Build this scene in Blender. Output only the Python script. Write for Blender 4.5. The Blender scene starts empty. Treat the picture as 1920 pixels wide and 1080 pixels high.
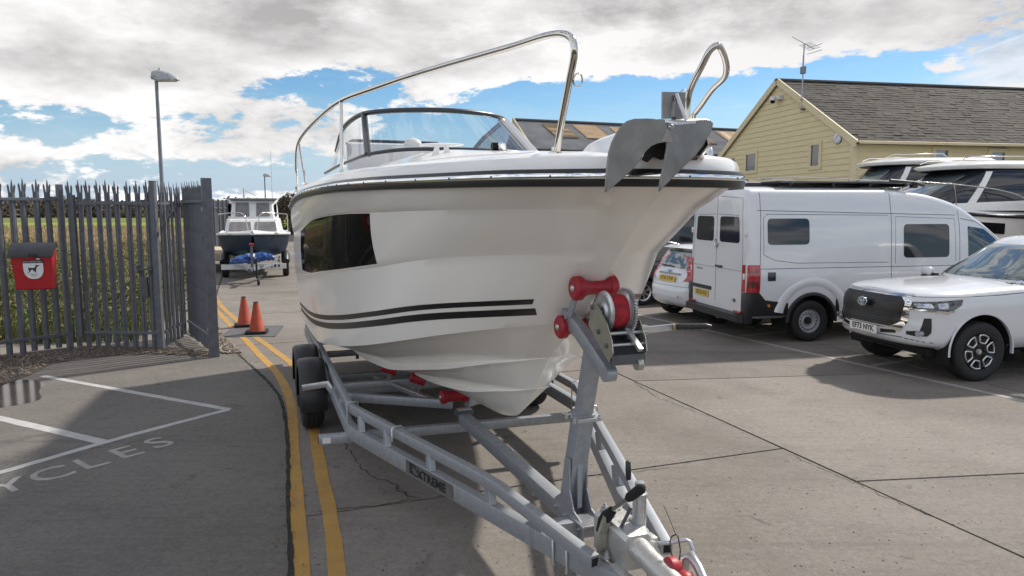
import bpy, bmesh, math, random
import numpy as np
from math import sin, cos, pi, radians, atan2, sqrt
from mathutils import Vector, Matrix
from mathutils.bvhtree import BVHTree

random.seed(7)
scene = bpy.context.scene
COL = scene.collection

# ---------------------------------------------------------------- camera, sky, sun, exposure
CAM_H = 2.2
FPX = 1330.0
PITCH = math.atan(150 / FPX)
cam_data = bpy.data.cameras.new('camera')
cam = bpy.data.objects.new('camera', cam_data)
COL.objects.link(cam)
cam.location = (0, 0, CAM_H)
cam.rotation_euler = (pi / 2 - PITCH, 0, 0)
cam_data.sensor_width = 36
cam_data.lens = 36 * FPX / 1920
cam_data.clip_start = 0.05
cam_data.clip_end = 6000
scene.camera = cam

SUN_DIR = Vector((0.70, 0.62, 0.86)).normalized()       # towards the sun
SUN_EL = math.asin(SUN_DIR.z)
SUN_AZ = atan2(SUN_DIR.x, SUN_DIR.y)
sun_data = bpy.data.lights.new('sun', 'SUN')
sun_data.energy = 3.7
sun_data.angle = radians(2.4)
sun_data.color = (1.0, 0.94, 0.84)
sun = bpy.data.objects.new('sun', sun_data)
COL.objects.link(sun)
sun.rotation_euler = (-SUN_DIR).to_track_quat('-Z', 'Y').to_euler()

scene.view_settings.view_transform = 'Standard'
scene.view_settings.look = 'None'
scene.view_settings.gamma = 1
scene.view_settings.use_curve_mapping = False
scene.view_settings.exposure = 0.45
scene.cycles.max_bounces = 8
scene.cycles.transparent_max_bounces = 12
scene.cycles.use_denoising = True


def build_sky():
    w = bpy.data.worlds.new('World')
    scene.world = w
    w.use_nodes = True
    nt = w.node_tree
    nt.nodes.clear()
    N, L = nt.nodes.new, nt.links.new

    def math_(op, a, b=None, c=None, clamp=False):
        n = N('ShaderNodeMath')
        n.operation = op
        n.use_clamp = clamp
        for i, v in enumerate((a, b, c)):
            if v is None:
                continue
            if isinstance(v, (int, float)):
                n.inputs[i].default_value = v
            else:
                L(v, n.inputs[i])
        return n.outputs[0]

    def noise(vec, scale, detail, rough=0.55, dist=0.0, off=0.0):
        m = N('ShaderNodeMapping')
        m.inputs['Location'].default_value = (off, off * 0.7, off * 1.3)
        L(vec, m.inputs['Vector'])
        n = N('ShaderNodeTexNoise')
        n.inputs['Scale'].default_value = scale
        n.inputs['Detail'].default_value = detail
        n.inputs['Roughness'].default_value = rough
        n.inputs['Distortion'].default_value = dist
        L(m.outputs[0], n.inputs['Vector'])
        return n.outputs[0]

    def smooth(v, a, b):
        n = N('ShaderNodeMapRange')
        n.interpolation_type = 'SMOOTHSTEP'
        n.inputs['From Min'].default_value = a
        n.inputs['From Max'].default_value = b
        L(v, n.inputs['Value'])
        return n.outputs[0]

    geo = N('ShaderNodeTexCoord')
    sep = N('ShaderNodeSeparateXYZ')
    L(geo.outputs['Generated'], sep.inputs[0])
    x, y, z = sep.outputs
    az = math_('ARCTAN2', x, y)                    # azimuth, 0 ahead, + to the right (radians)
    el = math_('ARCSINE', z)
    # flattened direction: cloud sheets stretch sideways
    st = N('ShaderNodeVectorMath')
    st.operation = 'MULTIPLY'
    st.inputs[1].default_value = (1, 1, 2.6)
    L(geo.outputs['Generated'], st.inputs[0])
    P = st.outputs[0]

    n1 = noise(P, 4.2, 12, 0.62, 0.25, 3.1)
    n2 = noise(P, 13.0, 8, 0.6, 0.2, 9.4)

    def blob(ca, ce, ra, re, amp, tilt=0.0):
        """a broad bank (amp > 0) or gap (amp < 0) of cloud round an azimuth / elevation in degrees"""
        da = math_('SUBTRACT', az, radians(ca))
        de = math_('SUBTRACT', el, radians(ce))
        de = math_('SUBTRACT', de, math_('MULTIPLY', da, tilt))
        q = math_('ADD', math_('POWER', math_('ABSOLUTE', math_('DIVIDE', da, radians(ra))), 2.0),
                  math_('POWER', math_('ABSOLUTE', math_('DIVIDE', de, radians(re))), 2.0))
        return math_('MULTIPLY', math_('EXPONENT', math_('MULTIPLY', q, -1.0)), amp)

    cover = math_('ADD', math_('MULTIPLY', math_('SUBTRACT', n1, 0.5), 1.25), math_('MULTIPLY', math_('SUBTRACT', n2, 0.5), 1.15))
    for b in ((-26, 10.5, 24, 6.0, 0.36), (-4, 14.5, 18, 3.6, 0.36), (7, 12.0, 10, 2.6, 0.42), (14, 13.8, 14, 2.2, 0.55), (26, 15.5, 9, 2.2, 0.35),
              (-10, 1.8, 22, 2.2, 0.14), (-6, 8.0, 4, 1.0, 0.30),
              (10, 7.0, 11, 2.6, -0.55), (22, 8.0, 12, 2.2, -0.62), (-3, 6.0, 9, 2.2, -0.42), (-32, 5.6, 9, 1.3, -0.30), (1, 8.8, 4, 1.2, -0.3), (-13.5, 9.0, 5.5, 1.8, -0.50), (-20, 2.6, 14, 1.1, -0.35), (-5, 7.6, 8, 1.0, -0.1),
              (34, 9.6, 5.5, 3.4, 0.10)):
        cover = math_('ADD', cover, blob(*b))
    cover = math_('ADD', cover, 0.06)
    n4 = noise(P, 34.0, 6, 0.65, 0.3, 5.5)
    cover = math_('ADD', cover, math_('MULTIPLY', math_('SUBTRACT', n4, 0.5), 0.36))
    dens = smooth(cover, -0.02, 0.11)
    # thin high cloud and two vapour trails, low in the right of the view
    st2 = N('ShaderNodeVectorMath')
    st2.operation = 'MULTIPLY'
    st2.inputs[1].default_value = (1, 1, 5)
    L(geo.outputs['Generated'], st2.inputs[0])
    cir = noise(st2.outputs[0], 9.0, 9, 0.68, 0.6, 1.7)
    thin = math_('MULTIPLY', smooth(cir, 0.42, 0.75), 0.42)
    cirb = math_('MULTIPLY', smooth(math_('ADD', cir, blob(36, 9.0, 5.2, 4.0, 0.5)), 0.55, 0.95), 0.75)

    def trail(a0, e0, a1, e1, wid, amp):
        sl = (e1 - e0) / (a1 - a0)
        de = math_('ABSOLUTE', math_('SUBTRACT', math_('SUBTRACT', el, radians(e0)), math_('MULTIPLY', math_('SUBTRACT', az, radians(a0)), sl)))
        along = smooth(az, radians(a0), radians(a0 + 3))
        out = math_('SUBTRACT', 1.0, smooth(az, radians(a1 + 8), radians(a1 + 16)))
        wn = math_('MULTIPLY_ADD', math_('SUBTRACT', cir, 0.5), 0.012, 0.0)
        line = math_('SUBTRACT', 1.0, smooth(math_('ADD', de, wn), 0.0, radians(wid)))
        return math_('MULTIPLY', math_('MULTIPLY', line, math_('MULTIPLY', along, out)), amp)
    tr = math_('MAXIMUM', trail(29.5, 8.2, 36, 9.4, 0.62, 0.85), trail(30, 9.4, 36, 11.2, 0.16, 0.6))
    veil = math_('MAXIMUM', math_('MAXIMUM', cirb, tr), math_('MULTIPLY', thin, 0.25))
    dens = math_('MAXIMUM', dens, veil)
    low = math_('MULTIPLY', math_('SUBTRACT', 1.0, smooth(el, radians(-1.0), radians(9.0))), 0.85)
    # cloud brightness: bright rims, grey bellies
    belly = smooth(cover, 0.15, 0.75)
    n3 = noise(P, 7.0, 6, 0.5, 0.2, 21.0)
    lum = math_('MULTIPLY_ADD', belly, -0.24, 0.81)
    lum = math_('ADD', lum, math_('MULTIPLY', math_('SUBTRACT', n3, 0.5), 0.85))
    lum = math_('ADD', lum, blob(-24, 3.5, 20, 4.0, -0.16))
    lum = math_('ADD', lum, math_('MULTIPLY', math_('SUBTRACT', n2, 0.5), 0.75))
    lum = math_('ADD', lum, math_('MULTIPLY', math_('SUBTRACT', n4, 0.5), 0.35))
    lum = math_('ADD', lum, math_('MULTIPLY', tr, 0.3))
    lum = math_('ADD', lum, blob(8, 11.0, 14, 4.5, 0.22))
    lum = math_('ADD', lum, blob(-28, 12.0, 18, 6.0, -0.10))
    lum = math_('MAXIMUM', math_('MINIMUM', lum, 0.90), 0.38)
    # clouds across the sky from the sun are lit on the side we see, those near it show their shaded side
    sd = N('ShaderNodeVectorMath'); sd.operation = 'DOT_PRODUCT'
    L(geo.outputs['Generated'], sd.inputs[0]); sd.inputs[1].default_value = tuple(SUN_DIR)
    lum = math_('MULTIPLY', lum, math_('MULTIPLY_ADD', sd.outputs['Value'], -0.55, 1.22))  # steepened so the unseen clouds behind the camera add fill light
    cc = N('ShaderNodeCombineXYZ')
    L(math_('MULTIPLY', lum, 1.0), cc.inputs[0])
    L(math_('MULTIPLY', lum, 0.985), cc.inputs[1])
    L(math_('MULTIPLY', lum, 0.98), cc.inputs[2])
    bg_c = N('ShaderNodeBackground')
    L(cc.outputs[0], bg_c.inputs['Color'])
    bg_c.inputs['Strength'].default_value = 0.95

    sky = N('ShaderNodeTexSky')
    sky.sky_type = 'NISHITA'
    sky.sun_disc = False
    sky.sun_elevation = SUN_EL
    sky.sun_rotation = SUN_AZ
    sky.altitude = 0
    sky.air_density = 1.0
    sky.dust_density = 0.25
    sky.ozone_density = 2.2
    bg_s = N('ShaderNodeBackground')
    hs = N('ShaderNodeHueSaturation')
    hs.inputs['Saturation'].default_value = 1.35
    L(sky.outputs[0], hs.inputs['Color'])
    L(hs.outputs[0], bg_s.inputs['Color'])
    bg_s.inputs['Strength'].default_value = 0.085
    mix = N('ShaderNodeMixShader')
    bg_l = N('ShaderNodeBackground')
    bg_l.inputs['Color'].default_value = (0.34, 0.47, 0.68, 1)
    bg_l.inputs['Strength'].default_value = 0.9
    mixl = N('ShaderNodeMixShader')
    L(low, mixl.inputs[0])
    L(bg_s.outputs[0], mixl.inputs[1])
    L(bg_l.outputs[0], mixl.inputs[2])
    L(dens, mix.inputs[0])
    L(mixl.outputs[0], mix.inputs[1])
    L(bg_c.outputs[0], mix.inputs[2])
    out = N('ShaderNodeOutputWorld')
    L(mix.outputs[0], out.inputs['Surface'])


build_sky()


# ---------------------------------------------------------------- helpers: materials
MATS = {}


def mat(name, color, rough=0.6, metal=0.0, var=0.0, vscale=8.0, bump=0.0, bscale=40.0, coat=0.0, color2=None, spec=0.5,
        stain=0.0, stain_scale=1.2, stain_col=(0.05, 0.045, 0.04), rvar=0.0, stretch=(1, 1, 1), vdetail=4.0, alpha=1.0, trans=0.0, coords='Object'):
    m = bpy.data.materials.new(name)
    m.use_nodes = True
    nt = m.node_tree
    N, L = nt.nodes.new, nt.links.new
    b = nt.nodes['Principled BSDF']
    b.inputs['Base Color'].default_value = (*color, 1)
    b.inputs['Roughness'].default_value = rough
    b.inputs['Metallic'].default_value = metal
    b.inputs['Specular IOR Level'].default_value = spec
    if coat:
        b.inputs['Coat Weight'].default_value = coat
        b.inputs['Coat Roughness'].default_value = 0.04
    if alpha < 1:
        b.inputs['Alpha'].default_value = alpha
    if trans:
        b.inputs['Transmission Weight'].default_value = trans
    tc = N('ShaderNodeTexCoord')
    mp = N('ShaderNodeMapping')
    mp.inputs['Scale'].default_value = stretch
    L(tc.outputs[coords], mp.inputs[0])
    vec = mp.outputs[0]
    col = None
    if var or color2:
        n = N('ShaderNodeTexNoise')
        n.inputs['Scale'].default_value = vscale
        n.inputs['Detail'].default_value = vdetail
        n.inputs['Roughness'].default_value = 0.62
        L(vec, n.inputs['Vector'])
        r = N('ShaderNodeMapRange')
        r.inputs['From Min'].default_value = 0.3
        r.inputs['From Max'].default_value = 0.7
        L(n.outputs[0], r.inputs[0])
        mx = N('ShaderNodeMix')
        mx.data_type = 'RGBA'
        c2 = color2 or tuple(c * (1 - var) for c in color)
        c1 = color if color2 else tuple(min(1, c * (1 + var)) for c in color)
        mx.inputs[6].default_value = (*c1, 1)
        mx.inputs[7].default_value = (*c2, 1)
        L(r.outputs[0], mx.inputs[0])
        col = mx.outputs[2]
        if rvar:
            rr_ = N('ShaderNodeMapRange')
            rr_.inputs['To Min'].default_value = max(0.02, rough - rvar)
            rr_.inputs['To Max'].default_value = min(1, rough + rvar)
            L(r.outputs[0], rr_.inputs[0])
            L(rr_.outputs[0], b.inputs['Roughness'])
    if stain:
        n = N('ShaderNodeTexNoise')
        n.inputs['Scale'].default_value = stain_scale
        n.inputs['Detail'].default_value = 6
        n.inputs['Roughness'].default_value = 0.7
        L(vec, n.inputs['Vector'])
        r = N('ShaderNodeMapRange')
        r.inputs['From Min'].default_value = 0.5
        r.inputs['From Max'].default_value = 0.75
        r.inputs['To Max'].default_value = stain
        L(n.outputs[0], r.inputs[0])
        mx = N('ShaderNodeMix')
        mx.data_type = 'RGBA'
        if col is None:
            mx.inputs[6].default_value = (*color, 1)
        else:
            L(col, mx.inputs[6])
        mx.inputs[7].default_value = (*stain_col, 1)
        L(r.outputs[0], mx.inputs[0])
        col = mx.outputs[2]
    if col is not None:
        L(col, b.inputs['Base Color'])
    if bump:
        n = N('ShaderNodeTexNoise')
        n.inputs['Scale'].default_value = bscale
        n.inputs['Detail'].default_value = 6
        L(vec, n.inputs['Vector'])
        bp = N('ShaderNodeBump')
        bp.inputs['Strength'].default_value = bump
        bp.inputs['Distance'].default_value = 0.01
        L(n.outputs[0], bp.inputs['Height'])
        L(bp.outputs[0], b.inputs['Normal'])
    MATS[name] = m
    return m


def concrete(name, base, worn, dark, speck=0.7, bump=0.6):
    """weathered brushed concrete: broad tone patches, streaks, fine aggregate and pits, in world space"""
    m = bpy.data.materials.new(name)
    m.use_nodes = True
    nt = m.node_tree
    N, L = nt.nodes.new, nt.links.new
    b = nt.nodes['Principled BSDF']
    b.inputs['Roughness'].default_value = 0.85
    b.inputs['Specular IOR Level'].default_value = 0.3
    g = N('ShaderNodeNewGeometry')
    P = g.outputs['Position']

    def noise(scale, detail, rough, dist=0.0, stretch=None):
        n = N('ShaderNodeTexNoise')
        n.inputs['Scale'].default_value = scale
        n.inputs['Detail'].default_value = detail
        n.inputs['Roughness'].default_value = rough
        n.inputs['Distortion'].default_value = dist
        if stretch:
            mp = N('ShaderNodeMapping')
            mp.inputs['Rotation'].default_value = (0, 0, radians(20))
            mp.inputs['Scale'].default_value = stretch
            L(P, mp.inputs[0])
            L(mp.outputs[0], n.inputs['Vector'])
        else:
            L(P, n.inputs['Vector'])
        return n.outputs[0]

    def rng(v, a, b_, c=0.0, d=1.0):
        r = N('ShaderNodeMapRange')
        r.inputs['From Min'].default_value = a
        r.inputs['From Max'].default_value = b_
        r.inputs['To Min'].default_value = c
        r.inputs['To Max'].default_value = d
        L(v, r.inputs[0])
        return r.outputs[0]

    def mixc(f, a, c):
        mx = N('ShaderNodeMix')
        mx.data_type = 'RGBA'
        for i, v in ((6, a), (7, c)):
            if isinstance(v, tuple):
                mx.inputs[i].default_value = (*v, 1)
            else:
                L(v, mx.inputs[i])
        L(f, mx.inputs[0])
        return mx.outputs[2]
    info = N('ShaderNodeObjectInfo')
    oil = noise(2.3, 3, 0.5, 1.2)
    col = mixc(rng(noise(0.45, 7, 0.62, 0.4), 0.38, 0.60), base, worn)
    col = mixc(rng(noise(1.3, 7, 0.72, 0.6), 0.52, 0.78, 0, 0.55), col, dark)
    col = mixc(rng(noise(3.0, 5, 0.65, 0.0, (0.35, 5, 1)), 0.5, 0.8, 0, 0.35), col, dark)
    fine = noise(70, 4, 0.8)
    col = mixc(rng(oil, 0.66, 0.74, 0, 0.55), col, tuple(c * 0.6 for c in dark))
    col = mixc(rng(noise(0.9, 4, 0.5, 0.3, (0.05, 3.2, 1)), 0.6, 0.72, 0, 0.3), col, dark)
    mid = noise(21, 5, 0.75)
    col = mixc(rng(mid, 0.5, 0.72, 0, 0.5), col, dark)
    col = mixc(rng(mid, 0.46, 0.28, 0, 0.45), col, tuple(min(1, c * 1.35) for c in worn))
    col = mixc(rng(fine, 0.52, 0.75, 0, speck), col, tuple(c * 0.42 for c in base))
    col = mixc(rng(fine, 0.46, 0.25, 0, speck * 0.7), col, tuple(min(1, c * 1.6) for c in base))
    pit = N('ShaderNodeTexVoronoi')
    pit.inputs['Scale'].default_value = 26
    L(P, pit.inputs['Vector'])
    col = mixc(rng(pit.outputs['Distance'], 0.16, 0.05, 0, 0.45), col, tuple(c * 0.45 for c in base))
    # each slab weathers a little differently
    hs = N('ShaderNodeHueSaturation')
    L(rng(info.outputs['Random'], 0, 1, 0.9, 1.1), hs.inputs['Value'])
    L(col, hs.inputs['Color'])
    L(hs.outputs[0], b.inputs['Base Color'])
    bp = N('ShaderNodeBump')
    bp.inputs['Strength'].default_value = bump
    bp.inputs['Distance'].default_value = 0.008
    L(fine, bp.inputs['Height'])
    L(bp.outputs[0], b.inputs['Normal'])
    MATS[name] = m
    return m


# ---------------------------------------------------------------- helpers: geometry
def smoothline(pts, n):
    """centripetal-ish Catmull-Rom through pts, n samples, even in chord length"""
    P = np.array(pts, float)
    if len(P) == 2:
        t = np.linspace(0, 1, n)[:, None]
        return P[0] * (1 - t) + P[1] * t
    d = np.r_[0, np.cumsum(np.linalg.norm(np.diff(P, axis=0), axis=1))]
    q = np.linspace(0, d[-1], n)
    out = np.zeros((n, P.shape[1]))
    for k in range(P.shape[1]):
        out[:, k] = pchip(d, P[:, k], q)
    return out


def pchip(x, y, xq):
    x = np.asarray(x, float); y = np.asarray(y, float); xq = np.asarray(xq, float)
    if x[0] > x[-1]:
        x = x[::-1]; y = y[::-1]
    h = np.diff(x); dl = np.diff(y) / h
    n = len(x); m = np.zeros(n)
    if n == 2:
        m[:] = dl[0]
    else:
        for i in range(1, n - 1):
            if dl[i - 1] * dl[i] > 0:
                w1 = 2 * h[i] + h[i - 1]; w2 = h[i] + 2 * h[i - 1]
                m[i] = (w1 + w2) / (w1 / dl[i - 1] + w2 / dl[i])
        m[0] = dl[0]; m[-1] = dl[-1]
    i = np.clip(np.searchsorted(x, xq) - 1, 0, n - 2)
    t = np.clip((xq - x[i]) / h[i], 0, 1)
    return ((1 + 2 * t) * (1 - t) ** 2 * y[i] + t * (1 - t) ** 2 * h[i] * m[i]
            + t * t * (3 - 2 * t) * y[i + 1] + t * t * (t - 1) * h[i] * m[i + 1])


def roundpoly(pts, r, seg=4):
    """2-D polygon with rounded corners; r a number or one per corner"""
    out = []
    n = len(pts)
    for i in range(n):
        p = Vector(pts[i]); a = Vector(pts[i - 1]); b = Vector(pts[(i + 1) % n])
        rr = r[i] if isinstance(r, (list, tuple)) else r
        da = (a - p); db = (b - p)
        k = min(rr, da.length * 0.49, db.length * 0.49)
        if k <= 1e-6:
            out.append(tuple(p)); continue
        p0 = p + da.normalized() * k; p1 = p + db.normalized() * k
        for j in range(seg + 1):
            t = j / seg
            q = p0 * (1 - t) ** 2 + p * 2 * t * (1 - t) + p1 * t * t
            out.append(tuple(q))
    return out


def ellipse(cx, cy, rx, ry, n=24):
    return [(cx + rx * cos(2 * pi * i / n), cy + ry * sin(2 * pi * i / n)) for i in range(n)]


def spline(pts, n):
    """centripetal Catmull-Rom: smooth bends for bent tube"""
    P = [np.array(p, float) for p in pts]
    P = [2 * P[0] - P[1]] + P + [2 * P[-1] - P[-2]]
    t = [0.0]
    for i in range(1, len(P)): t.append(t[-1] + max(1e-6, np.linalg.norm(P[i] - P[i - 1])) ** .5)
    out = []
    for q in np.linspace(t[1], t[-2] - 1e-9, n):
        i = max(1, min(len(P) - 3, int(np.searchsorted(t, q, 'right')) - 1))
        t0, t1, t2, t3 = t[i - 1:i + 3]; p0, p1, p2, p3 = P[i - 1:i + 3]
        a1 = (t1 - q) / (t1 - t0) * p0 + (q - t0) / (t1 - t0) * p1; a2 = (t2 - q) / (t2 - t1) * p1 + (q - t1) / (t2 - t1) * p2; a3 = (t3 - q) / (t3 - t2) * p2 + (q - t2) / (t3 - t2) * p3
        b1 = (t2 - q) / (t2 - t0) * a1 + (q - t0) / (t2 - t0) * a2; b2 = (t3 - q) / (t3 - t1) * a2 + (q - t1) / (t3 - t1) * a3
        out.append(tuple((t2 - q) / (t2 - t1) * b1 + (q - t1) / (t2 - t1) * b2))
    return out


class MB:
    """collects shapes into one mesh"""
    def __init__(s):
        s.v = []; s.f = []

    def add(s, verts, faces, M=None):
        o = len(s.v)
        s.v += [tuple(M @ Vector(p)) if M else tuple(p) for p in verts]
        s.f += [tuple(i + o for i in f) for f in faces]
        return s

    def box(s, c, size, M=None, rz=0.0, bev=0.0):
        x, y, z = (d / 2 for d in size)
        R = Matrix.Translation(c) @ Matrix.Rotation(rz, 4, 'Z')
        if M:
            R = M @ R
        if bev <= 0:
            vs = [(i * x, j * y, k * z) for i in (-1, 1) for j in (-1, 1) for k in (-1, 1)]
            fs = [(0, 1, 3, 2), (4, 6, 7, 5), (0, 4, 5, 1), (2, 3, 7, 6), (0, 2, 6, 4), (1, 5, 7, 3)]
            return s.add(vs, fs, R)
        bm = bmesh.new()
        bmesh.ops.create_cube(bm, size=1, matrix=Matrix.Diagonal((*size, 1)))
        bmesh.ops.bevel(bm, geom=bm.edges[:], offset=min(bev, min(size) * 0.45), segments=2, profile=0.5, affect='EDGES')
        return s.bm(bm, R)

    def bm(s, bm, M=None):
        bm.verts.index_update()
        s.add([v.co.copy() for v in bm.verts], [tuple(v.index for v in f.verts) for f in bm.faces], M)
        bm.free()
        return s

    def loft(s, rings, closed=True, caps=True, M=None):
        n = len(rings[0])
        vs = [p for r in rings for p in r]
        fs = []
        m = n if closed else n - 1
        for i in range(len(rings) - 1):
            for j in range(m):
                k = (j + 1) % n
                fs.append((i * n + j, i * n + k, (i + 1) * n + k, (i + 1) * n + j))
        if caps and closed:
            fs.append(tuple(range(n))[::-1])
            fs.append(tuple((len(rings) - 1) * n + j for j in range(n)))
        return s.add(vs, fs, M)

    def frames(s, path, up=(0, 0, 1)):
        P = [Vector(p) for p in path]
        out = []
        u = Vector(up)
        for i, p in enumerate(P):
            t = (P[min(i + 1, len(P) - 1)] - P[max(i - 1, 0)]).normalized()
            if abs(t.dot(u)) > 0.98:
                u = Vector((1, 0, 0)) if abs(t.x) < 0.9 else Vector((0, 1, 0))
            side = t.cross(u).normalized()
            u2 = side.cross(t).normalized()
            out.append((p, t, side, u2))
            u = u2
        return out

    def tube(s, path, r, seg=10, M=None, caps=True):
        rings = []
        fr = s.frames(path)
        for i, (p, t, a, b) in enumerate(fr):
            rad = r[i] if isinstance(r, (list, tuple)) else r
            rings.append([p + (a * cos(2 * pi * k / seg) + b * sin(2 * pi * k / seg)) * rad for k in range(seg)])
        return s.loft(rings, True, caps, M)

    def cyl(s, p0, p1, r0, r1=None, seg=16, M=None):
        return s.tube([p0, p1], [r0, r0 if r1 is None else r1], seg, M)

    def bar(s, path, w, h, r=0.006, up=(0, 0, 1), M=None, hollow=False):
        """square tube of width w (sideways), height h, with rounded edges, along path; mitred at bends"""
        prof = roundpoly([(-w / 2, -h / 2), (w / 2, -h / 2), (w / 2, h / 2), (-w / 2, h / 2)], r, 2)
        P = [Vector(p) for p in path]
        rings = []
        for i, p in enumerate(P):
            t0 = (P[i] - P[i - 1]).normalized() if i > 0 else (P[1] - P[0]).normalized()
            t1 = (P[i + 1] - P[i]).normalized() if i < len(P) - 1 else t0
            t = (t0 + t1).normalized()
            side = t.cross(Vector(up)).normalized()
            u = side.cross(t).normalized()
            k = 1.0 / max(0.5, t.dot(t0))
            sb = (t0.cross(t1)).length
            rings.append([p + side * a * (k if abs(t0.cross(t1).dot(u)) > 0.5 * sb else 1) + u * b * (k if abs(t0.cross(t1).dot(side)) > 0.5 * sb else 1) for a, b in prof])
        s.loft(rings, True, True, M)
        if hollow:      # dark mouth: recess the end ring
            pass
        return s

    def prism(s, poly, h, M=None):
        """polygon in local xy, extruded 0..h in z"""
        n = len(poly)
        area = sum(poly[i - 1][0] * poly[i][1] - poly[i][0] * poly[i - 1][1] for i in range(n))
        if area < 0:
            poly = poly[::-1]
        vs = [(x, y, 0) for x, y in poly] + [(x, y, h) for x, y in poly]
        fs = [tuple(range(n))[::-1], tuple(range(n, 2 * n))] + [(i, (i + 1) % n, n + (i + 1) % n, n + i) for i in range(n)]
        return s.add(vs, fs, M)

    def lathe(s, prof, seg=24, M=None, caps=True):
        """profile of (radius, z) revolved round z"""
        rings = [[(r * cos(2 * pi * k / seg), r * sin(2 * pi * k / seg), z) for k in range(seg)] for r, z in prof]
        return s.loft(rings, True, caps, M)

    def sphere(s, c, r, seg=12, M=None):
        sc = r if isinstance(r, (tuple, list)) else (r, r, r)
        bm = bmesh.new()
        bmesh.ops.create_uvsphere(bm, u_segments=seg, v_segments=max(6, seg // 2), radius=1, matrix=Matrix.Translation(c) @ Matrix.Diagonal((*sc, 1)))
        return s.bm(bm, M)

    def grid(s, G, M=None, flip=False):
        """G[i][j] points"""
        a, b = len(G), len(G[0])
        vs = [tuple(p) for r in G for p in r]
        fs = []
        for i in range(a - 1):
            for j in range(b - 1):
                q = (i * b + j, (i + 1) * b + j, (i + 1) * b + j + 1, i * b + j + 1)
                fs.append(q[::-1] if flip else q)
        return s.add(vs, fs, M)

    def build(s, name, m, parent=None, smooth=40, loc=None, rz=0.0, doubles=False, fixn=False):
        me = bpy.data.meshes.new(name)
        me.from_pydata([tuple(p) for p in s.v], [], s.f)
        if doubles or fixn:
            bm = bmesh.new()
            bm.from_mesh(me)
            if doubles:
                bmesh.ops.remove_doubles(bm, verts=bm.verts[:], dist=1e-4)
            bmesh.ops.recalc_face_normals(bm, faces=bm.faces[:])
            bm.to_mesh(me)
            bm.free()
        me.validate()
        if m:
            me.materials.append(MATS[m] if isinstance(m, str) else m)
        if smooth:
            me.polygons.foreach_set('use_smooth', [True] * len(me.polygons))
            if smooth < 180:
                me.set_sharp_from_angle(angle=radians(smooth))
        return link(name, me, parent, loc, rz)


def link(name, me, parent=None, loc=None, rz=0.0):
    o = bpy.data.objects.new(name, me)
    COL.objects.link(o)
    if parent:
        o.parent = parent
    if loc is not None:
        o.location = loc
    if rz:
        o.rotation_euler = (0, 0, rz)
    return o


def tag(o, label=None, cat=None, group=None, kind=None):
    if label: o['label'] = label
    if cat: o['category'] = cat
    if group: o['group'] = group
    if kind: o['kind'] = kind
    return o


def thing(name, label, cat, loc=(0, 0, 0), rz=0.0, group=None):
    return tag(link(name, None, None, loc, rz), label, cat, group)


def dup(root, label=None, group=None, loc=None, rz=None):
    r = root.copy()
    COL.objects.link(r)
    if label: r['label'] = label
    if group: r['group'] = group
    if loc is not None: r.location = loc
    if rz is not None: r.rotation_euler = (0, 0, rz)
    for ch in list(root.children):
        c = ch.copy(); COL.objects.link(c); c.parent = r
        for g in list(ch.children):
            d = g.copy(); COL.objects.link(d); d.parent = c
    return r


def text_mesh(body, size, depth=0.0015, align='CENTER', sx=1.0, spacing=1.0, bold=0.0):
    cu = bpy.data.curves.new('lettering', 'FONT')
    cu.body = body; cu.size = size; cu.extrude = depth; cu.align_x = align; cu.align_y = 'CENTER'
    cu.space_character = spacing; cu.offset = bold; cu.resolution_u = 3
    ob = bpy.data.objects.new('lettering', cu)
    COL.objects.link(ob)
    bpy.context.view_layer.update()
    me = bpy.data.meshes.new_from_object(ob.evaluated_get(bpy.context.evaluated_depsgraph_get()))
    bpy.data.objects.remove(ob)
    bpy.data.curves.remove(cu)
    if sx != 1.0:
        me.transform(Matrix.Diagonal((sx, 1, 1, 1)))
    return me


def text_obj(name, body, size, m, M, parent=None, **kw):
    me = text_mesh(body, size, **kw)
    me.transform(M)
    me.materials.append(MATS[m])
    return link(name, me, parent)


def plane_matrix(o, x, n):
    """matrix whose local x runs along x, local z along n, origin o"""
    x = Vector(x).normalized(); n = Vector(n).normalized()
    y = n.cross(x).normalized(); x = y.cross(n).normalized()
    M = Matrix.Identity(4)
    for i in range(3):
        M[i][0] = x[i]; M[i][1] = y[i]; M[i][2] = n[i]; M[i][3] = o[i]
    return M


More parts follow.
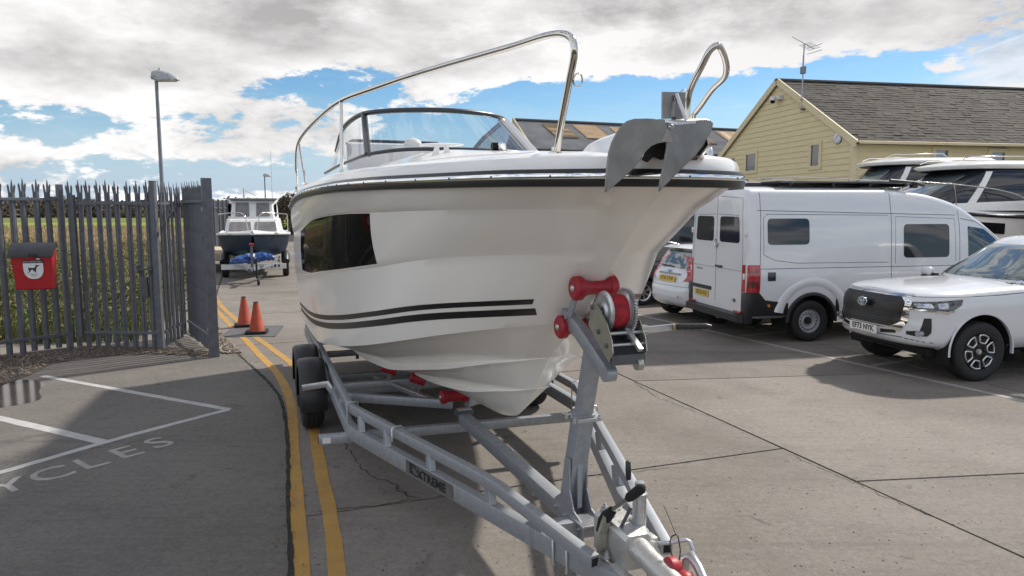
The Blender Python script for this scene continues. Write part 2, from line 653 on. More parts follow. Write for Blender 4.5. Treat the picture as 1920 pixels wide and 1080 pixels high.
def patch(name, bvh, poly, m, parent, axis='y', sign=1, cell=0.06, off=0.004, thick=0.012, far=5.0, smooth=60, origin=None, lift=None):
    """a curved plate lying on a body: the outline poly is drawn in the plane across axis and thrown on to the body.
    axis y: poly is (x, z), thrown from y = sign * far; axis x: poly is (y, z); axis z: poly is (x, y)"""
    bm = bmesh.new()
    f = bm.faces.new([bm.verts.new((a, b, 0)) for a, b in poly])
    xs = [p[0] for p in poly]; ys = [p[1] for p in poly]
    for k, (lo, hi) in enumerate(((min(xs), max(xs)), (min(ys), max(ys)))):
        nn = int((hi - lo) / cell)
        for i in range(1, nn + 1):
            co = [0, 0, 0]; co[k] = lo + (hi - lo) * i / (nn + 1)
            no = [0, 0, 0]; no[k] = 1
            bmesh.ops.bisect_plane(bm, geom=bm.verts[:] + bm.edges[:] + bm.faces[:], plane_co=co, plane_no=no)
    bad = []
    for v in bm.verts:
        a, b = v.co.x, v.co.y
        if axis == 'y': o_, d_ = Vector((a, sign * far, b)), Vector((0, -sign, 0))
        elif axis == 'x': o_, d_ = Vector((sign * far, a, b)), Vector((-sign, 0, 0))
        else: o_, d_ = Vector((a, b, sign * far)), Vector((0, 0, -sign))
        hit, nrm, _, _ = bvh.ray_cast(o_, d_)
        if hit is None:
            bad.append(v); continue
        if nrm.dot(d_) > 0: nrm = -nrm
        v.co = hit + nrm * off
    if bad:
        bmesh.ops.delete(bm, geom=bad, context='VERTS')
    if not bm.faces:
        bm.free(); return None
    bmesh.ops.recalc_face_normals(bm, faces=bm.faces[:])
    dirv = {'y': Vector((0, sign, 0)), 'x': Vector((sign, 0, 0)), 'z': Vector((0, 0, sign))}[axis]
    if sum((f.normal.dot(dirv) for f in bm.faces)) < 0:
        bmesh.ops.reverse_faces(bm, faces=bm.faces[:])
    if thick:
        edges = [e for e in bm.edges if e.is_boundary]
        r = bmesh.ops.extrude_edge_only(bm, edges=edges)
        for v in [g for g in r['geom'] if isinstance(g, bmesh.types.BMVert)]:
            v.co -= dirv * thick
    mb = MB().bm(bm)
    return mb.build(name, m, parent, smooth)


def strip_poly(pts, w):
    """thin closed polygon of width w along a 2-D polyline"""
    P = [Vector(p) for p in pts]
    a = []; b = []
    for i, p in enumerate(P):
        t = (P[min(i + 1, len(P) - 1)] - P[max(i - 1, 0)]).normalized()
        n = Vector((-t.y, t.x)) * (w / 2)
        a.append(tuple(p + n)); b.append(tuple(p - n))
    return a + b[::-1]


def bvh_of(o):
    return BVHTree.FromPolygons([v.co.copy() for v in o.data.vertices], [tuple(p.vertices) for p in o.data.polygons])


# the place's own measured lines: camera ray of a picture point met with the ground, for things standing on it
def at(px, py, z=0.0):
    u = (px - 960) / FPX; v = (540 - py) / FPX
    d = Vector((u, cos(PITCH) + v * sin(PITCH), -sin(PITCH) + v * cos(PITCH)))
    t = (z - CAM_H) / d.z
    return Vector((d.x * t, d.y * t, z))


# boat and trailer frame: x along the keel towards the bow, y to port, origin on the ground under the coupling
BOAT_RZ = radians(-70)
BOAT_O = Vector((0.634, 3.256, 0))
BOAT_M = Matrix.Translation(BOAT_O) @ Matrix.Rotation(BOAT_RZ, 4, 'Z')


def bl(x, y, z=0.0):
    return BOAT_M @ Vector((x, y, z))


def atY(px, py, Y):
    u = (px - 960) / FPX; v = (540 - py) / FPX
    d = Vector((u, cos(PITCH) + v * sin(PITCH), -sin(PITCH) + v * cos(PITCH)))
    t = Y / d.y
    return Vector((d.x * t, Y, CAM_H + d.z * t))


# ---------------------------------------------------------------- materials
concrete('yard_concrete', (0.172, 0.153, 0.134), (0.232, 0.210, 0.187), (0.090, 0.080, 0.071))
concrete('bay_concrete', (0.125, 0.115, 0.105), (0.165, 0.152, 0.137), (0.068, 0.063, 0.058), speck=0.62, bump=0.5)
mat('joint', (0.02, 0.018, 0.016), 0.95, var=0.3, vscale=6)
mat('moss_joint', (0.018, 0.022, 0.014), 0.95, var=0.5, vscale=9, bump=0.6)
mat('yellow_paint', (0.40, 0.225, 0.05), 0.75, var=0.12, vscale=5, stain=0.6, stain_scale=9, stain_col=(0.2, 0.16, 0.11), bump=0.3, bscale=60)
mat('white_paint_road', (0.42, 0.41, 0.405), 0.8, var=0.08, vscale=6, stain=0.55, stain_scale=7, stain_col=(0.22, 0.21, 0.2), bump=0.3, bscale=60)
mat('faded_white_paint', (0.33, 0.31, 0.29), 0.8, var=0.12, vscale=6, stain=0.85, stain_scale=12, stain_col=(0.2, 0.19, 0.175), bump=0.3, bscale=60)
mat('cover_iron', (0.10, 0.098, 0.095), 0.6, var=0.25, vscale=14, bump=0.4)
mat('galv', (0.35, 0.37, 0.40), 0.46, metal=0.55, var=0.11, vscale=22, vdetail=4, rvar=0.08, bump=0.06, bscale=60, stain=0.14, stain_scale=5, stain_col=(0.25, 0.25, 0.26))
mat('galv_bright', (0.50, 0.51, 0.525), 0.32, metal=0.75, var=0.1, vscale=18, rvar=0.08, bump=0.05)
mat('galv_dark', (0.10, 0.105, 0.115), 0.6, metal=0.3, var=0.2, vscale=12)
mat('zinc_plate', (0.45, 0.44, 0.37), 0.35, metal=0.8, var=0.12, vscale=20)
mat('cast_alloy', (0.52, 0.515, 0.50), 0.42, metal=0.7, var=0.1, vscale=22, bump=0.25, bscale=90)
mat('stainless', (0.58, 0.55, 0.51), 0.12, metal=1.0)
mat('chrome', (0.75, 0.75, 0.76), 0.08, metal=1.0)
mat('anchor_steel', (0.215, 0.21, 0.20), 0.42, metal=0.75, var=0.12, vscale=9, rvar=0.08, bump=0.05, bscale=30)
mat('fence_steel', (0.125, 0.133, 0.152), 0.62, metal=0.25, var=0.18, vscale=9, vdetail=3, stain=0.3, stain_scale=4, stain_col=(0.1, 0.1, 0.11))
mat('lamp_grey', (0.20, 0.23, 0.25), 0.6, metal=0.2, var=0.1, vscale=6)
mat('lamp_white', (0.62, 0.63, 0.64), 0.45)
mat('lamp_hood', (0.36, 0.37, 0.38), 0.5, var=0.1, vscale=6)
mat('rubber', (0.012, 0.012, 0.013), 0.72, var=0.3, vscale=20, bump=0.2)
mat('black_plastic', (0.014, 0.014, 0.016), 0.42, var=0.15, vscale=10)
mat('grip_foam', (0.010, 0.010, 0.011), 0.9, bump=0.5, bscale=120)
mat('red_roller', (0.33, 0.012, 0.022), 0.48, var=0.18, vscale=9, bump=0.04)
mat('red_strap', (0.30, 0.012, 0.02), 0.75, var=0.45, vscale=26, bump=0.3)
mat('gelcoat', (0.86, 0.825, 0.775), 0.24, coat=0.3, var=0.015, vscale=1.5, bump=0.0)
mat('gelcoat_deck', (0.83, 0.82, 0.80), 0.2, coat=0.4, var=0.015, vscale=2)
mat('black_gloss', (0.006, 0.006, 0.007), 0.3, spec=0.0, coat=0.32)
mat('black_trim', (0.012, 0.012, 0.013), 0.35)
mat('tarp_blue', (0.03, 0.09, 0.30), 0.45, var=0.3, vscale=10)
mat('navy_gel', (0.010, 0.022, 0.042), 0.5, spec=0.2, var=0.25, vscale=3, stain=0.3, stain_scale=3, stain_col=(0.05, 0.07, 0.09))
mat('teal_antifoul', (0.03, 0.075, 0.085), 0.7, var=0.3, vscale=6)
mat('old_white', (0.66, 0.66, 0.65), 0.4, var=0.06, vscale=4, stain=0.3, stain_scale=4, stain_col=(0.45, 0.43, 0.4))
mat('window_cover', (0.17, 0.165, 0.17), 0.6, var=0.25, vscale=7)
mat('cone_orange', (0.42, 0.068, 0.03), 0.6, var=0.15, vscale=9, stain=0.75, stain_scale=7, stain_col=(0.16, 0.05, 0.04))
mat('bin_red', (0.40, 0.012, 0.018), 0.32, var=0.08, vscale=5)
mat('bin_lid', (0.022, 0.025, 0.032), 0.45, var=0.2, vscale=8)
mat('print_white', (0.72, 0.72, 0.74), 0.5)
mat('print_black', (0.01, 0.01, 0.012), 0.5)
mat('print_grey', (0.25, 0.25, 0.26), 0.5)
mat('plate_yellow', (0.62, 0.42, 0.06), 0.4)
mat('plate_white', (0.74, 0.74, 0.72), 0.4)
mat('weatherboard', (0.62, 0.53, 0.315), 0.62, var=0.07, vscale=5, stain=0.22, stain_scale=3, stain_col=(0.36, 0.31, 0.17), bump=0.12, bscale=30, stretch=(0.4, 0.4, 3))
mat('cream_trim', (0.60, 0.52, 0.33), 0.6, var=0.06, vscale=4)
mat('slate', (0.030, 0.0265, 0.024), 0.85, spec=0.15, color2=(0.080, 0.069, 0.059), var=0.3, vscale=1.6, vdetail=8, stain=0.55, stain_scale=0.7, stain_col=(0.028, 0.027, 0.027), bump=0.4, bscale=20, stretch=(0.55, 1, 1))
mat('lead_grey', (0.11, 0.11, 0.115), 0.7, var=0.15)
mat('corrugated', (0.36, 0.36, 0.36), 0.7, var=0.2, vscale=0.8, stain=0.6, stain_scale=0.35, stain_col=(0.14, 0.14, 0.145))
mat('rooflight', (0.40, 0.285, 0.17), 0.6, var=0.2, vscale=1.2)
mat('dark_timber', (0.06, 0.045, 0.035), 0.85, var=0.3, vscale=3)
mat('window_glass', (0.02, 0.025, 0.032), 0.04, spec=0.9)
mat('blind_blue', (0.30, 0.36, 0.45), 0.4)
mat('tan_timber', (0.44, 0.36, 0.25), 0.8, var=0.2, vscale=6, bump=0.3)
mat('vehicle_white', (0.62, 0.635, 0.66), 0.28, coat=0.9, var=0.01, vscale=2)
mat('vehicle_navy', (0.008, 0.012, 0.024), 0.25, coat=1.0)
mat('vehicle_grey', (0.10, 0.105, 0.115), 0.3, coat=0.8)
mat('car_glass', (0.012, 0.016, 0.02), 0.03, spec=0.8, coat=0.6)
mat('car_glass_light', (0.10, 0.125, 0.125), 0.03, spec=1.0, coat=1.0)
mat('tint_glass', (0.018, 0.021, 0.028), 0.06, spec=0.7)
mat('seam', (0.06, 0.062, 0.07), 0.6)
mat('lamp_red', (0.35, 0.008, 0.016), 0.12, coat=1.0)
mat('lamp_dark_red', (0.10, 0.006, 0.01), 0.15, coat=1.0)
mat('lamp_clear', (0.42, 0.44, 0.48), 0.08, metal=0.5, coat=1.0)
mat('lamp_smoke', (0.02, 0.022, 0.026), 0.07, coat=1.0)
mat('amber', (0.6, 0.16, 0.01), 0.2, coat=1.0)
mat('alloy', (0.55, 0.55, 0.56), 0.28, metal=0.9)
mat('alloy_black', (0.02, 0.02, 0.022), 0.3, metal=0.3)
mat('steel_wheel', (0.38, 0.39, 0.41), 0.45, metal=0.15)
mat('blue_badge', (0.02, 0.10, 0.22), 0.2, coat=1.0)
mat('arch_liner', (0.008, 0.008, 0.009), 0.9)
mat('pebble', (0.20, 0.155, 0.12), 0.85, color2=(0.07, 0.055, 0.045), var=0.5, vscale=18)
mat('pebble_pale', (0.36, 0.31, 0.26), 0.85, color2=(0.17, 0.14, 0.11), var=0.4, vscale=18)
mat('gravel_bed', (0.085, 0.07, 0.056), 0.95, var=0.5, vscale=14, vdetail=8, bump=0.8, bscale=30)
mat('puddle_water', (0.045, 0.035, 0.028), 0.12, var=0.4, vscale=2, spec=0.4)
mat('weed', (0.095, 0.118, 0.034), 0.7, color2=(0.20, 0.165, 0.075), vscale=0.9, vdetail=6, spec=0.2)
mat('weed_bright', (0.065, 0.13, 0.025), 0.7, color2=(0.10, 0.13, 0.035), vscale=2.2, vdetail=6, spec=0.2)
mat('dry_reed', (0.42, 0.33, 0.20), 0.8, color2=(0.30, 0.24, 0.13), vscale=0.5, vdetail=6, spec=0.2)
mat('hedge', (0.085, 0.082, 0.062), 0.9, color2=(0.14, 0.105, 0.078), vscale=0.08, vdetail=8, spec=0.1)
mat('far_ridge', (0.07, 0.085, 0.10), 0.95, var=0.2, vscale=0.01, vdetail=8, spec=0.0)
mat('leaf_litter', (0.22, 0.12, 0.045), 0.8, color2=(0.10, 0.05, 0.02), vscale=30)
mat('camera_white', (0.6, 0.6, 0.6), 0.4)
mat('ws_frame', (0.035, 0.037, 0.042), 0.35)
mat('ws_alloy', (0.50, 0.50, 0.51), 0.35, metal=0.6)


def clear_glass(name, tint, rough=0.0, refl=0.1):
    """thin pane: mostly see-through, with a mirror reflection that grows at a glancing view"""
    m = bpy.data.materials.new(name); m.use_nodes = True
    nt = m.node_tree; nt.nodes.clear()
    N, L = nt.nodes.new, nt.links.new
    t = N('ShaderNodeBsdfTransparent'); t.inputs[0].default_value = (*tint, 1)
    g = N('ShaderNodeBsdfGlossy'); g.inputs['Roughness'].default_value = rough
    f = N('ShaderNodeFresnel'); f.inputs['IOR'].default_value = 1.35
    mx = N('ShaderNodeMixShader'); o = N('ShaderNodeOutputMaterial')
    L(f.outputs[0], mx.inputs[0]); L(t.outputs[0], mx.inputs[1]); L(g.outputs[0], mx.inputs[2]); L(mx.outputs[0], o.inputs[0])
    MATS[name] = m


clear_glass('clear_pane', (0.86, 0.90, 0.92))


def dusty_glass():
    m = bpy.data.materials.new('dusty_pane'); m.use_nodes = True
    nt = m.node_tree; N, L = nt.nodes.new, nt.links.new
    b = nt.nodes['Principled BSDF']; b.inputs['Base Color'].default_value = (0.13, 0.13, 0.135, 1); b.inputs['Roughness'].default_value = 0.5
    tc = N('ShaderNodeTexCoord'); n = N('ShaderNodeTexNoise'); n.inputs['Scale'].default_value = 60; n.inputs['Detail'].default_value = 5
    L(tc.outputs['Object'], n.inputs['Vector'])
    r = N('ShaderNodeMapRange'); r.inputs['From Min'].default_value = 0.35; r.inputs['From Max'].default_value = 0.7
    r.inputs['To Min'].default_value = 0.45; r.inputs['To Max'].default_value = 0.85
    L(n.outputs[0], r.inputs[0]); L(r.outputs[0], b.inputs['Alpha'])
    MATS['dusty_pane'] = m


dusty_glass()


# ---------------------------------------------------------------- the ground
def sheet(name, poly, z, m, h=0.0, parent=None):
    mb = MB()
    if h:
        mb.prism(poly, h, Matrix.Translation((0, 0, z)))
    else:
        mb.add([(x, y, z) for x, y in poly], [tuple(range(len(poly)))])
    return mb.build(name, m, parent, 0, fixn=True)


def field_material():
    m = bpy.data.materials.new('field'); m.use_nodes = True
    nt = m.node_tree; N, L = nt.nodes.new, nt.links.new
    b = nt.nodes['Principled BSDF']; b.inputs['Roughness'].default_value = 0.95; b.inputs['Specular IOR Level'].default_value = 0.1
    g = N('ShaderNodeNewGeometry'); sp = N('ShaderNodeSeparateXYZ'); L(g.outputs['Position'], sp.inputs[0])
    n = N('ShaderNodeTexNoise'); n.inputs['Scale'].default_value = 0.12; n.inputs['Detail'].default_value = 8; n.inputs['Roughness'].default_value = 0.7
    L(g.outputs['Position'], n.inputs['Vector'])
    wob = N('ShaderNodeMath'); wob.operation = 'MULTIPLY_ADD'; wob.inputs[1].default_value = 22; L(n.outputs[0], wob.inputs[0]); L(sp.outputs[1], wob.inputs[2])
    rp = N('ShaderNodeMapRange'); rp.inputs['From Min'].default_value = 11; rp.inputs['From Max'].default_value = 211; L(wob.outputs[0], rp.inputs[0])
    cr = N('ShaderNodeValToRGB')
    els = cr.color_ramp.elements
    els[0].position = 0.0; els[0].color = (0.045, 0.05, 0.02, 1)
    els[1].position = 0.13; els[1].color = (0.09, 0.08, 0.035, 1)
    for p, c in ((0.17, (0.26, 0.20, 0.115, 1)), (0.375, (0.29, 0.225, 0.135, 1)), (0.39, (0.16, 0.19, 0.035, 1)), (0.46, (0.125, 0.165, 0.03, 1)), (0.52, (0.19, 0.20, 0.045, 1)),
                 (0.60, (0.095, 0.12, 0.03, 1)), (0.72, (0.13, 0.13, 0.05, 1)), (1.0, (0.10, 0.10, 0.05, 1))):
        e = els.new(p); e.color = c
    L(rp.outputs[0], cr.inputs[0])
    n2 = N('ShaderNodeTexNoise'); n2.inputs['Scale'].default_value = 1.1; n2.inputs['Detail'].default_value = 8; L(g.outputs['Position'], n2.inputs['Vector'])
    hs = N('ShaderNodeHueSaturation'); r2 = N('ShaderNodeMapRange'); r2.inputs['To Min'].default_value = 0.85; r2.inputs['To Max'].default_value = 1.75
    L(n2.outputs[0], r2.inputs[0]); L(r2.outputs[0], hs.inputs['Value']); L(cr.outputs[0], hs.inputs['Color']); L(hs.outputs[0], b.inputs['Base Color'])
    MATS['field'] = m


field_material()
terrain = sheet('field', [(-3000, -400), (3000, -400), (3000, 4500), (-3000, 4500)], -0.10, 'field')
tag(terrain, kind='structure')
mb = MB()
for k, (y0, hh, amp) in enumerate(((900, 9, 5), (1500, 17, 8))):
    rng = np.random.RandomState(5 + k)
    xs = np.linspace(-2200, 2200, 160)
    prof = hh + amp * (np.sin(xs * 0.004 + k) * 0.5 + np.sin(xs * 0.011 + 2 * k) * 0.3) + rng.rand(160) * 1.6
    G = [[(x, y0 - 60, -1) for x in xs], [(x, y0, z) for x, z in zip(xs, prof)], [(x, y0 + 120, z * 0.8) for x, z in zip(xs, prof)], [(x, y0 + 300, -1) for x in xs]]
    mb.grid(G)
tag(mb.build('hills', 'far_ridge', None, 180, fixn=True), kind='structure')

yard = sheet('yard', [(-14, -12), (70, -12), (70, 80), (-34, 80), (-15.7, 39.5), (-6.15, 14.2), (-5.75, 12.25), (-5.5, 10.98), (-6.9, 11.05), (-9.2, 8.3), (-14, 6)], -0.012, 'joint')
tag(yard, kind='structure')


def slab(pts_local, m='yard_concrete', gap=0.013, world=False):
    """one cast bay of concrete, edges drawn in by the joint; corners given in the boat frame (x along, y across)"""
    P = [Vector((p[0], p[1])) for p in pts_local]
    c = sum(P, Vector((0, 0))) / len(P)
    Q = []
    for i, p in enumerate(P):
        e0 = (p - P[i - 1]).normalized(); e1 = (P[(i + 1) % len(P)] - p).normalized()
        n0 = Vector((-e0.y, e0.x)); n1 = Vector((-e1.y, e1.x))
        if n0.dot(c - p) < 0: n0 = -n0
        if n1.dot(c - p) < 0: n1 = -n1
        Q.append(p + (n0 + n1) * gap)
    if not world:
        Q = [bl(q.x, q.y).to_2d() for q in Q]
    h = 0.0305
    return sheet('slab', [tuple(q) for q in Q], -0.031, m, h + random.uniform(0, 0.0008), yard)


XS = [8.0, 4.6, 1.25, -2.25, -5.75, -9.25, -12.78, -16.5, -20.2, -24, -28, -32, -36, -40, -46]
for i in range(len(XS) - 1):
    a, b = XS[i], XS[i + 1]
    slab([(a, -6.2), (a, 2.8), (b, 2.8), (b, -6.2)])
SK = 0.95
YS = [2.8, 6.9, 11.4, 16, 20.6, 25.2, 30]
XR = [9, 5.6, 2.2, -1.4, -4.97, -8.6, -12.2, -15.8, -19.4, -23, -27, -31, -36]
for j in range(len(YS) - 1):
    for i in range(len(XR) - 1):
        k0, k1 = SK * j, SK * (j + 1)
        slab([(XR[i] + k0, YS[j]), (XR[i] + k1, YS[j + 1]), (XR[i + 1] + k1, YS[j + 1]), (XR[i + 1] + k0, YS[j])])

# bay slab to the left of the lane, its front edge following the mossy channel
KERB = [(-1.05, 3.0), (-1.33, 4.05), (-1.63, 4.95), (-2.02, 6.19), (-2.42, 7.35), (-2.72, 8.1), (-4.06, 10.41), (-4.25, 10.72)]
bay_poly = KERB + [(-5.6, 10.62), (-6.5, 10.5), (-9.4, 8.0), (-10, 1.0), (-0.6, 1.0)]
bay = sheet('pavement', bay_poly, -0.002, 'bay_concrete', 0.009)
tag(bay, kind='structure')


def ribbon(pts, w, n=60, smoothing=True):
    P = smoothline(pts, n) if smoothing else np.array(pts, float)
    return strip_poly([tuple(p) for p in P], w)


def ribbon_obj(name, pts, w, z, m, n=60, smoothing=True, parent=None, h=0.003, jit=0.0, kind='structure'):
    P = smoothline(pts, n) if smoothing else np.array(pts, float)
    mb = MB(); A = []; B = []
    for i in range(len(P)):
        t = P[min(i + 1, len(P) - 1)] - P[max(i - 1, 0)]; t = t / np.linalg.norm(t)
        nrm = np.array([-t[1], t[0]])
        ww = w if not isinstance(w, (list, tuple)) else w[0] + (w[1] - w[0]) * i / (len(P) - 1)
        A.append(P[i] + nrm * (ww / 2 + random.uniform(-jit, jit))); B.append(P[i] - nrm * (ww / 2 + random.uniform(-jit, jit)))
    mb.grid([[(p[0], p[1], z) for p in B], [(p[0], p[1], z + h) for p in B], [(p[0], p[1], z + h) for p in A], [(p[0], p[1], z) for p in A]])
    o = mb.build(name, m, parent, 0, fixn=True)
    return tag(o, kind=kind) if kind else o


ribbon_obj('channel', KERB[:7] + [(-5.0, 12.0), (-5.9, 13.8), (-7.4, 17.6), (-10, 24.5)], 0.034, -0.004, 'moss_joint', 260, jit=0.006, h=0.012)
YL = [(-1.1, 3.4), (-1.27, 4.05), (-1.59, 5.04), (-1.97, 6.19), (-2.46, 7.72), (-2.85, 8.68), (-3.21, 9.44), (-3.82, 10.53), (-4.51, 11.8), (-5.31, 13.22), (-7.05, 16.4), (-9.3, 20.5), (-13, 28)]
YR = [(-0.88, 3.4), (-1.05, 4.05), (-1.33, 4.95), (-1.54, 5.56), (-2.0, 6.95), (-2.42, 8.2), (-2.96, 9.56), (-3.65, 10.77), (-4.34, 11.9), (-5.33, 13.66), (-6.33, 15.43), (-7.89, 18.51), (-10.2, 23), (-13, 28.8)]
ribbon_obj('road_marking', YL, 0.105, 0.0006, 'yellow_paint', 200, jit=0.004)
ribbon_obj('road_marking', YR, 0.105, 0.0006, 'yellow_paint', 200, jit=0.004)
# parking line in front of the vehicles, and bay dividers
P0, P1 = Vector((2.63, 14.5)), Vector((5.87, 7.94))
PD = (P1 - P0).normalized(); PN = Vector((-PD.y, PD.x))
ribbon_obj('road_marking', [tuple(P0 - PD * 12), tuple(P1 + PD * 7)], 0.085, 0.0006, 'faded_white_paint', 120, jit=0.006)
for d in (-7.6, -5.1, -2.4, 0.1, 2.75, 5.3, 7.9, 10.4):
    q = P0 + PD * d
    ribbon_obj('road_marking', [tuple(q + PN * 0.1), tuple(q + PN * 5.0)], 0.085, 0.0006, 'faded_white_paint', 40, jit=0.006)
# cycle bay on the left: two bay lines, the front line and the worn lettering
ZB = 0.0072
ribbon_obj('road_marking', [(-6.17, 9.13), (-3.10, 7.57)], 0.085, ZB, 'white_paint_road', 40, jit=0.004)
ribbon_obj('road_marking', [(-3.10, 7.57), (-3.82, 6.49), (-4.27, 5.70), (-5.6, 3.6)], 0.085, ZB + 0.0005, 'white_paint_road', 60, jit=0.004)
ribbon_obj('road_marking', [(-7.4, 8.25), (-3.87, 6.49)], 0.11, ZB, 'white_paint_road', 40, jit=0.004)
lS, lC = at(299, 832).to_2d(), at(97, 891).to_2d()
ldir = Vector((0.62, 0.785)).normalized(); lp = (lS - lC).length / 3
for k, ch_ in enumerate('SELCYC'):
    me = text_mesh(ch_, 0.47, 0.0012, 'CENTER', 1.0, 1.0, 0.002)
    q = lS.lerp(lC, k / 3)
    me.transform(Matrix.Translation((q.x, q.y, ZB + 0.002)) @ Matrix.Rotation(atan2(ldir.y, ldir.x), 4, 'Z'))
    me.materials.append(MATS['faded_white_paint'])
    tag(link('road_lettering', me), kind='structure')

# iron cover in the lane under the cones
mh = thing('inspection_cover', 'dark rectangular iron inspection cover set in the lane under the two cones', 'manhole cover')
mcor = [(-4.98, 12.0), (-5.16, 13.05), (-4.30, 13.12), (-4.08, 12.02)]
sheet('cover_plate', mcor, 0.0015, 'cover_iron', 0.006, mh)
ribbon_obj('cover_rim', [mcor[0], mcor[1], mcor[2], mcor[3], mcor[0]], 0.05, 0.001, 'galv_dark', smoothing=False, parent=mh, h=0.009, kind=None)
ribbon_obj('cover_joint', [(-4.66, 12.0), (-4.73, 13.08)], 0.015, 0.0072, 'joint', 2, False, parent=mh, h=0.001, kind=None)

# gravel strip at the foot of the fence, wet patch beside it
gp1 = [(-9.6, 6.9), (-6.75, 7.9), (-6.36, 8.6), (-6.36, 9.2), (-6.5, 9.8), (-6.35, 10.25), (-5.4, 10.55), (-4.5, 10.35), (-4.45, 10.62), (-5.3, 11.0), (-6.9, 11.2), (-8.0, 10.2), (-9.6, 8.4)]
tag(sheet('gravel_ground', gp1, 0.004, 'gravel_bed', 0.010), kind='structure')
gp2 = [(-4.3, 10.5), (-4.15, 10.62), (-5.0, 12.0), (-5.8, 13.7), (-7.2, 17.2), (-7.9, 17.2), (-6.2, 13.6), (-5.72, 12.3)]
tag(sheet('gravel_ground', gp2, 0.001, 'gravel_bed', 0.010), kind='structure')
wet = roundpoly([(-6.9, 7.4), (-5.75, 7.5), (-5.35, 7.95), (-5.72, 8.35), (-5.85, 8.75), (-6.35, 9.0), (-7.2, 8.4)], 0.3, 5)
tag(sheet('puddle', wet, 0.0072, 'puddle_water', 0.0006), kind='structure')


def inside(p, poly):
    c = False
    for i in range(len(poly)):
        (x0, y0), (x1, y1) = poly[i - 1], poly[i]
        if (y0 > p[1]) != (y1 > p[1]) and p[0] < (x1 - x0) * (p[1] - y0) / (y1 - y0) + x0:
            c = not c
    return c


def scatter(poly, n, rng):
    xs = [p[0] for p in poly]; ys = [p[1] for p in poly]
    out = []
    while len(out) < n:
        p = (rng.uniform(min(xs), max(xs)), rng.uniform(min(ys), max(ys)))
        if inside(p, poly): out.append(p)
    return out


def pebbles(name, polys, n, r0, r1, m, seed, z=0.012, flat=0.6):
    rng = random.Random(seed)
    mb = MB()
    base = [Vector(v) for v in ((1, 0, 0), (0, 1, 0), (-1, 0, 0), (0, -1, 0), (0, 0, 1), (0, 0, -1))]
    fc = [(0, 1, 4), (1, 2, 4), (2, 3, 4), (3, 0, 4), (1, 0, 5), (2, 1, 5), (3, 2, 5), (0, 3, 5)]
    for poly in polys:
        for p in scatter(poly, n, rng):
            r = rng.uniform(r0, r1); R = Matrix.Rotation(rng.uniform(0, 6), 3, 'Z') @ Matrix.Rotation(rng.uniform(-.5, .5), 3, 'X')
            mb.add([Vector((p[0], p[1], z + r * 0.2)) + R @ Vector((v.x * r * rng.uniform(.8, 1.4), v.y * r * rng.uniform(.6, 1), v.z * r * flat)) for v in base], fc)
    return tag(mb.build(name, m, None, 180), kind='stuff')


wedge = [(-4.35, 10.5), (-4.12, 10.62), (-4.95, 12.0), (-5.6, 13.3), (-6.1, 13.3), (-5.6, 12.3)]
strip_l = [(-9.6, 7.0), (-6.8, 7.95), (-6.42, 8.6), (-6.42, 9.2), (-6.6, 9.9), (-6.45, 10.3), (-6.6, 10.9), (-8.0, 10.1), (-9.6, 8.4)]
strip_g = [(-6.5, 10.3), (-5.4, 10.52), (-4.5, 10.36), (-4.5, 10.6), (-5.3, 10.95), (-6.8, 11.1)]
pebbles('gravel', [strip_l], 5200, 0.012, 0.036, 'pebble', 1)
pebbles('gravel', [strip_l], 1300, 0.012, 0.034, 'pebble_pale', 2)
pebbles('gravel', [wedge, strip_g], 1300, 0.012, 0.032, 'pebble', 3)
pebbles('gravel', [wedge], 450, 0.015, 0.04, 'pebble_pale', 4)


# ---------------------------------------------------------------- rough growth behind the fence, reeds, hedges
def blades(name, pts, h0, h1, w, m, seed, lean=0.45, z=-0.1, tri=True):
    rng = random.Random(seed); V = []; F = []
    for (x, y) in pts:
        h = rng.uniform(h0, h1); a = rng.uniform(0, 2 * pi); l = rng.uniform(0, lean) * h
        dx, dy = cos(a), sin(a); b = rng.uniform(0, 2 * pi); ww = w * rng.uniform(0.6, 1.4)
        wx, wy = cos(b) * ww, sin(b) * ww; k = len(V)
        V += [(x - wx, y - wy, z), (x + wx, y + wy, z), (x + dx * l * .4 + wx * .6, y + dy * l * .4 + wy * .6, z + h * .6), (x + dx * l * .4 - wx * .6, y + dy * l * .4 - wy * .6, z + h * .6), (x + dx * l, y + dy * l, z + h)]
        F += [(k, k + 1, k + 2, k + 3), (k + 3, k + 2, k + 4)]
    mb = MB(); mb.v = V; mb.f = F
    return tag(mb.build(name, m, None, 180), kind='stuff')


def leaves(name, blobs, n, size, m, seed, kind='stuff', parent=None, z0=-0.1):
    """n leaf-sized faces spread through ellipsoid clumps (cx, cy, cz, rx, ry, rz)"""
    rng = random.Random(seed); V = []; F = []
    vol = [b[3] * b[4] * b[5] for b in blobs]; tot = sum(vol)
    for b, v in zip(blobs, vol):
        for _ in range(max(4, int(n * v / tot))):
            while True:
                q = Vector((rng.uniform(-1, 1), rng.uniform(-1, 1), rng.uniform(-1, 1)))
                if q.length < 1: break
            q = q.normalized() * (q.length ** 0.45)
            c = Vector((b[0] + q.x * b[3], b[1] + q.y * b[4], b[2] + q.z * b[5]))
            if c.z < z0: continue
            a = Vector((rng.gauss(0, 1), rng.gauss(0, 1), rng.gauss(0, 1))).normalized(); e = a.orthogonal().normalized(); s = size * rng.uniform(.5, 1.4)
            g = a.cross(e); k = len(V)
            V += [c + e * s, c + g * s * .55, c - e * s, c - g * s * .55]
            F.append((k, k + 1, k + 2, k + 3))
    mb = MB(); mb.v = [tuple(v) for v in V]; mb.f = F
    o = mb.build(name, m, parent, 180)
    return tag(o, kind=kind) if kind else o


rng = random.Random(11)


def fence_x(y):      # boundary between yard and field
    if y < 12.3: return -5.7 - 0.3
    return -5.9 - (y - 12.2) * 0.372


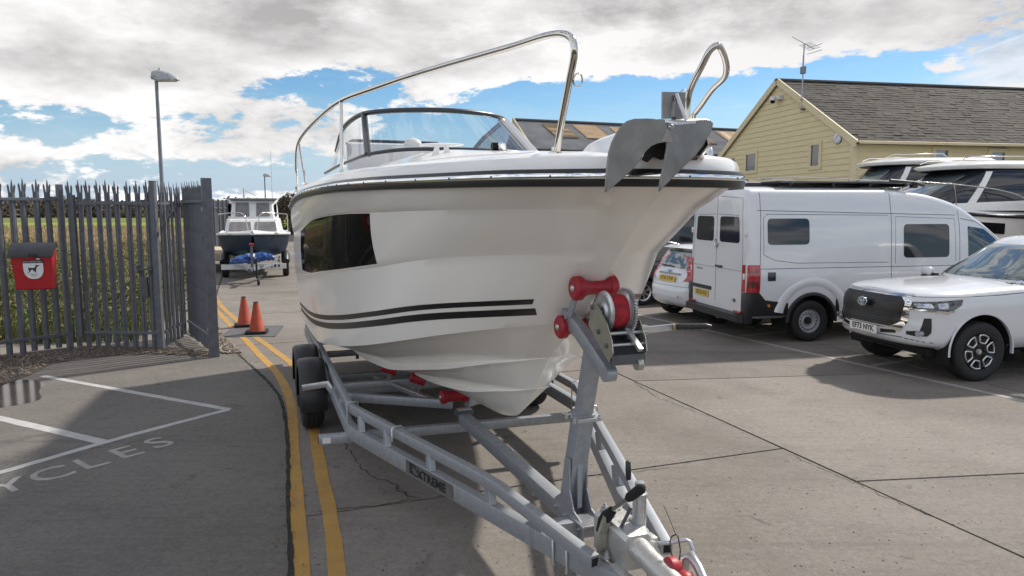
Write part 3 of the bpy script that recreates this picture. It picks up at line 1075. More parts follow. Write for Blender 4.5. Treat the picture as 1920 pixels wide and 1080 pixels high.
pts = []
while len(pts) < 26000:
    y = 11.4 + (rng.random() ** 1.5) * 34
    x = rng.uniform(-0.80 * y - 2, fence_x(y) - 0.25)
    if x > -7.2 and y < 11.5: continue
    pts.append((x, y))
blades('grass', [p for i, p in enumerate(pts) if i % 3], 0.18, 0.5, 0.012, 'weed', 21)
blades('grass', [p for i, p in enumerate(pts) if not i % 3 and p[1] < 24], 0.2, 0.55, 0.014, 'weed_bright', 22)
blades('grass', [(p[0], p[1]) for i, p in enumerate(pts) if not i % 3 and p[1] >= 20], 0.25, 0.5, 0.014, 'dry_reed', 25)
bl_ = []
for k in range(150):
    y = 11.8 + (rng.random() ** 1.4) * 26; x = rng.uniform(-0.78 * y - 2, fence_x(y) - 0.6)
    r = rng.uniform(0.25, 0.8)
    bl_.append((x, y, rng.uniform(0.0, 0.3), r * 1.3, r, r * rng.uniform(0.5, 1.0)))
leaves('bramble', bl_[:95], 15000, 0.045, 'weed', 31)
leaves('bramble', bl_[95:], 8000, 0.04, 'weed_bright', 32)
leaves('bramble', [(b[0] + .3, b[1] - .4, b[2] + .1, b[3] * .7, b[4] * .7, b[5] * .8) for b in bl_[::4]], 5000, 0.04, 'hedge', 33)
pts = []
while len(pts) < 12000:
    y = rng.uniform(44, 84); x = rng.uniform(-0.8 * y - 4, -0.36 * y)
    pts.append((x, y))
blades('reed_bed', pts, 0.22, 0.5, 0.05, 'dry_reed', 23, 0.3)
hb = []
for k in range(170):
    y = rng.uniform(168, 184); x = -150 + k * 1.25 + rng.uniform(-1, 1); r = rng.uniform(1.6, 3.2)
    hb.append((x, y, r * 0.4, r * 1.5, r, r * rng.uniform(0.7, 1.05)))
leaves('hedgerow', hb, 26000, 0.55, 'hedge', 34)
hb = []
for k in range(120):
    x = -560 + k * 6.5; r = rng.uniform(5, 9)
    hb.append((x, 520 + rng.uniform(-20, 20), r * 0.4, r * 1.6, r, r * rng.uniform(0.5, 0.95)))
leaves('far_wood', hb, 14000, 1.8, 'hedge', 35)


# ---------------------------------------------------------------- palisade fence and gates
def pale_mesh(h=2.62):
    mb = MB()
    prof = [(-.042, 0), (-.042, .010), (-.024, .016), (-.012, .034), (.012, .034), (.024, .016), (.042, .010), (.042, 0), (.020, .004), (.009, .022), (-.009, .022), (-.020, .004)]
    mb.prism(prof, h - 0.22, Matrix.Translation((0, 0, 0.03)))
    z = h - 0.20
    for x0, x1, y0, top, dx in ((-.042, -.016, .004, h - .07, -.012), (-.015, .015, .024, h, 0), (.016, .042, .004, h - .07, .012)):
        mb.loft([[(x0, y0 - .004, z), (x1, y0 - .004, z), (x1, y0 + .008, z), (x0, y0 + .008, z)],
                 [(x0 + dx, y0 + .004, z + .10), (x1 + dx, y0 + .004, z + .10), (x1 + dx, y0 + .014, z + .10), (x0 + dx, y0 + .014, z + .10)],
                 [((x0 + x1) / 2 - .003 + 1.0 * dx, y0 + .012, top), ((x0 + x1) / 2 + .003 + 1.0 * dx, y0 + .012, top), ((x0 + x1) / 2 + .003 + 1.0 * dx, y0 + .016, top), ((x0 + x1) / 2 - .003 + 1.0 * dx, y0 + .016, top)]])
    me = mb.build('pale', 'fence_steel', None, 0, fixn=True)
    d = me.data
    bpy.data.objects.remove(me)
    return d


PALE = pale_mesh()


def palisade(name, a, b, label, cat, spacing, post0=None, post1=None, off0=0.06, off1=0.06, rails=(0.24, 2.33), side=-1, h=2.58, group=None, jitter=0.006, rail_x=(0.0, 0.0), poster=0.075):
    A, B = Vector(a), Vector(b)
    d = (B - A); Ln = d.length; ang = atan2(d.y, d.x)
    t = thing(name, label, cat, (A.x, A.y, 0), ang, group)
    n = max(1, int(round((Ln - off0 - off1) / spacing)))
    rg = random.Random(hash(label) % 1000 if False else len(label) * 7)
    for i in range(n + 1):
        x = off0 + (Ln - off0 - off1) * i / n
        o = link('pale', PALE, t, (x + rg.uniform(-jitter, jitter), 0.0, rg.uniform(-.015, .02)))
        o.rotation_euler = (rg.uniform(-.006, .006), rg.uniform(-.008, .008), rg.uniform(-.06, .06) + (pi if side > 0 else 0))
        o.scale = (1, -1 if side < 0 else -1, 1)
    for z in rails:
        mb = MB(); mb.bar([(rail_x[0], side * 0.03, z), (Ln + rail_x[1], side * 0.03, z)], 0.04, 0.045, 0.004)
        mb.build('rail', 'fence_steel', t, 0)
    for pp, x in ((post0, 0), (post1, Ln)):
        if pp:
            mb = MB(); mb.box((x, side * 0.05, pp / 2), (poster, poster * 1.25, pp), bev=0.006)
            for z in (0.3, pp - 0.35): mb.cyl((x, side * 0.05 + side * poster * .62, z), (x, side * 0.05 + side * (poster * .62 + .015), z), 0.014, seg=8)
            mb.build('post', 'fence_steel', t, 0)
    return t


F1 = palisade('palisade_fence', (-9.4, 7.6), (-6.98, 11.0), 'grey steel palisade fence run left of the gate, carrying the red dog waste bin', 'fence', 0.168, None, 2.56, off0=0.05, off1=0.14, rail_x=(0, -0.02))
G1 = palisade('palisade_gate', (-6.84, 11.0), (-5.56, 10.97), 'grey palisade gate leaf standing closed across the path, padlocked on its right', 'gate', 0.152, None, None, off0=0.04, off1=0.05, rails=(0.26, 2.27), rail_x=(0, 0))
# gate hinge stile, latch and padlock
mb = MB(); mb.box((0.11, -0.055, 1.3), (0.06, 0.06, 2.2), bev=.005); mb.build('hinge_stile', 'fence_steel', G1, 0)
mb = MB(); mb.box((1.17, -0.06, 1.26), (0.24, 0.03, 0.035)); mb.cyl((1.06, -0.06, 1.2), (1.06, -0.06, 1.32), .02); mb.cyl((1.24, -0.06, 1.18), (1.24, -0.06, 1.30), .018)
mb.build('gate_latch', 'galv_dark', G1, 30)
mb = MB(); mb.box((1.16, -0.05, 0.98), (0.09, 0.05, 0.32), bev=.006); mb.build('lock_box', 'galv_dark', G1, 0)
gp = thing('gate_post', 'square grey steel gate post between the two gate leaves, in front of the lamp post', 'post', (-5.47, 10.90, 0))
mb = MB(); mb.box((0, 0, 1.30), (0.08, 0.09, 2.6), bev=.008); mb.build('post', 'fence_steel', gp, 0)
mb = MB(); mb.box((0, 0, 2.605), (0.085, 0.095, 0.012)); mb.build('post_cap', 'galv_dark', gp, 0)
F2 = palisade('palisade_fence', (-5.44, 11.0), (-5.60, 12.05), 'short grey palisade return behind the square gate post, seen almost end on', 'fence', 0.20, None, None, rails=(0.26, 2.27), side=1, off0=.1, off1=.05)
F3 = palisade('palisade_gate', (-5.58, 12.15), (-4.37, 10.36), 'open grey palisade gate leaf swung towards us, its end post nearest the yellow lines', 'gate', 0.150, None, 2.63, rails=(0.26, 2.3), side=-1, off0=.05, off1=.13, poster=0.105)
mb = MB(); mb.box((2.137, -0.115, 2.18), (0.07, 0.02, 0.06)); mb.box((2.137, -0.115, 0.42), (0.05, 0.02, 0.05)); mb.build('hinge_plate', 'galv', F3, 0)
mb = MB(); mb.tube([(2.137 + .045 * cos(k * pi / 6), -0.115, 1.75 + .045 * sin(k * pi / 6)) for k in range(13)], .008, 6); mb.build('pull_ring', 'galv_dark', F3, 40)

# long boundary fence running away beside the road: the pales are too fine to pick apart at this distance
A, B = Vector((-13.05, 30.5)), Vector((-16.4, 43.5))
d = B - A
bf = thing('palisade_fence', 'long grey palisade boundary fence running away beside the road behind the old boat', 'fence', (A.x, A.y, 0), atan2(d.y, d.x))
mb = MB(); n = int(d.length / 0.155)
for i in range(n):
    x = (i + .5) * d.length / n
    mb.box((x, 0.02, 1.25), (0.07, 0.02, 2.42)); mb.add([(x - .035, .01, 2.46), (x + .035, .01, 2.46), (x + .035, .03, 2.46), (x - .035, .03, 2.46), (x, .02, 2.62)], [(0, 1, 4), (1, 2, 4), (2, 3, 4), (3, 0, 4)])
tag(mb.build('pales', 'fence_steel', bf, 0), kind='stuff')
for z in (0.3, 2.2):
    mb = MB(); mb.box((d.length / 2, -0.02, z), (d.length, 0.04, 0.05)); mb.build('rail', 'fence_steel', bf, 0)
for i in range(10):
    mb = MB(); mb.box((i * d.length / 9, -0.06, 1.3), (0.09, 0.09, 2.6)); mb.build('post', 'fence_steel', bf, 0)

# ---------------------------------------------------------------- dog waste bin on the fence
bin_o = thing('dog_waste_bin', 'red dog waste bin with black lid and white dog shield, hung on the fence', 'bin')
fd = (Vector((-6.98, 11.0)) - Vector((-9.4, 7.6))).normalized()
bc = atY(70, 501, 10.18)
bin_o.location = bc
bin_o.rotation_euler = (0, 0, atan2(fd.y, fd.x) - radians(33))
W, Hh, Dp = 0.50, 0.60, 0.30
mb = MB()      # x along the fence, -y towards the yard; narrower at the foot
top = [(-W / 2, 0, Hh / 2), (W / 2, 0, Hh / 2), (W / 2, -Dp, Hh / 2 - .09), (-W / 2, -Dp, Hh / 2 - .09)]
bot = [(-W / 2 + .02, 0, -Hh / 2), (W / 2 - .02, 0, -Hh / 2), (W / 2 - .03, -Dp * .8, -Hh / 2), (-W / 2 + .03, -Dp * .8, -Hh / 2)]
mb.loft([bot, top])
body = mb.build('bin_body', 'bin_red', bin_o, 0, fixn=True)
bv = body.modifiers.new('bevel', 'BEVEL'); bv.width = .018; bv.segments = 3
mb = MB()
for k in range(5):
    pass
rings = []
for x in np.linspace(-W / 2 - .02, W / 2 + .02, 5):
    rings.append([(x, .02, Hh / 2 - .01), (x, .01, Hh / 2 + .045), (x, -.10, Hh / 2 + .06), (x, -.22, Hh / 2 + .02), (x, -Dp - .03, Hh / 2 - .10), (x, -Dp - .03, Hh / 2 - .135), (x, -Dp - .01, Hh / 2 - .12), (x, -.2, Hh / 2 - .04)])
mb.loft(rings)
lid = mb.build('lid', 'bin_lid', bin_o, 50, fixn=True)
mb = MB(); mb.box((0.03, -Dp - .035, Hh / 2 - .105), (0.11, 0.02, 0.05), bev=.005); mb.build('lid_handle', 'black_plastic', lid, 0)
mb = MB(); mb.box((0.085, -Dp - .012, Hh / 2 - .165), (0.045, 0.02, 0.022), bev=.004); mb.build('latch', 'galv_bright', bin_o, 0)
# front panel plane: slopes in towards the foot
fn = Vector((0, -1, -0.13)).normalized()
FM = plane_matrix(Vector((0.015, -Dp * .9 - .012, -.045)), (1, 0, 0), fn)
sh = [(-.12, .125), (.12, .125)] + [(.12 * cos(t) ** .8, -.14 * sin(t) + .04) for t in np.linspace(0.02, pi / 2 - .02, 10)] + [(-.12 * cos(t) ** .8, -.14 * sin(t) + .04) for t in np.linspace(pi / 2 - .02, .02, 10)]
mb = MB(); mb.prism(sh, .003, FM); shield = mb.build('shield_sign', 'print_white', bin_o, 0, fixn=True)
mb = MB(); mb.prism([(-.122, .128), (.122, .128), (.122, .165), (-.122, .165)], .003, FM); band = mb.build('sign_band', 'print_black', bin_o, 0, fixn=True)
text_obj('band_lettering', 'DOG WASTE ONLY', .026, 'print_white', FM @ Matrix.Translation((0, .146, .004)), band)
dog = [(-.075, -.038), (-.055, -.03), (-.05, -.005), (-.06, .012), (-.052, .045), (-.04, .03), (.02, .028), (.038, .06), (.042, .082), (.05, .07), (.082, .07), (.085, .06), (.062, .052), (.045, .03), (.038, .0), (.035, -.04),
       (.025, -.04), (.022, -.005), (.012, -.03), (.004, -.03), (.006, .003), (-.025, .002), (-.035, -.02), (-.06, -.045)]
mb = MB(); mb.prism([(x * .95 - .005, y * .95 + .03) for x, y in dog], .002, FM @ Matrix.Translation((0, 0, .003))); mb.build('dog_emblem', 'print_black', shield, 0, fixn=True)
mb = MB()
for k, (w2, y) in enumerate(((.05, -.035), (.035, -.05), (.02, -.064))): mb.prism([(-w2, y), (w2, y), (w2, y + .006), (-w2, y + .006)], .001, FM @ Matrix.Translation((0, 0, .003)))
mb.build('small_print', 'print_grey', shield, 0)


# ---------------------------------------------------------------- lamp posts
def lamp_post(px_top, py_top, Y, w, label, hs=1.0):
    P = atY(px_top, py_top, Y)
    t = thing('lamp_post', label, 'lamp post', (P.x, P.y, 0), 0, 'lamp posts along the lane')
    mb = MB(); mb.lathe([(w * .75, 0), (w * .75, 1.2), (w * .55, 1.3), (w * .42, P.z)], 14); mb.build('pole', 'lamp_grey', t, 50)
    # hooded lantern reaching to the right
    rings = []
    for k, (x, zt, zb, yw) in enumerate(((-.10, .13, .05, .10), (-.06, .25, .0, .15), (.15, .27, -.02, .17), (.38, .20, -.01, .16), (.56, .08, 0., .10), (.60, .02, 0.0, .05))):
        rings.append([(x * hs, -yw * hs, P.z + zb * hs), (x * hs, -yw * hs * .8, P.z + (zt * .75 + zb * .25) * hs), (x * hs, 0, P.z + zt * hs), (x * hs, yw * hs * .8, P.z + (zt * .75 + zb * .25) * hs), (x * hs, yw * hs, P.z + zb * hs)])
    mb = MB(); mb.loft(rings); mb.build('lantern_hood', 'lamp_hood', t, 60, fixn=True)
    mb = MB(); mb.box((.25 * hs, 0, P.z - .015 * hs), (.5 * hs, .26 * hs, .03 * hs)); mb.build('lamp_glass', 'lamp_white', t, 0)
    mb = MB(); mb.cyl((.1 * hs, 0, P.z + .26 * hs), (.1 * hs, 0, P.z + .31 * hs), .035 * hs, seg=10); mb.build('light_sensor', 'lamp_white', t, 50)
    return t


lamp_post(293, 150, 19.0, 0.10, 'tall grey lamp post rising behind the palisade gate, hooded lantern on top')
lamp_post(496, 331, 70, 0.13, 'small distant lamp post standing beyond the old cabin boat', 1.1)


# ---------------------------------------------------------------- traffic cones
def cone(px, py, label, rz, tilt=0.0):
    p = at(px, py)
    t = thing('traffic_cone', label, 'traffic cone', (p.x, p.y, 0.009), rz, 'traffic cones in the lane')
    mb = MB(); mb.prism(roundpoly([(-.18, -.18), (.18, -.18), (.18, .18), (-.18, .18)], .05), .045); mb.build('base', 'rubber', t, 40, fixn=True)
    mb = MB(); mb.lathe([(.135, .045), (.13, .06), (.125, .07), (.045, .53), (.04, .55), (.028, .55)], 20); mb.build('cone_body', 'cone_orange', t, 40)
    mb = MB(); mb.lathe([(.046, .515), (.042, .553), (.03, .556), (.028, .52)], 16); mb.build('tip', 'dark_timber', t, 40)
    t.rotation_euler = (tilt, tilt * .6, rz)
    return t


cone(459, 612, 'dirty orange traffic cone standing further back, left of the pair', 0.35, 0.0)
cone(482, 625, 'dirty orange traffic cone standing nearer, right of the pair', 0.2, 0.0)

# concrete ledge beside the far fence
cb = thing('stone_ledge', 'low pale stone ledge on short legs beside the far boundary fence', 'ledge', (0, 0, 0))
p = atY(410, 478, 25)
mb = MB(); mb.box((0, 0, 0), (1.6, 4.6, 0.26), bev=.04); o = mb.build('ledge_top', 'tan_timber', cb, 0, loc=(p.x - .42, p.y + 1.2, p.z - .02)); o.rotation_euler = (0, 0.06, 0.36)
for dx, dy in ((-.6, -.4), (-.1, 2.4), (-.9, 2.6), (.15, -.6)):
    mb = MB(); mb.box((p.x - .42 + dx, p.y + dy, (p.z - .14) / 2), (.14, .14, p.z - .14)); mb.build('leg', 'tan_timber', cb, 0)

# ---------------------------------------------------------------- old cabin boat on its trailer, head on, far down the lane
Yb = 22.0
K = FPX / Yb


def fb(px, py, Y=Yb): return atY(px, py, Y)


c0 = fb(481, 522)
c0.x -= .05
fo = thing('cabin_boat', 'old white cabin boat with dark navy hull, parked bow on down the lane', 'boat', (c0.x, Yb, 0), radians(90 + 12))
# x aft->? local: x forward is towards the camera (-y world)
fo.rotation_euler = (0, 0, radians(-71))
mb = MB()
G = []
st = np.linspace(0, 1, 16)
for t_ in st:
    x = 0.9 - 5.6 * t_
    b = 1.12 * min(1, (t_ / 0.42) ** 0.62) if t_ > 0 else 0.015
    zs = 1.42 - 0.10 * min(1, t_ * 2); zc = 0.98 - 0.28 * min(1, t_ * 2.2); zk = 0.62 - .12 * min(1, t_ * 4) + (0.62 if t_ == 0 else 0.30 * max(0, 1 - t_ * 9))
    bc_ = b * (0.62 + 0.26 * min(1, t_ * 1.8))
    G.append([(x - .5 * (1 if t_ == 0 else max(0, 1 - t_ * 9)) * 1, 0, zk), (x - .22 * max(0, 1 - t_ * 9), bc_ * .5, zk + (zc - zk) * .45), (x - .12 * max(0, 1 - t_ * 9), bc_, zc), (x, (b + bc_) / 2 + .03, (zs + zc) / 2 - .02), (x, b, zs)])
hull_u = [[g[2], g[3], g[4]] for g in G]; hull_l = [[g[0], g[1], g[2]] for g in G]
for nm, HG, mm in (('topside', hull_u, 'navy_gel'), ('hull_bottom', hull_l, 'teal_antifoul')):
    mb = MB(); mb.grid(HG); mb.grid([[(p[0], -p[1], p[2]) for p in r] for r in HG], flip=True)
    e = [HG[-1][j] for j in range(3)]
    mb.add([(q[0], q[1], q[2]) for q in e] + [(q[0], -q[1], q[2]) for q in e[::-1]], [tuple(range(6))])
    mb.build(nm, mm, fo, 40, doubles=True)
# gunwale, foredeck, cabin
edge = [(g[4][0], g[4][1]) for g in G]
mb = MB()
for sgn in (1, -1): mb.tube([(x, sgn * y, 1.44 - .10 * min(1, i / 7.5)) for i, (x, y) in enumerate(edge)], .045, 8)
mb.build('gunwale', 'old_white', fo, 60)
mb = MB()
mb.grid([[(x, s * y, 1.45 - .10 * min(1, i / 7.5) + .10 * (1 - abs(s) ** 2)) for s in np.linspace(-1, 1, 9)] for i, (x, y) in enumerate(edge)])
mb.build('foredeck', 'old_white', fo, 60, fixn=True)


def loftbox(base, top, zb, zt, M=None):
    mb = MB(); mb.loft([[(x, y, zb) for x, y in base], [(x, y, zt) for x, y in top]]); return mb


# lower coachroof then wheelhouse
low = loftbox([(0.1, -.78), (0.1, .78), (-2.6, .95), (-2.6, -.95)], [(-.35, -.70), (-.35, .70), (-2.6, .86), (-2.6, -.86)], 1.40, 1.86).build('coachroof', 'old_white', fo, 0, fixn=True)
low.modifiers.new('bevel', 'BEVEL').width = .04
wh = loftbox([(-.75, -.66), (-.75, .66), (-2.6, .82), (-2.6, -.82)], [(-1.12, -.60), (-1.12, .60), (-2.6, .76), (-2.6, -.76)], 1.83, 2.46).build('wheelhouse', 'old_white', fo, 0, fixn=True)
wh.modifiers.new('bevel', 'BEVEL').width = .03
mb = MB(); mb.box((-1.8, 0, 2.49), (1.75, 1.52, .05), bev=.02); mb.build('cabin_roof', 'lamp_grey', fo, 0)
# window covers lying on the sloping fronts
for nm, z0, z1, x0, x1, hw in (('windscreen_cover', 1.83, 2.46, -.75, -1.12, .62), ('window_cover', 1.40, 1.86, .1, -.35, .74)):
    n_ = Vector((z1 - z0, 0, x0 - x1)).normalized()
    for s in (-1, 1):
        M = plane_matrix(Vector(((x0 + x1) / 2, s * hw * .5, (z0 + z1) / 2)) + n_ * .004, (0, 1, 0), n_)
        hh = (z1 - z0) * .40; ww = hw * (.34 if nm[:5] == 'winds' else .44)
        mb = MB(); mb.prism(roundpoly([(-ww, -hh), (ww, -hh), (ww * .93, hh), (-ww * .93, hh)], .03), .012, M); mb.build(nm, 'window_cover', fo, 0, fixn=True)
for s in (-1, 1):
    mb = MB(); mb.prism(roundpoly([(-1.2, 2.36), (-.95, 1.95), (-2.3, 1.92), (-2.3, 2.36)], .05), .012, plane_matrix(Vector((0, s * .735, 0)), (1, 0, 0), (0, -1, 0)) if s < 0 else plane_matrix(Vector((0, s * .735, 0)), (1, 0, 0), (0, -1, 0))); mb.build('side_window', 'window_glass', fo, 0, fixn=True)
    # bow rails, one each side
    mb = MB(); mb.tube(smoothline([(.55, s * .12, 1.5), (.45, s * .16, 1.75), (.40, s * .22, 1.98), (.22, s * .36, 2.06), (-.3, s * .85, 2.02), (-1.0, s * 1.05, 1.98), (-1.1, s * 1.06, 1.9), (-1.12, s * 1.07, 1.4)], 34), .017, 8); mb.build('bow_rail', 'stainless', fo, 60)
mb = MB(); mb.tube([(-1.5, -.25, 2.5), (-1.5, -.25, 2.78), (-1.5, .1, 2.60)], .012, 6); mb.cyl((-1.6, -.28, 2.5), (-1.6, -.28, 2.85), .02, seg=8); mb.build('mast_light', 'stainless', fo, 60)
mb = MB(); mb.cyl((-2.2, .62, 2.5), (-2.2, .62, 4.15), .012, .006, 6); mb.build('whip_aerial', 'lamp_white', fo, 60)
mb = MB(); mb.sphere((.78, 0, 1.40), (.07, .06, .05), 10); mb.build('bow_fitting', 'galv_bright', fo, 60)

ft = thing('boat_trailer', 'old trailer under the navy hulled cabin boat, with blue tarpaulin and jockey wheel', 'trailer', (c0.x, Yb, 0), radians(-73))
for s in (-1, 1):
    mb = MB(); mb.lathe([(.12, -.1), (.26, -.1), (.31, -.07), (.31, .07), (.26, .1), (.12, .1)], 24, Matrix.Translation((-.9, s * .92, .31)) @ Matrix.Rotation(pi / 2, 4, 'X')); w_ = mb.build('wheel', 'rubber', ft, 40)
    mb = MB(); mb.tube([(-1.35 + .9 * k / 10, s * .92, .50 + .22 * sin(pi * k / 10)) for k in range(11)], .13, 8); mb.build('mudguard', 'black_plastic', ft, 60)
    mb = MB(); mb.bar([(-2.8, s * .7, .48), (-.3, s * .7, .46), (1.7, s * .05, .44)], .06, .08); mb.build('side_beam', 'galv', ft, 0)
mb = MB(); mb.box((.1, 0, .40), (.06, 1.9, .16)); lb = mb.build('light_board', 'old_white', ft, 0)
mb = MB()
for k in range(4): mb.prism(ellipse(0, 0, .03, .05, 10), .006, plane_matrix(Vector((.13, .40 + k * .11, .41)), (0, 1, 0), (1, 0, 0)))
mb.build('light_board_hole', 'print_black', lb, 0)
mb = MB(); mb.bar([(1.25, 0, .46), (1.1, 0, 1.15)], .07, .07); mb.build('winch_post', 'galv_dark', ft, 0)
mb = MB(); mb.cyl((1.12, -.06, 1.12), (1.12, .06, 1.12), .05, seg=12); mb.build('bow_roller', 'red_roller', ft, 50)
mb = MB(); mb.bar([(1.5, 0, .44), (2.2, 0, .44)], .09, .09); mb.cyl((2.2, 0, .46), (2.42, 0, .46), .05); mb.build('coupling', 'galv_dark', ft, 0)
mb = MB(); mb.cyl((2.0, .16, .75), (2.0, .16, .2), .028); mb.lathe([(.03, -.03), (.09, -.035), (.11, 0), (.09, .035), (.03, .03)], 16, Matrix.Translation((2.02, .20, .11)) @ Matrix.Rotation(pi / 2, 4, 'X')); mb.build('jockey_wheel', 'rubber', ft, 40)
# bundled blue tarpaulin lying on the drawbar
tb = MB(); rg = random.Random(4)
G = []
for i in range(26):
    u_ = i / 25; r = []
    for j in range(15):
        v_ = j / 14 * 2 * pi
        rad = (.075 + .065 * sin(pi * u_)) * (1 + rg.uniform(-.25, .25)); r.append((1.0 + .10 * sin(u_ * 7) + cos(v_) * rad * 1.3, -.62 + 1.25 * u_, .62 + sin(v_) * rad + .09 * sin(pi * min(1, u_ * 1.2)) + .12 * (u_ > .55) * sin((u_ - .55) * 5)))
    G.append(r)
tb.grid(G); o = tb.build('tarpaulin', 'tarp_blue', None, 30, fixn=True)
o.matrix_world = Matrix.Translation((c0.x, Yb, 0)) @ Matrix.Rotation(radians(-73), 4, 'Z')
tag(o, 'crumpled blue tarpaulin draped over the drawbar of the old boat trailer', 'tarpaulin')

# scrubby tree beyond, just left of the white boat
tr = thing('bush', 'small dark evergreen bush beyond the old cabin boat, close to the white hull', 'bush')
q = atY(545, 376, 60)
tr.location = (q.x, 60, 0)
leaves('crown', [(0, 0, 1.8, 1.2, 1.0, 1.7), (.8, .3, 1.4, 1.0, 1, 1.3), (-.5, 0, 2.4, .7, .7, .8)], 2600, .12, 'hedge', 44, None, tr)
mb = MB(); mb.cyl((0, 0, 0), (0, 0, 1.5), .12, .07, 8); mb.build('trunk', 'dark_timber', tr, 50)


# ================================================================ the white boat
boat = thing('motor_boat', 'large glossy white motor boat with black hull stripes, standing on the galvanised trailer', 'boat', BOAT_O, BOAT_RZ)
L0 = 0.05
SA = -7.6
HL = {   # hull lines: distance along the keel, half breadth, height
 'sheer': ([.12, .105, .04, -.1, -.3, -.85, -1.5, -2.5, -4.2, -6, -7.6], [0, .16, .35, .50, .655, .87, 1.075, 1.2, 1.26, 1.27, 1.25], [2.335, 2.335, 2.335, 2.337, 2.34, 2.345, 2.35, 2.355, 2.35, 2.31, 2.22]),
 'knuckle': ([-.13, -.2, -.28, -.45, -.63, -1.0, -1.6, -2.4, -4, -5.6, -7.6], [0, .21, .345, .51, .64, .82, 1.0, 1.12, 1.2, 1.235, 1.23], [2.19, 2.19, 2.195, 2.195, 2.195, 2.19, 2.18, 2.17, 2.115, 2.0, 1.86]),
 'recess': ([-.40, -.5, -.65, -1.0, -1.3, -2.0, -3.0, -4.0, -6, -7.6], [0, .19, .355, .61, .78, .985, 1.105, 1.165, 1.22, 1.215], [1.95, 1.95, 1.95, 1.93, 1.90, 1.81, 1.70, 1.60, 1.40, 1.28]),
 'chine': ([-.84, -.92, -1.05, -1.35, -1.9, -2.7, -4, -5.2, -7.6], [0, .17, .34, .60, .84, .99, 1.09, 1.14, 1.14], [1.55, 1.53, 1.50, 1.43, 1.30, 1.13, .90, .74, .62]),
 'strake': ([-1.30, -1.37, -1.5, -1.9, -2.4, -3.4, -5, -7.6], [0, .15, .30, .46, .55, .67, .75, .75], [1.24, 1.22, 1.19, 1.09, .98, .79, .66, .58]),
 'low_strake': ([-1.52, -1.58, -1.75, -2.1, -3.4, -5, -7.6], [0, .09, .19, .28, .36, .40, .40], [.98, .965, .93, .855, .68, .57, .53]),
 'keel': ([-1.72, -1.9, -2.4, -3, -5, -7.6], [0, 0, 0, 0, 0, 0], [.79, .69, .585, .54, .51, .50]),
}
NU = 76
U2 = np.linspace(0, 1, NU) ** 1.9


def hline(nm, dw=0.0, dz=0.0, ramp=False):
    S, W_, Z = HL[nm]
    s = S[0] + (SA - S[0]) * U2
    r = np.clip((S[0] - s) / (1.6 if nm in ('recess', 'knuckle') else 0.7), 0, 1) ** (1.5 if nm in ('recess', 'knuckle') else .7) if ramp else np.clip((S[0] - s) / 0.12, 0, 1)
    return np.stack([s, pchip(S, W_, s) + dw * r, pchip(S, Z, s) + dz * r], -1)


def between(a, b, n, bulge=0.0, ex=1.0):
    out = []
    fade = np.clip((a[0, 0] - a[:, 0]) / 0.6, 0, 1)
    for k in range(1, n):
        t = (k / n) ** ex
        r = a * (1 - t) + b * t
        r = r.copy(); r[:, 1] += bulge * sin(pi * t) * fade
        out.append(r)
    return out


sheer = hline('sheer'); kn = hline('knuckle'); kn2 = hline('knuckle', -.010, -.006, True)
rc = hline('recess'); rc2 = hline('recess', -.010, -.010, True)
ch = hline('chine'); ch2 = hline('chine', -.055, -.012, True)
s1a = hline('strake', -.025, .035, True); s1 = hline('strake', .03, -.012, True); s1b = hline('strake', -.03, -.02, True)
s2a = hline('low_strake', -.02, .022, True); s2 = hline('low_strake', .025, -.010, True); s2b = hline('low_strake', -.025, -.016, True)
kl = hline('keel')
rows = [sheer] + between(sheer, kn, 5, .012) + [kn, kn2] + between(kn2, rc, 7, .012) + [rc, rc2] + between(rc2, ch, 9, .012) + [ch, ch2] + between(ch2, s1a, 6, .006) + [s1a, s1, s1b] + between(s1b, s2a, 5, .004) + [s2a, s2, s2b] + between(s2b, kl, 4, .008) + [kl]
for r in rows[1:]:
    r[:, 1] = np.maximum(r[:, 1], 0)
mb = MB()
for sg in (-1, 1):
    mb.grid([[(p[0], L0 + sg * p[1], p[2]) for p in r] for r in rows], flip=sg > 0)
tr_ = [(rows[k][-1][0], L0 - rows[k][-1][1], rows[k][-1][2]) for k in range(len(rows))]
mb.add(tr_ + [(p[0], 2 * L0 - p[1], p[2]) for p in tr_[::-1]], [tuple(range(2 * len(tr_)))])
hull = mb.build('hull', 'gelcoat', boat, 28, doubles=True)
HB = bvh_of(hull)
zN = lambda s: float(pchip(HL['knuckle'][0], HL['knuckle'][2], [s])[0])
zM = lambda s: float(pchip(HL['recess'][0], HL['recess'][2], [s])[0])
zC = lambda s: float(pchip(HL['chine'][0], HL['chine'][2], [s])[0])


def side_band(name, s0, s1_, f_top, f_bot, m, slant, n=26, off=.003, thick=.004):
    ss = np.linspace(s0, s1_, n)
    top = [(s, f_top(s)) for s in ss]; bot = [(s, f_bot(s)) for s in ss]
    bot[0] = (s0 + slant, f_bot(s0 + slant))
    for sg in (-1, 1):
        patch(name, HB, top + bot[::-1], m, boat, 'y', sg, .09, off, thick, 4.0, 60)


side_band('hull_window', -1.86, -5.9, lambda s: zN(s) - .012 - .03 * max(0, (-4.6 - s)), lambda s: zM(s) + .012 + .05 * max(0, -4.9 - s), 'black_gloss', -.10)
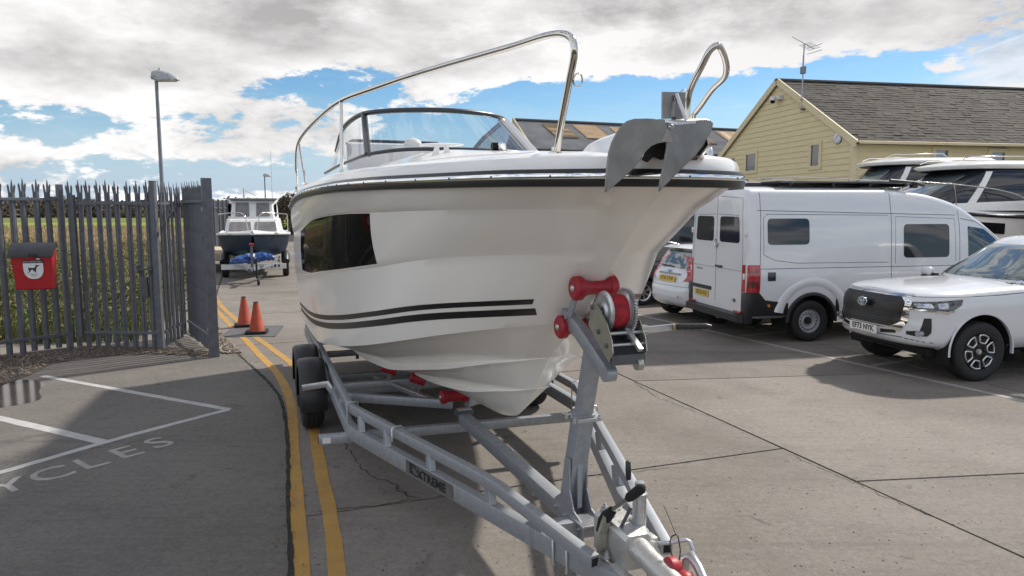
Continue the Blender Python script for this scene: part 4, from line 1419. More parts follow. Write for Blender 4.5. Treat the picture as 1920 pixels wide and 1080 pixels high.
# twin stripes: heights measured along the side
ST = ([-.8, -1.4, -2.2, -3.3, -4.6, -6.0, -7.5], [1.685, 1.60, 1.455, 1.275, 1.10, .965, .87])
zS = lambda s: float(pchip(ST[0], ST[1], [s])[0])
side_band('hull_stripe', -.83, -7.5, lambda s: zS(s) + .012 + .006 * min(1, -.3 * s - .2), lambda s: zS(s) - .016 - .012 * min(1, -.3 * s - .2), 'black_trim', -.03, 40)
side_band('hull_stripe', -.87, -7.5, lambda s: zS(s) - .040 - .016 * min(1, -.3 * s - .2), lambda s: zS(s) - .078 - .035 * min(1, -.3 * s - .2), 'black_trim', -.03, 40)


# rub rail: black rubber body with a polished insert, carried right round the bow
def around(row, dw, dz):
    a = [(p[0] + dw * (1 if i == 0 else 0), p[1] + dw, p[2] + dz) for i, p in enumerate(row)]
    left = [(x, L0 - max(0, w if i else 0), z) for i, (x, w, z) in enumerate(a)][::-1]
    right = [(x, L0 + w, z) for i, (x, w, z) in enumerate(a)][1:]
    return left + right


def rail_profile(row, prof):
    """prof: (out, up) offsets; out is measured square to the sheer in plan"""
    P = np.array(row); n = len(P)
    full = [(p[0], L0 - p[1], p[2]) for p in P[::-1]] + [(p[0], L0 + p[1], p[2]) for p in P[1:]]
    F = np.array(full); R = []
    for i in range(len(F)):
        t = F[min(i + 1, len(F) - 1)] - F[max(i - 1, 0)]; t = t / np.linalg.norm(t)
        nrm = np.array([t[1], -t[0], 0]) * 1.0
        nrm = nrm / (np.linalg.norm(nrm) + 1e-9)
        if i == len(F) // 2: nrm = np.array([1.0, 0, 0])
        c = F[i] - np.array([-3.0, L0, 0])
        if nrm @ c < 0: nrm = -nrm
        R.append([tuple(F[i] + nrm * o + np.array([0, 0, u])) for o, u in prof])
    return R


mb = MB(); mb.loft(rail_profile(sheer, [(-.01, -.044), (.020, -.042), (.026, -.024), (.026, .016), (.016, .034), (-.01, .036)])); mb.build('rub_rail', 'black_trim', boat, 30)
mb = MB(); mb.loft(rail_profile(sheer, [(.02, -.012), (.036, -.010), (.040, 0.002), (.036, .014), (.02, .016)])); rin = mb.build('rub_rail_insert', 'chrome', boat, 60)
mb = MB(); rp_ = rail_profile(sheer, [(.039, .002)])
acc = 0
for i in range(1, len(rp_)):
    a_, b_ = Vector(rp_[i - 1][0]), Vector(rp_[i][0]); Lg = (b_ - a_).length
    while acc < Lg:
        q = a_.lerp(b_, acc / Lg); mb.sphere(q, .0055, 6); acc += .32
    acc -= Lg
tag(mb.build('rivets', 'galv_dark', rin, 60), kind='stuff')

# deck moulding
zc_s = ([.12, -.3, -1, -2, -3.0, -3.6, -7.6], [2.46, 2.475, 2.525, 2.60, 2.675, 2.685, 2.66])
zc = lambda s: float(pchip(zc_s[0], zc_s[1], [s])[0])
drows = []
for dw, dz in ((-.004, .034), (-.006, .062), (-.022, .088), (-.055, .104), (-.085, .108)):
    r = sheer.copy(); r[:, 2] += dz
    k = np.clip((.12 - r[:, 0]) / .1, 0, 1)
    r[:, 1] = np.maximum(r[:, 1] + dw, 0); r[:, 0] += dw * .8 * np.clip(1 - (0.12 - r[:, 0]) / .25, 0, 1)
    drows.append(r)
edge_r = drows[-1]
for f in np.linspace(.94, 0, 16):
    r = edge_r.copy(); r[:, 1] *= f
    for i in range(NU):
        ze = edge_r[i, 2]; c_ = max(zc(r[i, 0]), ze + .004)
        # flat side deck, then a soft step up to the cambered coachroof
        g = 1 - f
        step = 0.5 - 0.5 * cos(pi * min(1, max(0, (g - .05) / .75)))
        r[i, 2] = ze + (c_ - ze) * step + .002
    r[:, 2] = np.maximum(r[:, 2], edge_r[:, 2])
    drows.append(r)
mb = MB()
for sg in (-1, 1):
    mb.grid([[(p[0], L0 + sg * p[1], p[2]) for p in r] for r in drows], flip=sg > 0)
deck = mb.build('deck', 'gelcoat_deck', boat, 32, doubles=True)
DB = bvh_of(deck)


def on_deck(x, y):
    h = DB.ray_cast(Vector((x, y, 5)), Vector((0, 0, -1)))[0]
    return h.z if h else 2.5


# non-slip panels and a raised locker rim let in the deck
mb = MB(); mb.tube([(-.55 - .9 * cos(t), L0 - .62 - .10 * sin(t) - .28 * (.9 - .9 * cos(t)) * .5, 0) for t in np.linspace(0, pi, 5)], .001, 4)
for sg in (-1, 1):
    pl = roundpoly([(-.75, L0 + sg * .38), (-1.5, L0 + sg * .58), (-2.7, L0 + sg * .86), (-2.7, L0 + sg * .70), (-1.5, L0 + sg * .42), (-.8, L0 + sg * .26)], .05, 3)
    patch('deck_panel', DB, pl, 'gelcoat_deck', boat, 'z', 1, .08, .006, .01, 6)
# bow chute moulding either side of the anchor
mb = MB()
rings = []
for x, w, h in ((-.62, .10, .01), (-.5, .16, .06), (-.3, .20, .115), (-.05, .19, .135), (.10, .15, .11), (.17, .10, .04)):
    z0 = 2.42
    rings.append([(x, L0 - .02 - w - .03, z0), (x, L0 - .02 - w, z0 + h * .75), (x, L0 - .02 - w * .7, z0 + h), (x, L0 - .02 + w * .7, z0 + h), (x, L0 - .02 + w, z0 + h * .75), (x, L0 - .02 + w + .03, z0)])
mb.loft(rings); mb.build('anchor_chute', 'gelcoat_deck', boat, 50, fixn=True)
mb = MB()
for sg in (-1, 1):
    mb.prism([(-.35, 2.44), (.26, 2.40), (.34, 2.46), (.30, 2.54), (.1, 2.555), (-.35, 2.53)], .007, plane_matrix(Vector((0, L0 - .04 + sg * .055, 0)), (1, 0, 0), (0, -1, 0)))
tag(mb.build('roller_cheek', 'stainless', boat, 0, fixn=True))
mb = MB(); mb.lathe([(.02, -.048), (.055, -.046), (.036, 0), (.055, .046), (.02, .048)], 18, Matrix.Translation((.27, L0 - .04, 2.475)) @ Matrix.Rotation(pi / 2, 4, 'X')); mb.build('bow_roller', 'rubber', boat, 40)
# mooring cleat, bow light, fairlead
cx, cy = -2.25, -.40
zc0 = on_deck(cx, cy)
mb = MB()
for dx in (-.045, .045):
    mb.loft([[(cx + dx - .03, cy - .02, zc0 - .02), (cx + dx + .03, cy - .02, zc0 - .02), (cx + dx + .03, cy + .02, zc0 - .02), (cx + dx - .03, cy + .02, zc0 - .02)], [(cx + dx * .7 - .014, cy - .013, zc0 + .055), (cx + dx * .7 + .014, cy - .013, zc0 + .055), (cx + dx * .7 + .014, cy + .013, zc0 + .055), (cx + dx * .7 - .014, cy + .013, zc0 + .055)]])
mb.loft([[(cx + x, cy + a * r, zc0 + .062 + b * r * .7) for a, b in ((1, 0), (.7, .7), (0, 1), (-.7, .7), (-1, 0), (-.7, -.7), (0, -1), (.7, -.7))] for x, r in ((-.16, .006), (-.13, .014), (-.06, .020), (.06, .020), (.13, .014), (.16, .006))])
cl_o = mb.build('mooring_cleat', 'gelcoat_deck', boat, 50, fixn=True)
for v in cl_o.data.vertices:
    x, y = v.co.x - cx, v.co.y - cy
    v.co.x, v.co.y = cx + x * cos(1.25) - y * sin(1.25), cy + x * sin(1.25) + y * cos(1.25)
nl = Vector((-1.75, -.12, on_deck(-1.75, -.12) + .028))
mb = MB(); mb.tube([nl + Vector((-.03, 0, 0)), nl + Vector((.035, .0, 0)), nl + Vector((.05, 0, 0))], [.030, .030, .018], 14); mb.build('bow_light', 'chrome', boat, 50)
mb = MB(); mb.cyl(nl + Vector((0, -.062, 0)), nl + Vector((0, -.02, 0)), .027, seg=14); mb.build('bow_light_lens', 'black_gloss', boat, 50)
mb = MB(); mb.tube([(-.52, .60, 2.44), (-.50, .61, 2.50), (-.42, .585, 2.515), (-.34, .55, 2.50), (-.32, .54, 2.44)], .016, 8); mb.box((-.42, .57, 2.452), (.26, .05, .014), rz=.3, bev=.004); mb.build('fairlead', 'chrome', boat, 60)

# guard rails: one bent tube each side, with stanchions, feet and an eye
for sg in (-1, 1):
    mr = lambda p: p
    pth = [(-.32, -.335, 2.44), (-.255, -.335, 2.60), (-.17, -.335, 2.78), (-.115, -.338, 2.89), (-.125, -.345, 2.945), (-.17, -.36, 2.975), (-.26, -.385, 2.992), (-.62, -.46, 3.005), (-1.35, -.76, 2.985), (-2.0, -.92, 2.99), (-2.75, -1.05, 3.005), (-3.8, -1.13, 2.99), (-4.9, -1.18, 2.965), (-5.5, -1.195, 2.93), (-5.82, -1.20, 2.86), (-5.98, -1.20, 2.72), (-6.0, -1.205, 2.40)]
    if sg > 0:
        pth = [(-.36, -.33, 2.44), (-.36, -.32, 2.60), (-.345, -.315, 2.78), (-.265, -.335, 2.91), (-.225, -.355, 2.98), (-.215, -.385, 3.00), (-.25, -.44, 2.985), (-.36, -.55, 2.94), (-.48, -.63, 2.91), (-.72, -.72, 2.88), (-1.0, -.83, 2.82), (-1.25, -.905, 2.755), (-1.5, -.96, 2.66), (-1.68, -.985, 2.55), (-1.74, -.99, 2.44)]
        mr = lambda p: (p[0], -p[1] + .10, p[2])
    mb = MB(); mb.tube(spline([mr(p) for p in pth], 110), .0165, 12); gr = mb.build('guard_rail', 'stainless', boat, 180)
    for st_, tp in ((((-1.18, -.86, 2.44), (-1.08, -.85, 2.80)),) if sg > 0 else (((-2.72, -1.06, 2.42), (-2.74, -1.05, 3.0)), ((-5.05, -1.16, 2.40), (-5.55, -1.19, 2.92)))):
        mb = MB(); mb.cyl(mr(st_), mr(tp), .0135, seg=10); mb.build('stanchion', 'stainless', gr, 60)
    for f in ((-.36, -.33), (-1.18, -.86), (-1.74, -.99)) if sg > 0 else ((-.325, -.335), (-2.72, -1.06), (-5.05, -1.16), (-6.0, -1.205)):
        q = mr((f[0], f[1], 2.45)); z_ = on_deck(q[0], q[1])
        mb = MB(); mb.lathe([(.034, 0), (.034, .006), (.02, .012), (.019, .03)], 14, Matrix.Translation((q[0], q[1], z_))); mb.build('rail_foot', 'stainless', gr, 40)
    q = Vector(mr((-.345, -.315, 2.77) if sg > 0 else (-.155, -.335, 2.775)))
    mb = MB(); mb.tube([q + Vector((.022 * sin(t) * .3, -sg * (.012 + .022 - .022 * cos(t)) , .030 * sin(t))) for t in np.linspace(0, 2 * pi, 14)], .0035, 6); mb.build('rail_eye', 'stainless', gr, 60)

# windscreen
WT = [(-5.75, -.76, 2.86), (-5.1, -.765, 3.03), (-4.6, -.73, 3.085), (-4.2, -.655, 3.105), (-3.85, -.36, 3.105), (-3.72, .05, 3.105)]
WB = [(-5.7, -.90, 2.60), (-4.6, -.88, 2.62), (-3.9, -.82, 2.64), (-3.48, -.755, 2.66), (-3.1, -.40, 2.69), (-2.98, .05, 2.69)]
mir = lambda L: L + [(x, 2 * L0 - y, z) for x, y, z in L[:-1][::-1]]
WT, WB = mir(WT), mir(WB)
NT = 61
T = smoothline(WT, NT); B = smoothline(WB, NT)
arc = lambda P, key: min(range(NT), key=lambda i: np.linalg.norm(P[i] - np.array(key)))
ct, cb_ = arc(T, WT[3]), arc(B, WB[3])
# resample so that corners match
T = np.vstack([smoothline(T[:ct + 1], 20), smoothline(T[ct:NT - ct], 31)[1:-1], smoothline(T[NT - 1 - ct:], 20)])
B = np.vstack([smoothline(B[:cb_ + 1], 20), smoothline(B[cb_:NT - cb_], 31)[1:-1], smoothline(B[NT - 1 - cb_:], 20)])
NW = len(T)
ws_side_a = list(range(0, 20)); ws_front = list(range(19, NW - 19)); ws_side_b = list(range(NW - 20, NW))
for nm, idx, mm in (('windscreen_pane', ws_front, 'clear_pane'), ('windscreen_side_pane', ws_side_a, 'clear_pane'), ('windscreen_side_pane', ws_side_b, 'dusty_pane')):
    mb = MB(); mb.grid([[tuple(T[i]) for i in idx], [tuple((T[i] + B[i]) / 2) for i in idx], [tuple(B[i]) for i in idx]]); mb.build(nm, mm, boat, 180)
mb = MB(); mb.tube([tuple(p) for p in T], .024, 8); mb.build('windscreen_top_rail', 'ws_frame', boat, 60)
mb = MB(); mb.tube([tuple(p) for p in B], .016, 8); mb.build('windscreen_sill', 'ws_frame', boat, 60)
mb = MB(); mb.bar([tuple(B[19]), tuple(T[19])], .055, .035, .005, up=(1, 0, 0)); mb.build('windscreen_post', 'ws_frame', boat, 0)
mb = MB(); mb.bar([tuple(B[NW - 20]), tuple(T[NW - 20])], .05, .10, .008, up=(0, 1, 0)); mb.build('windscreen_post', 'ws_alloy', boat, 0)
mb = MB(); mb.bar([tuple(B[NW - 20] + np.array([.015, -.055, 0])), tuple(T[NW - 20] + np.array([.015, -.05, 0]))], .02, .022, .003, up=(0, 1, 0)); mb.build('windscreen_seal', 'black_trim', boat, 0)
# seat back, helm hood and folded cover seen through the glass
mb = MB(); mb.loft([[(x, y, z) for x, z in ((-5.55, 2.4), (-5.38, 2.4), (-5.50, 2.93), (-5.56, 2.955), (-5.64, 2.93))] for y in (-.66, -.60, -.1, .42, .46)]); mb.build('seat_back', 'lamp_white', boat, 40, fixn=True)
mb = MB(); mb.tube([(-5.57, -.67, 2.93), (-5.57, -.6, 2.972), (-5.57, .40, 2.972), (-5.57, .47, 2.92)], .016, 8); mb.build('seat_trim', 'ws_frame', boat, 50)
mb = MB(); mb.loft([[(-5.15, -.28, 2.4), (-5.15, .18, 2.4), (-4.9, .18, 2.4), (-4.9, -.28, 2.4)], [(-5.2, -.24, 2.88), (-5.2, .10, 2.90), (-5.0, .10, 2.88), (-5.0, -.24, 2.86)]]); mb.sphere((-5.12, .01, 2.89), (.08, .11, .09), 14); mb.build('helm_hood', 'old_white', boat, 50, fixn=True)

# ================================================================ the anchor
anc = thing('anchor', 'grey steel plough anchor with two pointed flukes, hung on the boat bow roller', 'anchor', BOAT_O, BOAT_RZ)


def AP(px, py, s):
    """a point of the anchor: picture ray met with the cross plane at s metres along the keel"""
    u = (px - 960) / FPX; v = (540 - py) / FPX
    d = BOAT_M.inverted().to_3x3() @ Vector((u, cos(PITCH) + v * sin(PITCH), -sin(PITCH) + v * cos(PITCH)))
    o = BOAT_M.inverted() @ Vector((0, 0, CAM_H))
    t = (s - o.x) / d.x
    return o + d * t


def fluke(pts, ss, th=.015):
    P = [AP(x, y, s) for (x, y), s in zip(pts, ss)]
    n = Vector((0, 0, 0))
    for i in range(len(P)): n += (P[i - 1] - P[0]).cross(P[i] - P[0])
    n.normalize()
    bm = bmesh.new()
    vs = [bm.verts.new(p) for p in P]
    f = bm.faces.new(vs)
    bmesh.ops.triangulate(bm, faces=[f])
    mb = MB(); V = [v.co.copy() for v in bm.verts]; bm.verts.index_update()
    F = [tuple(v.index for v in q.verts) for q in bm.faces]; bm.free()
    k = len(V); nV = V + [v - Vector((th, 0, 0)) for v in V]
    mb.add(nV, F + [tuple(i + k for i in f_)[::-1] for f_ in F] + [(i, (i + 1) % k, k + (i + 1) % k, k + i) for i in range(k)])
    return mb


lf = [(1252, 224), (1215, 222), (1190, 222.5), (1178, 226), (1168, 234), (1158, 248), (1149, 266), (1143, 285), (1140, 305), (1138, 330), (1135.5, 361), (1150, 350), (1170, 333), (1186, 318), (1196, 307), (1204, 294), (1212, 283), (1222, 274), (1234, 269), (1251, 266)]
ls = [.42, .38, .35, .335, .33, .32, .31, .30, .295, .285, .27, .28, .295, .305, .315, .325, .34, .36, .385, .425]
rf = [(1252, 224), (1290, 223), (1322, 222.5), (1332, 224), (1338, 230), (1337, 238), (1332, 252), (1322, 270), (1306, 290), (1288, 308), (1266, 330), (1236, 360), (1240, 335), (1246, 305), (1252, 275), (1252, 266)]
rs = [.42, .385, .355, .35, .345, .343, .34, .335, .33, .325, .31, .29, .305, .335, .38, .425]
ls = [.42 - .14 * (1251 - p[0]) / 115 for p in lf]
rs = [.42 - .11 * (p[0] - 1251) / 87 for p in rf]
for p_, s_ in ((lf, ls), (rf, rs)):
    o = fluke(p_, s_).build('fluke', 'anchor_steel', anc, 42, fixn=True)
    o.modifiers.new('bevel', 'BEVEL').width = .004
mb = MB(); q = [AP(1243.5, 172, .40), AP(1285.5, 173, .40), AP(1284, 222, .41), AP(1243, 222, .41)]
mb.add([tuple(p) for p in q] + [tuple(p - Vector((.012, 0, 0))) for p in q], [(0, 1, 2, 3), (7, 6, 5, 4), (0, 4, 5, 1), (1, 5, 6, 2), (2, 6, 7, 3), (3, 7, 4, 0)]); mb.build('shank_plate', 'anchor_steel', anc, 0, fixn=True)
mb = MB(); mb.bar([AP(1268, 176, .415), AP(1287, 226, .46)], .010, .014, .003); mb.build('brace', 'galv_bright', anc, 0)
mb = MB(); a0, a1, a2 = AP(1247, 224, .44), AP(1305, 226, .44), AP(1270, 229, .48)
mb.add([tuple(a0), tuple(a1), tuple(a2)] + [tuple(v - Vector((0, 0, .01))) for v in (a0, a1, a2)], [(0, 1, 2), (5, 4, 3), (0, 3, 4, 1), (1, 4, 5, 2), (2, 5, 3, 0)]); mb.build('top_web', 'galv_bright', anc, 0, fixn=True)
mb = MB(); v_ = [AP(1252, 240, .45), AP(1240, 266, .43), AP(1262, 266, .43), AP(1252, 262, .39)]; mb.add([tuple(p) for p in v_], [(0, 1, 2), (0, 2, 3), (0, 3, 1), (1, 3, 2)]); mb.build('fillet', 'galv_bright', anc, 0, fixn=True)
mb = MB(); c_ = AP(1258, 238, .435)
mb.sphere(c_, .012, 8); mb.build('weld', 'galv_bright', anc, 60)
mb = MB(); mb.bar([(.41, AP(1262, 205, .41).y, AP(1262, 205, .41).z), (.2, L0 - .03, 2.53), (-.4, L0 - .03, 2.535)], .02, .06, .004); mb.build('shank', 'anchor_steel', anc, 0)
# worn maker's mark on the plate: a ring and a leaping curve
M = plane_matrix(AP(1264.5, 201, .4015), (AP(1285, 201, .4) - AP(1264, 201, .4)), (1, 0, 0))
mb = MB(); k_ = [(.0205 * cos(t), .026 * sin(t) - .012) for t in np.linspace(0, 2 * pi, 24)]
mb.tube([M @ Vector((x, y, .001)) for x, y in k_], .0022, 5); mb.tube([M @ Vector((x, y, .001)) for x, y in ((-.018, .0), (-.004, -.008), (.012, -.02))], .002, 5); mb.tube([M @ Vector((x, y, .001)) for x, y in ((-.012, .012), (.0, .045), (.012, .014))], .002, 5)
mb.build('maker_mark', 'print_black', anc, 40)
mb = MB(); mb.prism([(-.012, .012), (-.004, .034), (.002, .045), (.002, .02)], .001, M); mb.build('maker_mark', 'print_white', anc, 0, fixn=True)
mb = MB(); mb.loft([[tuple(AP(x, y, .33)) for x, y in ((1203, 300), (1216, 268), (1249, 266), (1249, 288), (1240, 301), (1226, 294), (1213, 305))], [tuple(AP(x, y, .14)) for x, y in ((1203, 300), (1216, 272), (1249, 270), (1249, 288), (1240, 301), (1226, 294), (1213, 305))]]); o = mb.build('roller_pad', 'rubber', boat, 0, fixn=True)

# ================================================================ the trailer
trl = thing('boat_trailer', 'galvanised twin axle boat trailer with red rollers and winch post under the white motor boat', 'trailer', BOAT_O, BOAT_RZ)
TC = -0.03


def tbar(name, path, w, h, m='galv', par=None, r=.007, up=(0, 0, 1)):
    return MB().bar(path, w, h, r, up).build(name, m, par or trl, 30)


for sg in (-1, 1):
    lo = [(.08, TC + sg * .085, .425), (-.25, TC + sg * .19, .425), (-2.72, TC + sg * .985, .425), (-2.86, TC + sg * 1.005, .43), (-7.7, TC + sg * 1.005, .43)]
    tbar('main_rail', lo, .065, .11)
    upr = [(-.06, TC + sg * .20, .512), (-.86, TC + sg * .40, .595), (-1.05, TC + sg * .455, .605), (-2.74, TC + sg * .975, .605), (-2.90, TC + sg * 1.0, .605), (-5.6, TC + sg * 1.005, .605), (-6.6, TC + sg * 1.005, .56), (-7.6, TC + sg * 1.005, .52)]
    ur = tbar('upper_rail', upr, .055, .07)
    mb = MB(); mb.box((0, 0, 0), (.004, .036, .044)); o = mb.build('rail_mouth', 'arch_liner', ur, 0); o.location = (-.059, TC + sg * .20, .5115); o.rotation_euler = (0, .16, -sg * .245)
    for s in (-.98, -1.62, -2.2, -2.6, -3.5, -4.0, -4.9, -5.5):
        y = TC + sg * (.985 + (.995 / 2.72) * 0 if s < -2.8 else np.interp(-s, [.25, 2.72], [.19, .985]))
        mb = MB(); mb.bar([(s + .015, y, .47), (s - .015, y, .585)], .045, .09, .004, up=(1, 0, 0)); mb.build('rail_spacer', 'galv', trl, 0)
    for s in (-.30, -.40, -2.05, -2.80):
        y = TC + sg * np.interp(-s, [.25, 2.72, 8], [.19, .985, 1.005]); zt = .49 if s > -.6 else (.645 if s < -2.5 else .643); zb = .345 if s > -.6 or s < -2.5 else .55
        w2 = .042
        a_ = 0.31 if s > -2.75 else 0.0
        dx, dy = -sin(a_) * w2 * sg * -1, cos(a_) * w2
        mb = MB(); mb.tube([(s - dx, y - dy, zb), (s - dx, y - dy, zt), (s - dx * .7, y - dy * .7, zt + .012), (s + dx * .7, y + dy * .7, zt + .012), (s + dx, y + dy, zt), (s + dx, y + dy, zb)], .0065, 6); mb.build('u_bolt', 'galv_bright', trl, 60)
    # axles, wheels, mudguards
    for s in (-4.42, -5.17):
        Mw = Matrix.Translation((s, TC + sg * 1.19, .32)) @ Matrix.Rotation(pi / 2, 4, 'X')
        prof = [(.16, -.085), (.20, -.098), (.265, -.105), (.302, -.092), (.318, -.066), (.32, -.05), (.313, -.045), (.32, -.04), (.322, -.006), (.314, -.003), (.314, .003), (.322, .006), (.32, .04), (.313, .045), (.32, .05), (.318, .066), (.302, .092), (.265, .105), (.20, .098), (.16, .085)]
        w_ = MB().lathe(prof, 40, Mw).build('wheel', 'rubber', trl, 50)
        MB().lathe([(.0, -.02), (.06, -.03), (.10, -.02), (.165, -.075), (.165, .075), (.10, .03), (.05, .04), (.0, .04)], 24, Mw).build('rim', 'galv_bright', w_, 40)
        th = np.linspace(-.25, pi + .25, 22); R0 = .365
        G = [[(s + (R0 + dr) * cos(t), TC + sg * 1.19 + w, .335 + (R0 + dr) * sin(t)) for w, dr in ((-.125, -.075), (-.128, -.02), (-.105, .0), (-.02, .008), (.02, .008), (.105, 0), (.128, -.02), (.125, -.075))] for t in th]
        MB().grid(G).build('mudguard', 'black_plastic', trl, 50, fixn=True)
    # stay carrying the front mudguard
    mb = MB(); mb.bar([(-4.03, TC + sg * 1.30, .50), (-4.03, TC + sg * 1.07, .52), (-4.0, TC + sg * 1.02, .44)], .022, .062, .008); mb.build('mudguard_stay', 'galv_bright', trl, 30)
    for s in (-4.42, -5.17):
        mb = MB(); mb.bar([(s, TC + sg * .95, .40), (s + .18, TC + sg * 1.04, .40)], .05, .05); mb.cyl((s, TC + sg * .9, .32), (s, TC + sg * 1.1, .32), .03); mb.build('swing_arm', 'galv_dark', trl, 30)
# cross members
cbm = tbar('cross_beam', [(-2.86, -1.28, .355), (-2.74, 1.04, .355)], .07, .075)
MB().prism([(-.065, -.024), (.065, -.024), (.065, .024), (-.065, .024)], .0012, plane_matrix(Vector((-2.858 + .0365, -1.19, .355)), (.05, 1, 0), (1, -.05, 0))).build('sticker', 'print_white', cbm, 0, fixn=True)
text_obj('sticker_print', '- - - -', .014, 'print_grey', plane_matrix(Vector((-2.858 + .0381, -1.19, .355)), (.05, 1, 0), (1, -.05, 0)), cbm)
MB().box((-2.862, -1.2815, .355), (.05, .003, .055)).build('beam_mouth', 'arch_liner', cbm, 0)
for s, z in ((-3.95, .50), (-4.75, .40), (-5.65, .48), (-6.6, .46), (-7.5, .42)):
    tbar('cross_beam', [(s, -1.0, z), (s, .94, z)], .06, .07, 'galv')
tbar('cross_beam', [(-3.7, -.98, .47), (-3.15, -.10, .46)], .06, .08)
tbar('cross_beam', [(-3.7, .92, .47), (-3.15, .04, .46)], .06, .08)
for sg in (-1, 1): tbar('axle', [(-4.42, TC, .32), (-4.42, TC + sg * 1.1, .32)], .06, .06)
spine = tbar('spine_beam', [(-2.78, -.10, .44), (-.70, -.045, .44)], .085, .095)
MB().box((-2.762, -.10, .50), (.04, .16, .045)).build('keel_block', 'galv_dark', trl, 0)
MB().box((-2.76, -.10, .52), (.06, .12, .012), bev=.003).build('keel_plate', 'galv_bright', trl, 0)
front_x = tbar('cross_beam', [(-.60, -.36, .435), (-.56, .30, .435)], .09, .10)


def roller(name, c, axis, length, r, r_mid, par, m='red_roller', hub=True):
    """bobbin roller with rounded shoulders and a bolt through it"""
    Mx = Matrix.Translation(c) @ Vector((0, 0, 1)).rotation_difference(Vector(axis).normalized()).to_matrix().to_4x4()
    h = length / 2
    prof = [(.014, -h), (r * .8, -h), (r, -h + .012), (r, -h * .68), (r * .98, -h * .62), (r * .86, -h * .6), (r_mid * 1.08, -h * .3), (r_mid, 0), (r_mid * 1.08, h * .3), (r * .86, h * .6), (r * .98, h * .62), (r, h * .68), (r, h - .012), (r * .8, h), (.014, h)]
    o = MB().lathe(prof, 24, Mx).build(name, m, par, 35)
    if hub:
        for e in (-1, 1):
            MB().lathe([(.02, 0), (.018, .006), (.008, .010), (0.0005, .012)], 8, Mx @ Matrix.Translation((0, 0, e * h)) @ (Matrix.Identity(4) if e > 0 else Matrix.Rotation(pi, 4, 'X'))).build('bolt', 'galv_bright', o, 30)
    return o


# hull rollers in pairs on rocking arms
for s, y, z in ((-3.9, -.52, .655), (-3.62, -.30, .60), (-5.4, -.62, .62), (-5.1, -.42, .58)):
    for sg in (-1, 1):
        yy = TC + sg * abs(y - TC)
        roller('hull_roller', (s, yy, z), (.25, 1, .38 * sg), .15, .055, .05, trl, hub=False)
        tbar('roller_arm', [(s - .05, yy, z - .17), (s, yy, z - .03)], .04, .03, 'galv_bright')
for sg in (-1, 1):
    tbar('rocker_beam', [(-4.2, TC + sg * .58, .50), (-3.3, TC + sg * .22, .47)], .05, .05, 'galv_bright')
roller('keel_roller', (-3.05, -.10, .56), (0, 1, 0), .26, .062, .045, trl)
roller('keel_roller', (-4.9, -.03, .455), (0, 1, 0), .22, .055, .042, trl)
# straps hanging under the spine, plate with the maker's lettering on the near rail
rd = (Vector((-2.72, TC - .985, 0)) - Vector((-.25, TC - .19, 0))).normalized()
rn = Vector((rd.y, -rd.x, 0)); rn = rn if rn.y < 0 else -rn
pm = Vector((-.25, TC - .19, .425)).lerp(Vector((-2.72, TC - .985, .425)), .545)
PMx = plane_matrix(pm + rn * .031, -rd, rn)
np_ = MB().prism([(-.30, -.047), (.30, -.047), (.30, .047), (-.30, .047)], .0025, PMx).build('name_plate', 'cover_iron', trl, 0, fixn=True)
text_obj('name_lettering', 'XTREME', .078, 'print_black', PMx @ Matrix.Translation((.035, -.006, .003)) @ Matrix.Shear('XZ', 4, (0, 0)), np_, sx=1.18, bold=.003, spacing=1.05)
text_obj('name_lettering', 'E', .078, 'print_black', PMx @ Matrix.Translation((-.225, .003, .003)), np_, sx=1.3, bold=.003)
mb = MB()
for p, q in (((-.20, .036), (-.10, -.032)), ((-.25, .038), (-.155, .030)), ((-.25, -.026), (-.15, -.034))):
    mb.prism(strip_poly([p, q], .009), .001, PMx @ Matrix.Translation((0, 0, .0028)))
mb.build('name_lettering', 'print_black', np_, 0)

# winch post
ps = tbar('winch_post', [(-.80, TC, .40), (-.615, TC, 1.085)], .095, .105, up=(1, 0, 0))
tbar('post_inner', [(-.62, TC, 1.06), (-.50, TC, 1.46)], .078, .085, up=(1, 0, 0))
mb = MB()
for z_, s_ in ((1.045, -.623),):
    mb.box((s_, TC, z_), (.135, .125, .022), bev=.004)
mb.build('post_clamp', 'galv_bright', trl, 0)
for dy in (-.075, .075):
    for dx in (-.05, .055):
        mb = MB(); mb.lathe([(.014, 0), (.014, .02), (.008, .02), (.008, .034), (.0005, .034)], 6, Matrix.Translation((-.623 + dx, TC + dy, 1.035))); mb.build('bolt', 'galv_bright', trl, 20)
# flared foot: gusset plates either side, bolted to the spine and front beam
for sg in (-1, 1):
    pl = [(-.86, .40), (-.86, .50), (-.775, .56), (-.72, .80), (-.66, .80), (-.66, .62), (-.60, .52), (-.48, .49), (-.48, .40)]
    mb = MB(); mb.prism(pl, .008, plane_matrix(Vector((0, TC + sg * .054, 0)), (1, 0, 0), (0, -1, 0))); mb.build('post_gusset', 'galv', trl, 0, fixn=True)
    for x, z in ((-.83, .46), (-.52, .455), (-.70, .46)):
        mb = MB(); mb.lathe([(.015, 0), (.015, .012), (.008, .014), (.008, .024), (.0005, .024)], 6, Matrix.Translation((x, TC + sg * .060, z)) @ Matrix.Rotation(-sg * pi / 2, 4, 'X')); mb.build('bolt', 'galv_bright', trl, 20)
mb = MB(); mb.box((-.655, TC, .66), (.018, .03, .30), bev=.004); mb.build('post_rib', 'galv', trl, 0)
mb = MB(); mb.box((-.53, TC, .49), (.16, .16, .012), bev=.003); mb.build('foot_plate', 'galv_bright', trl, 0)

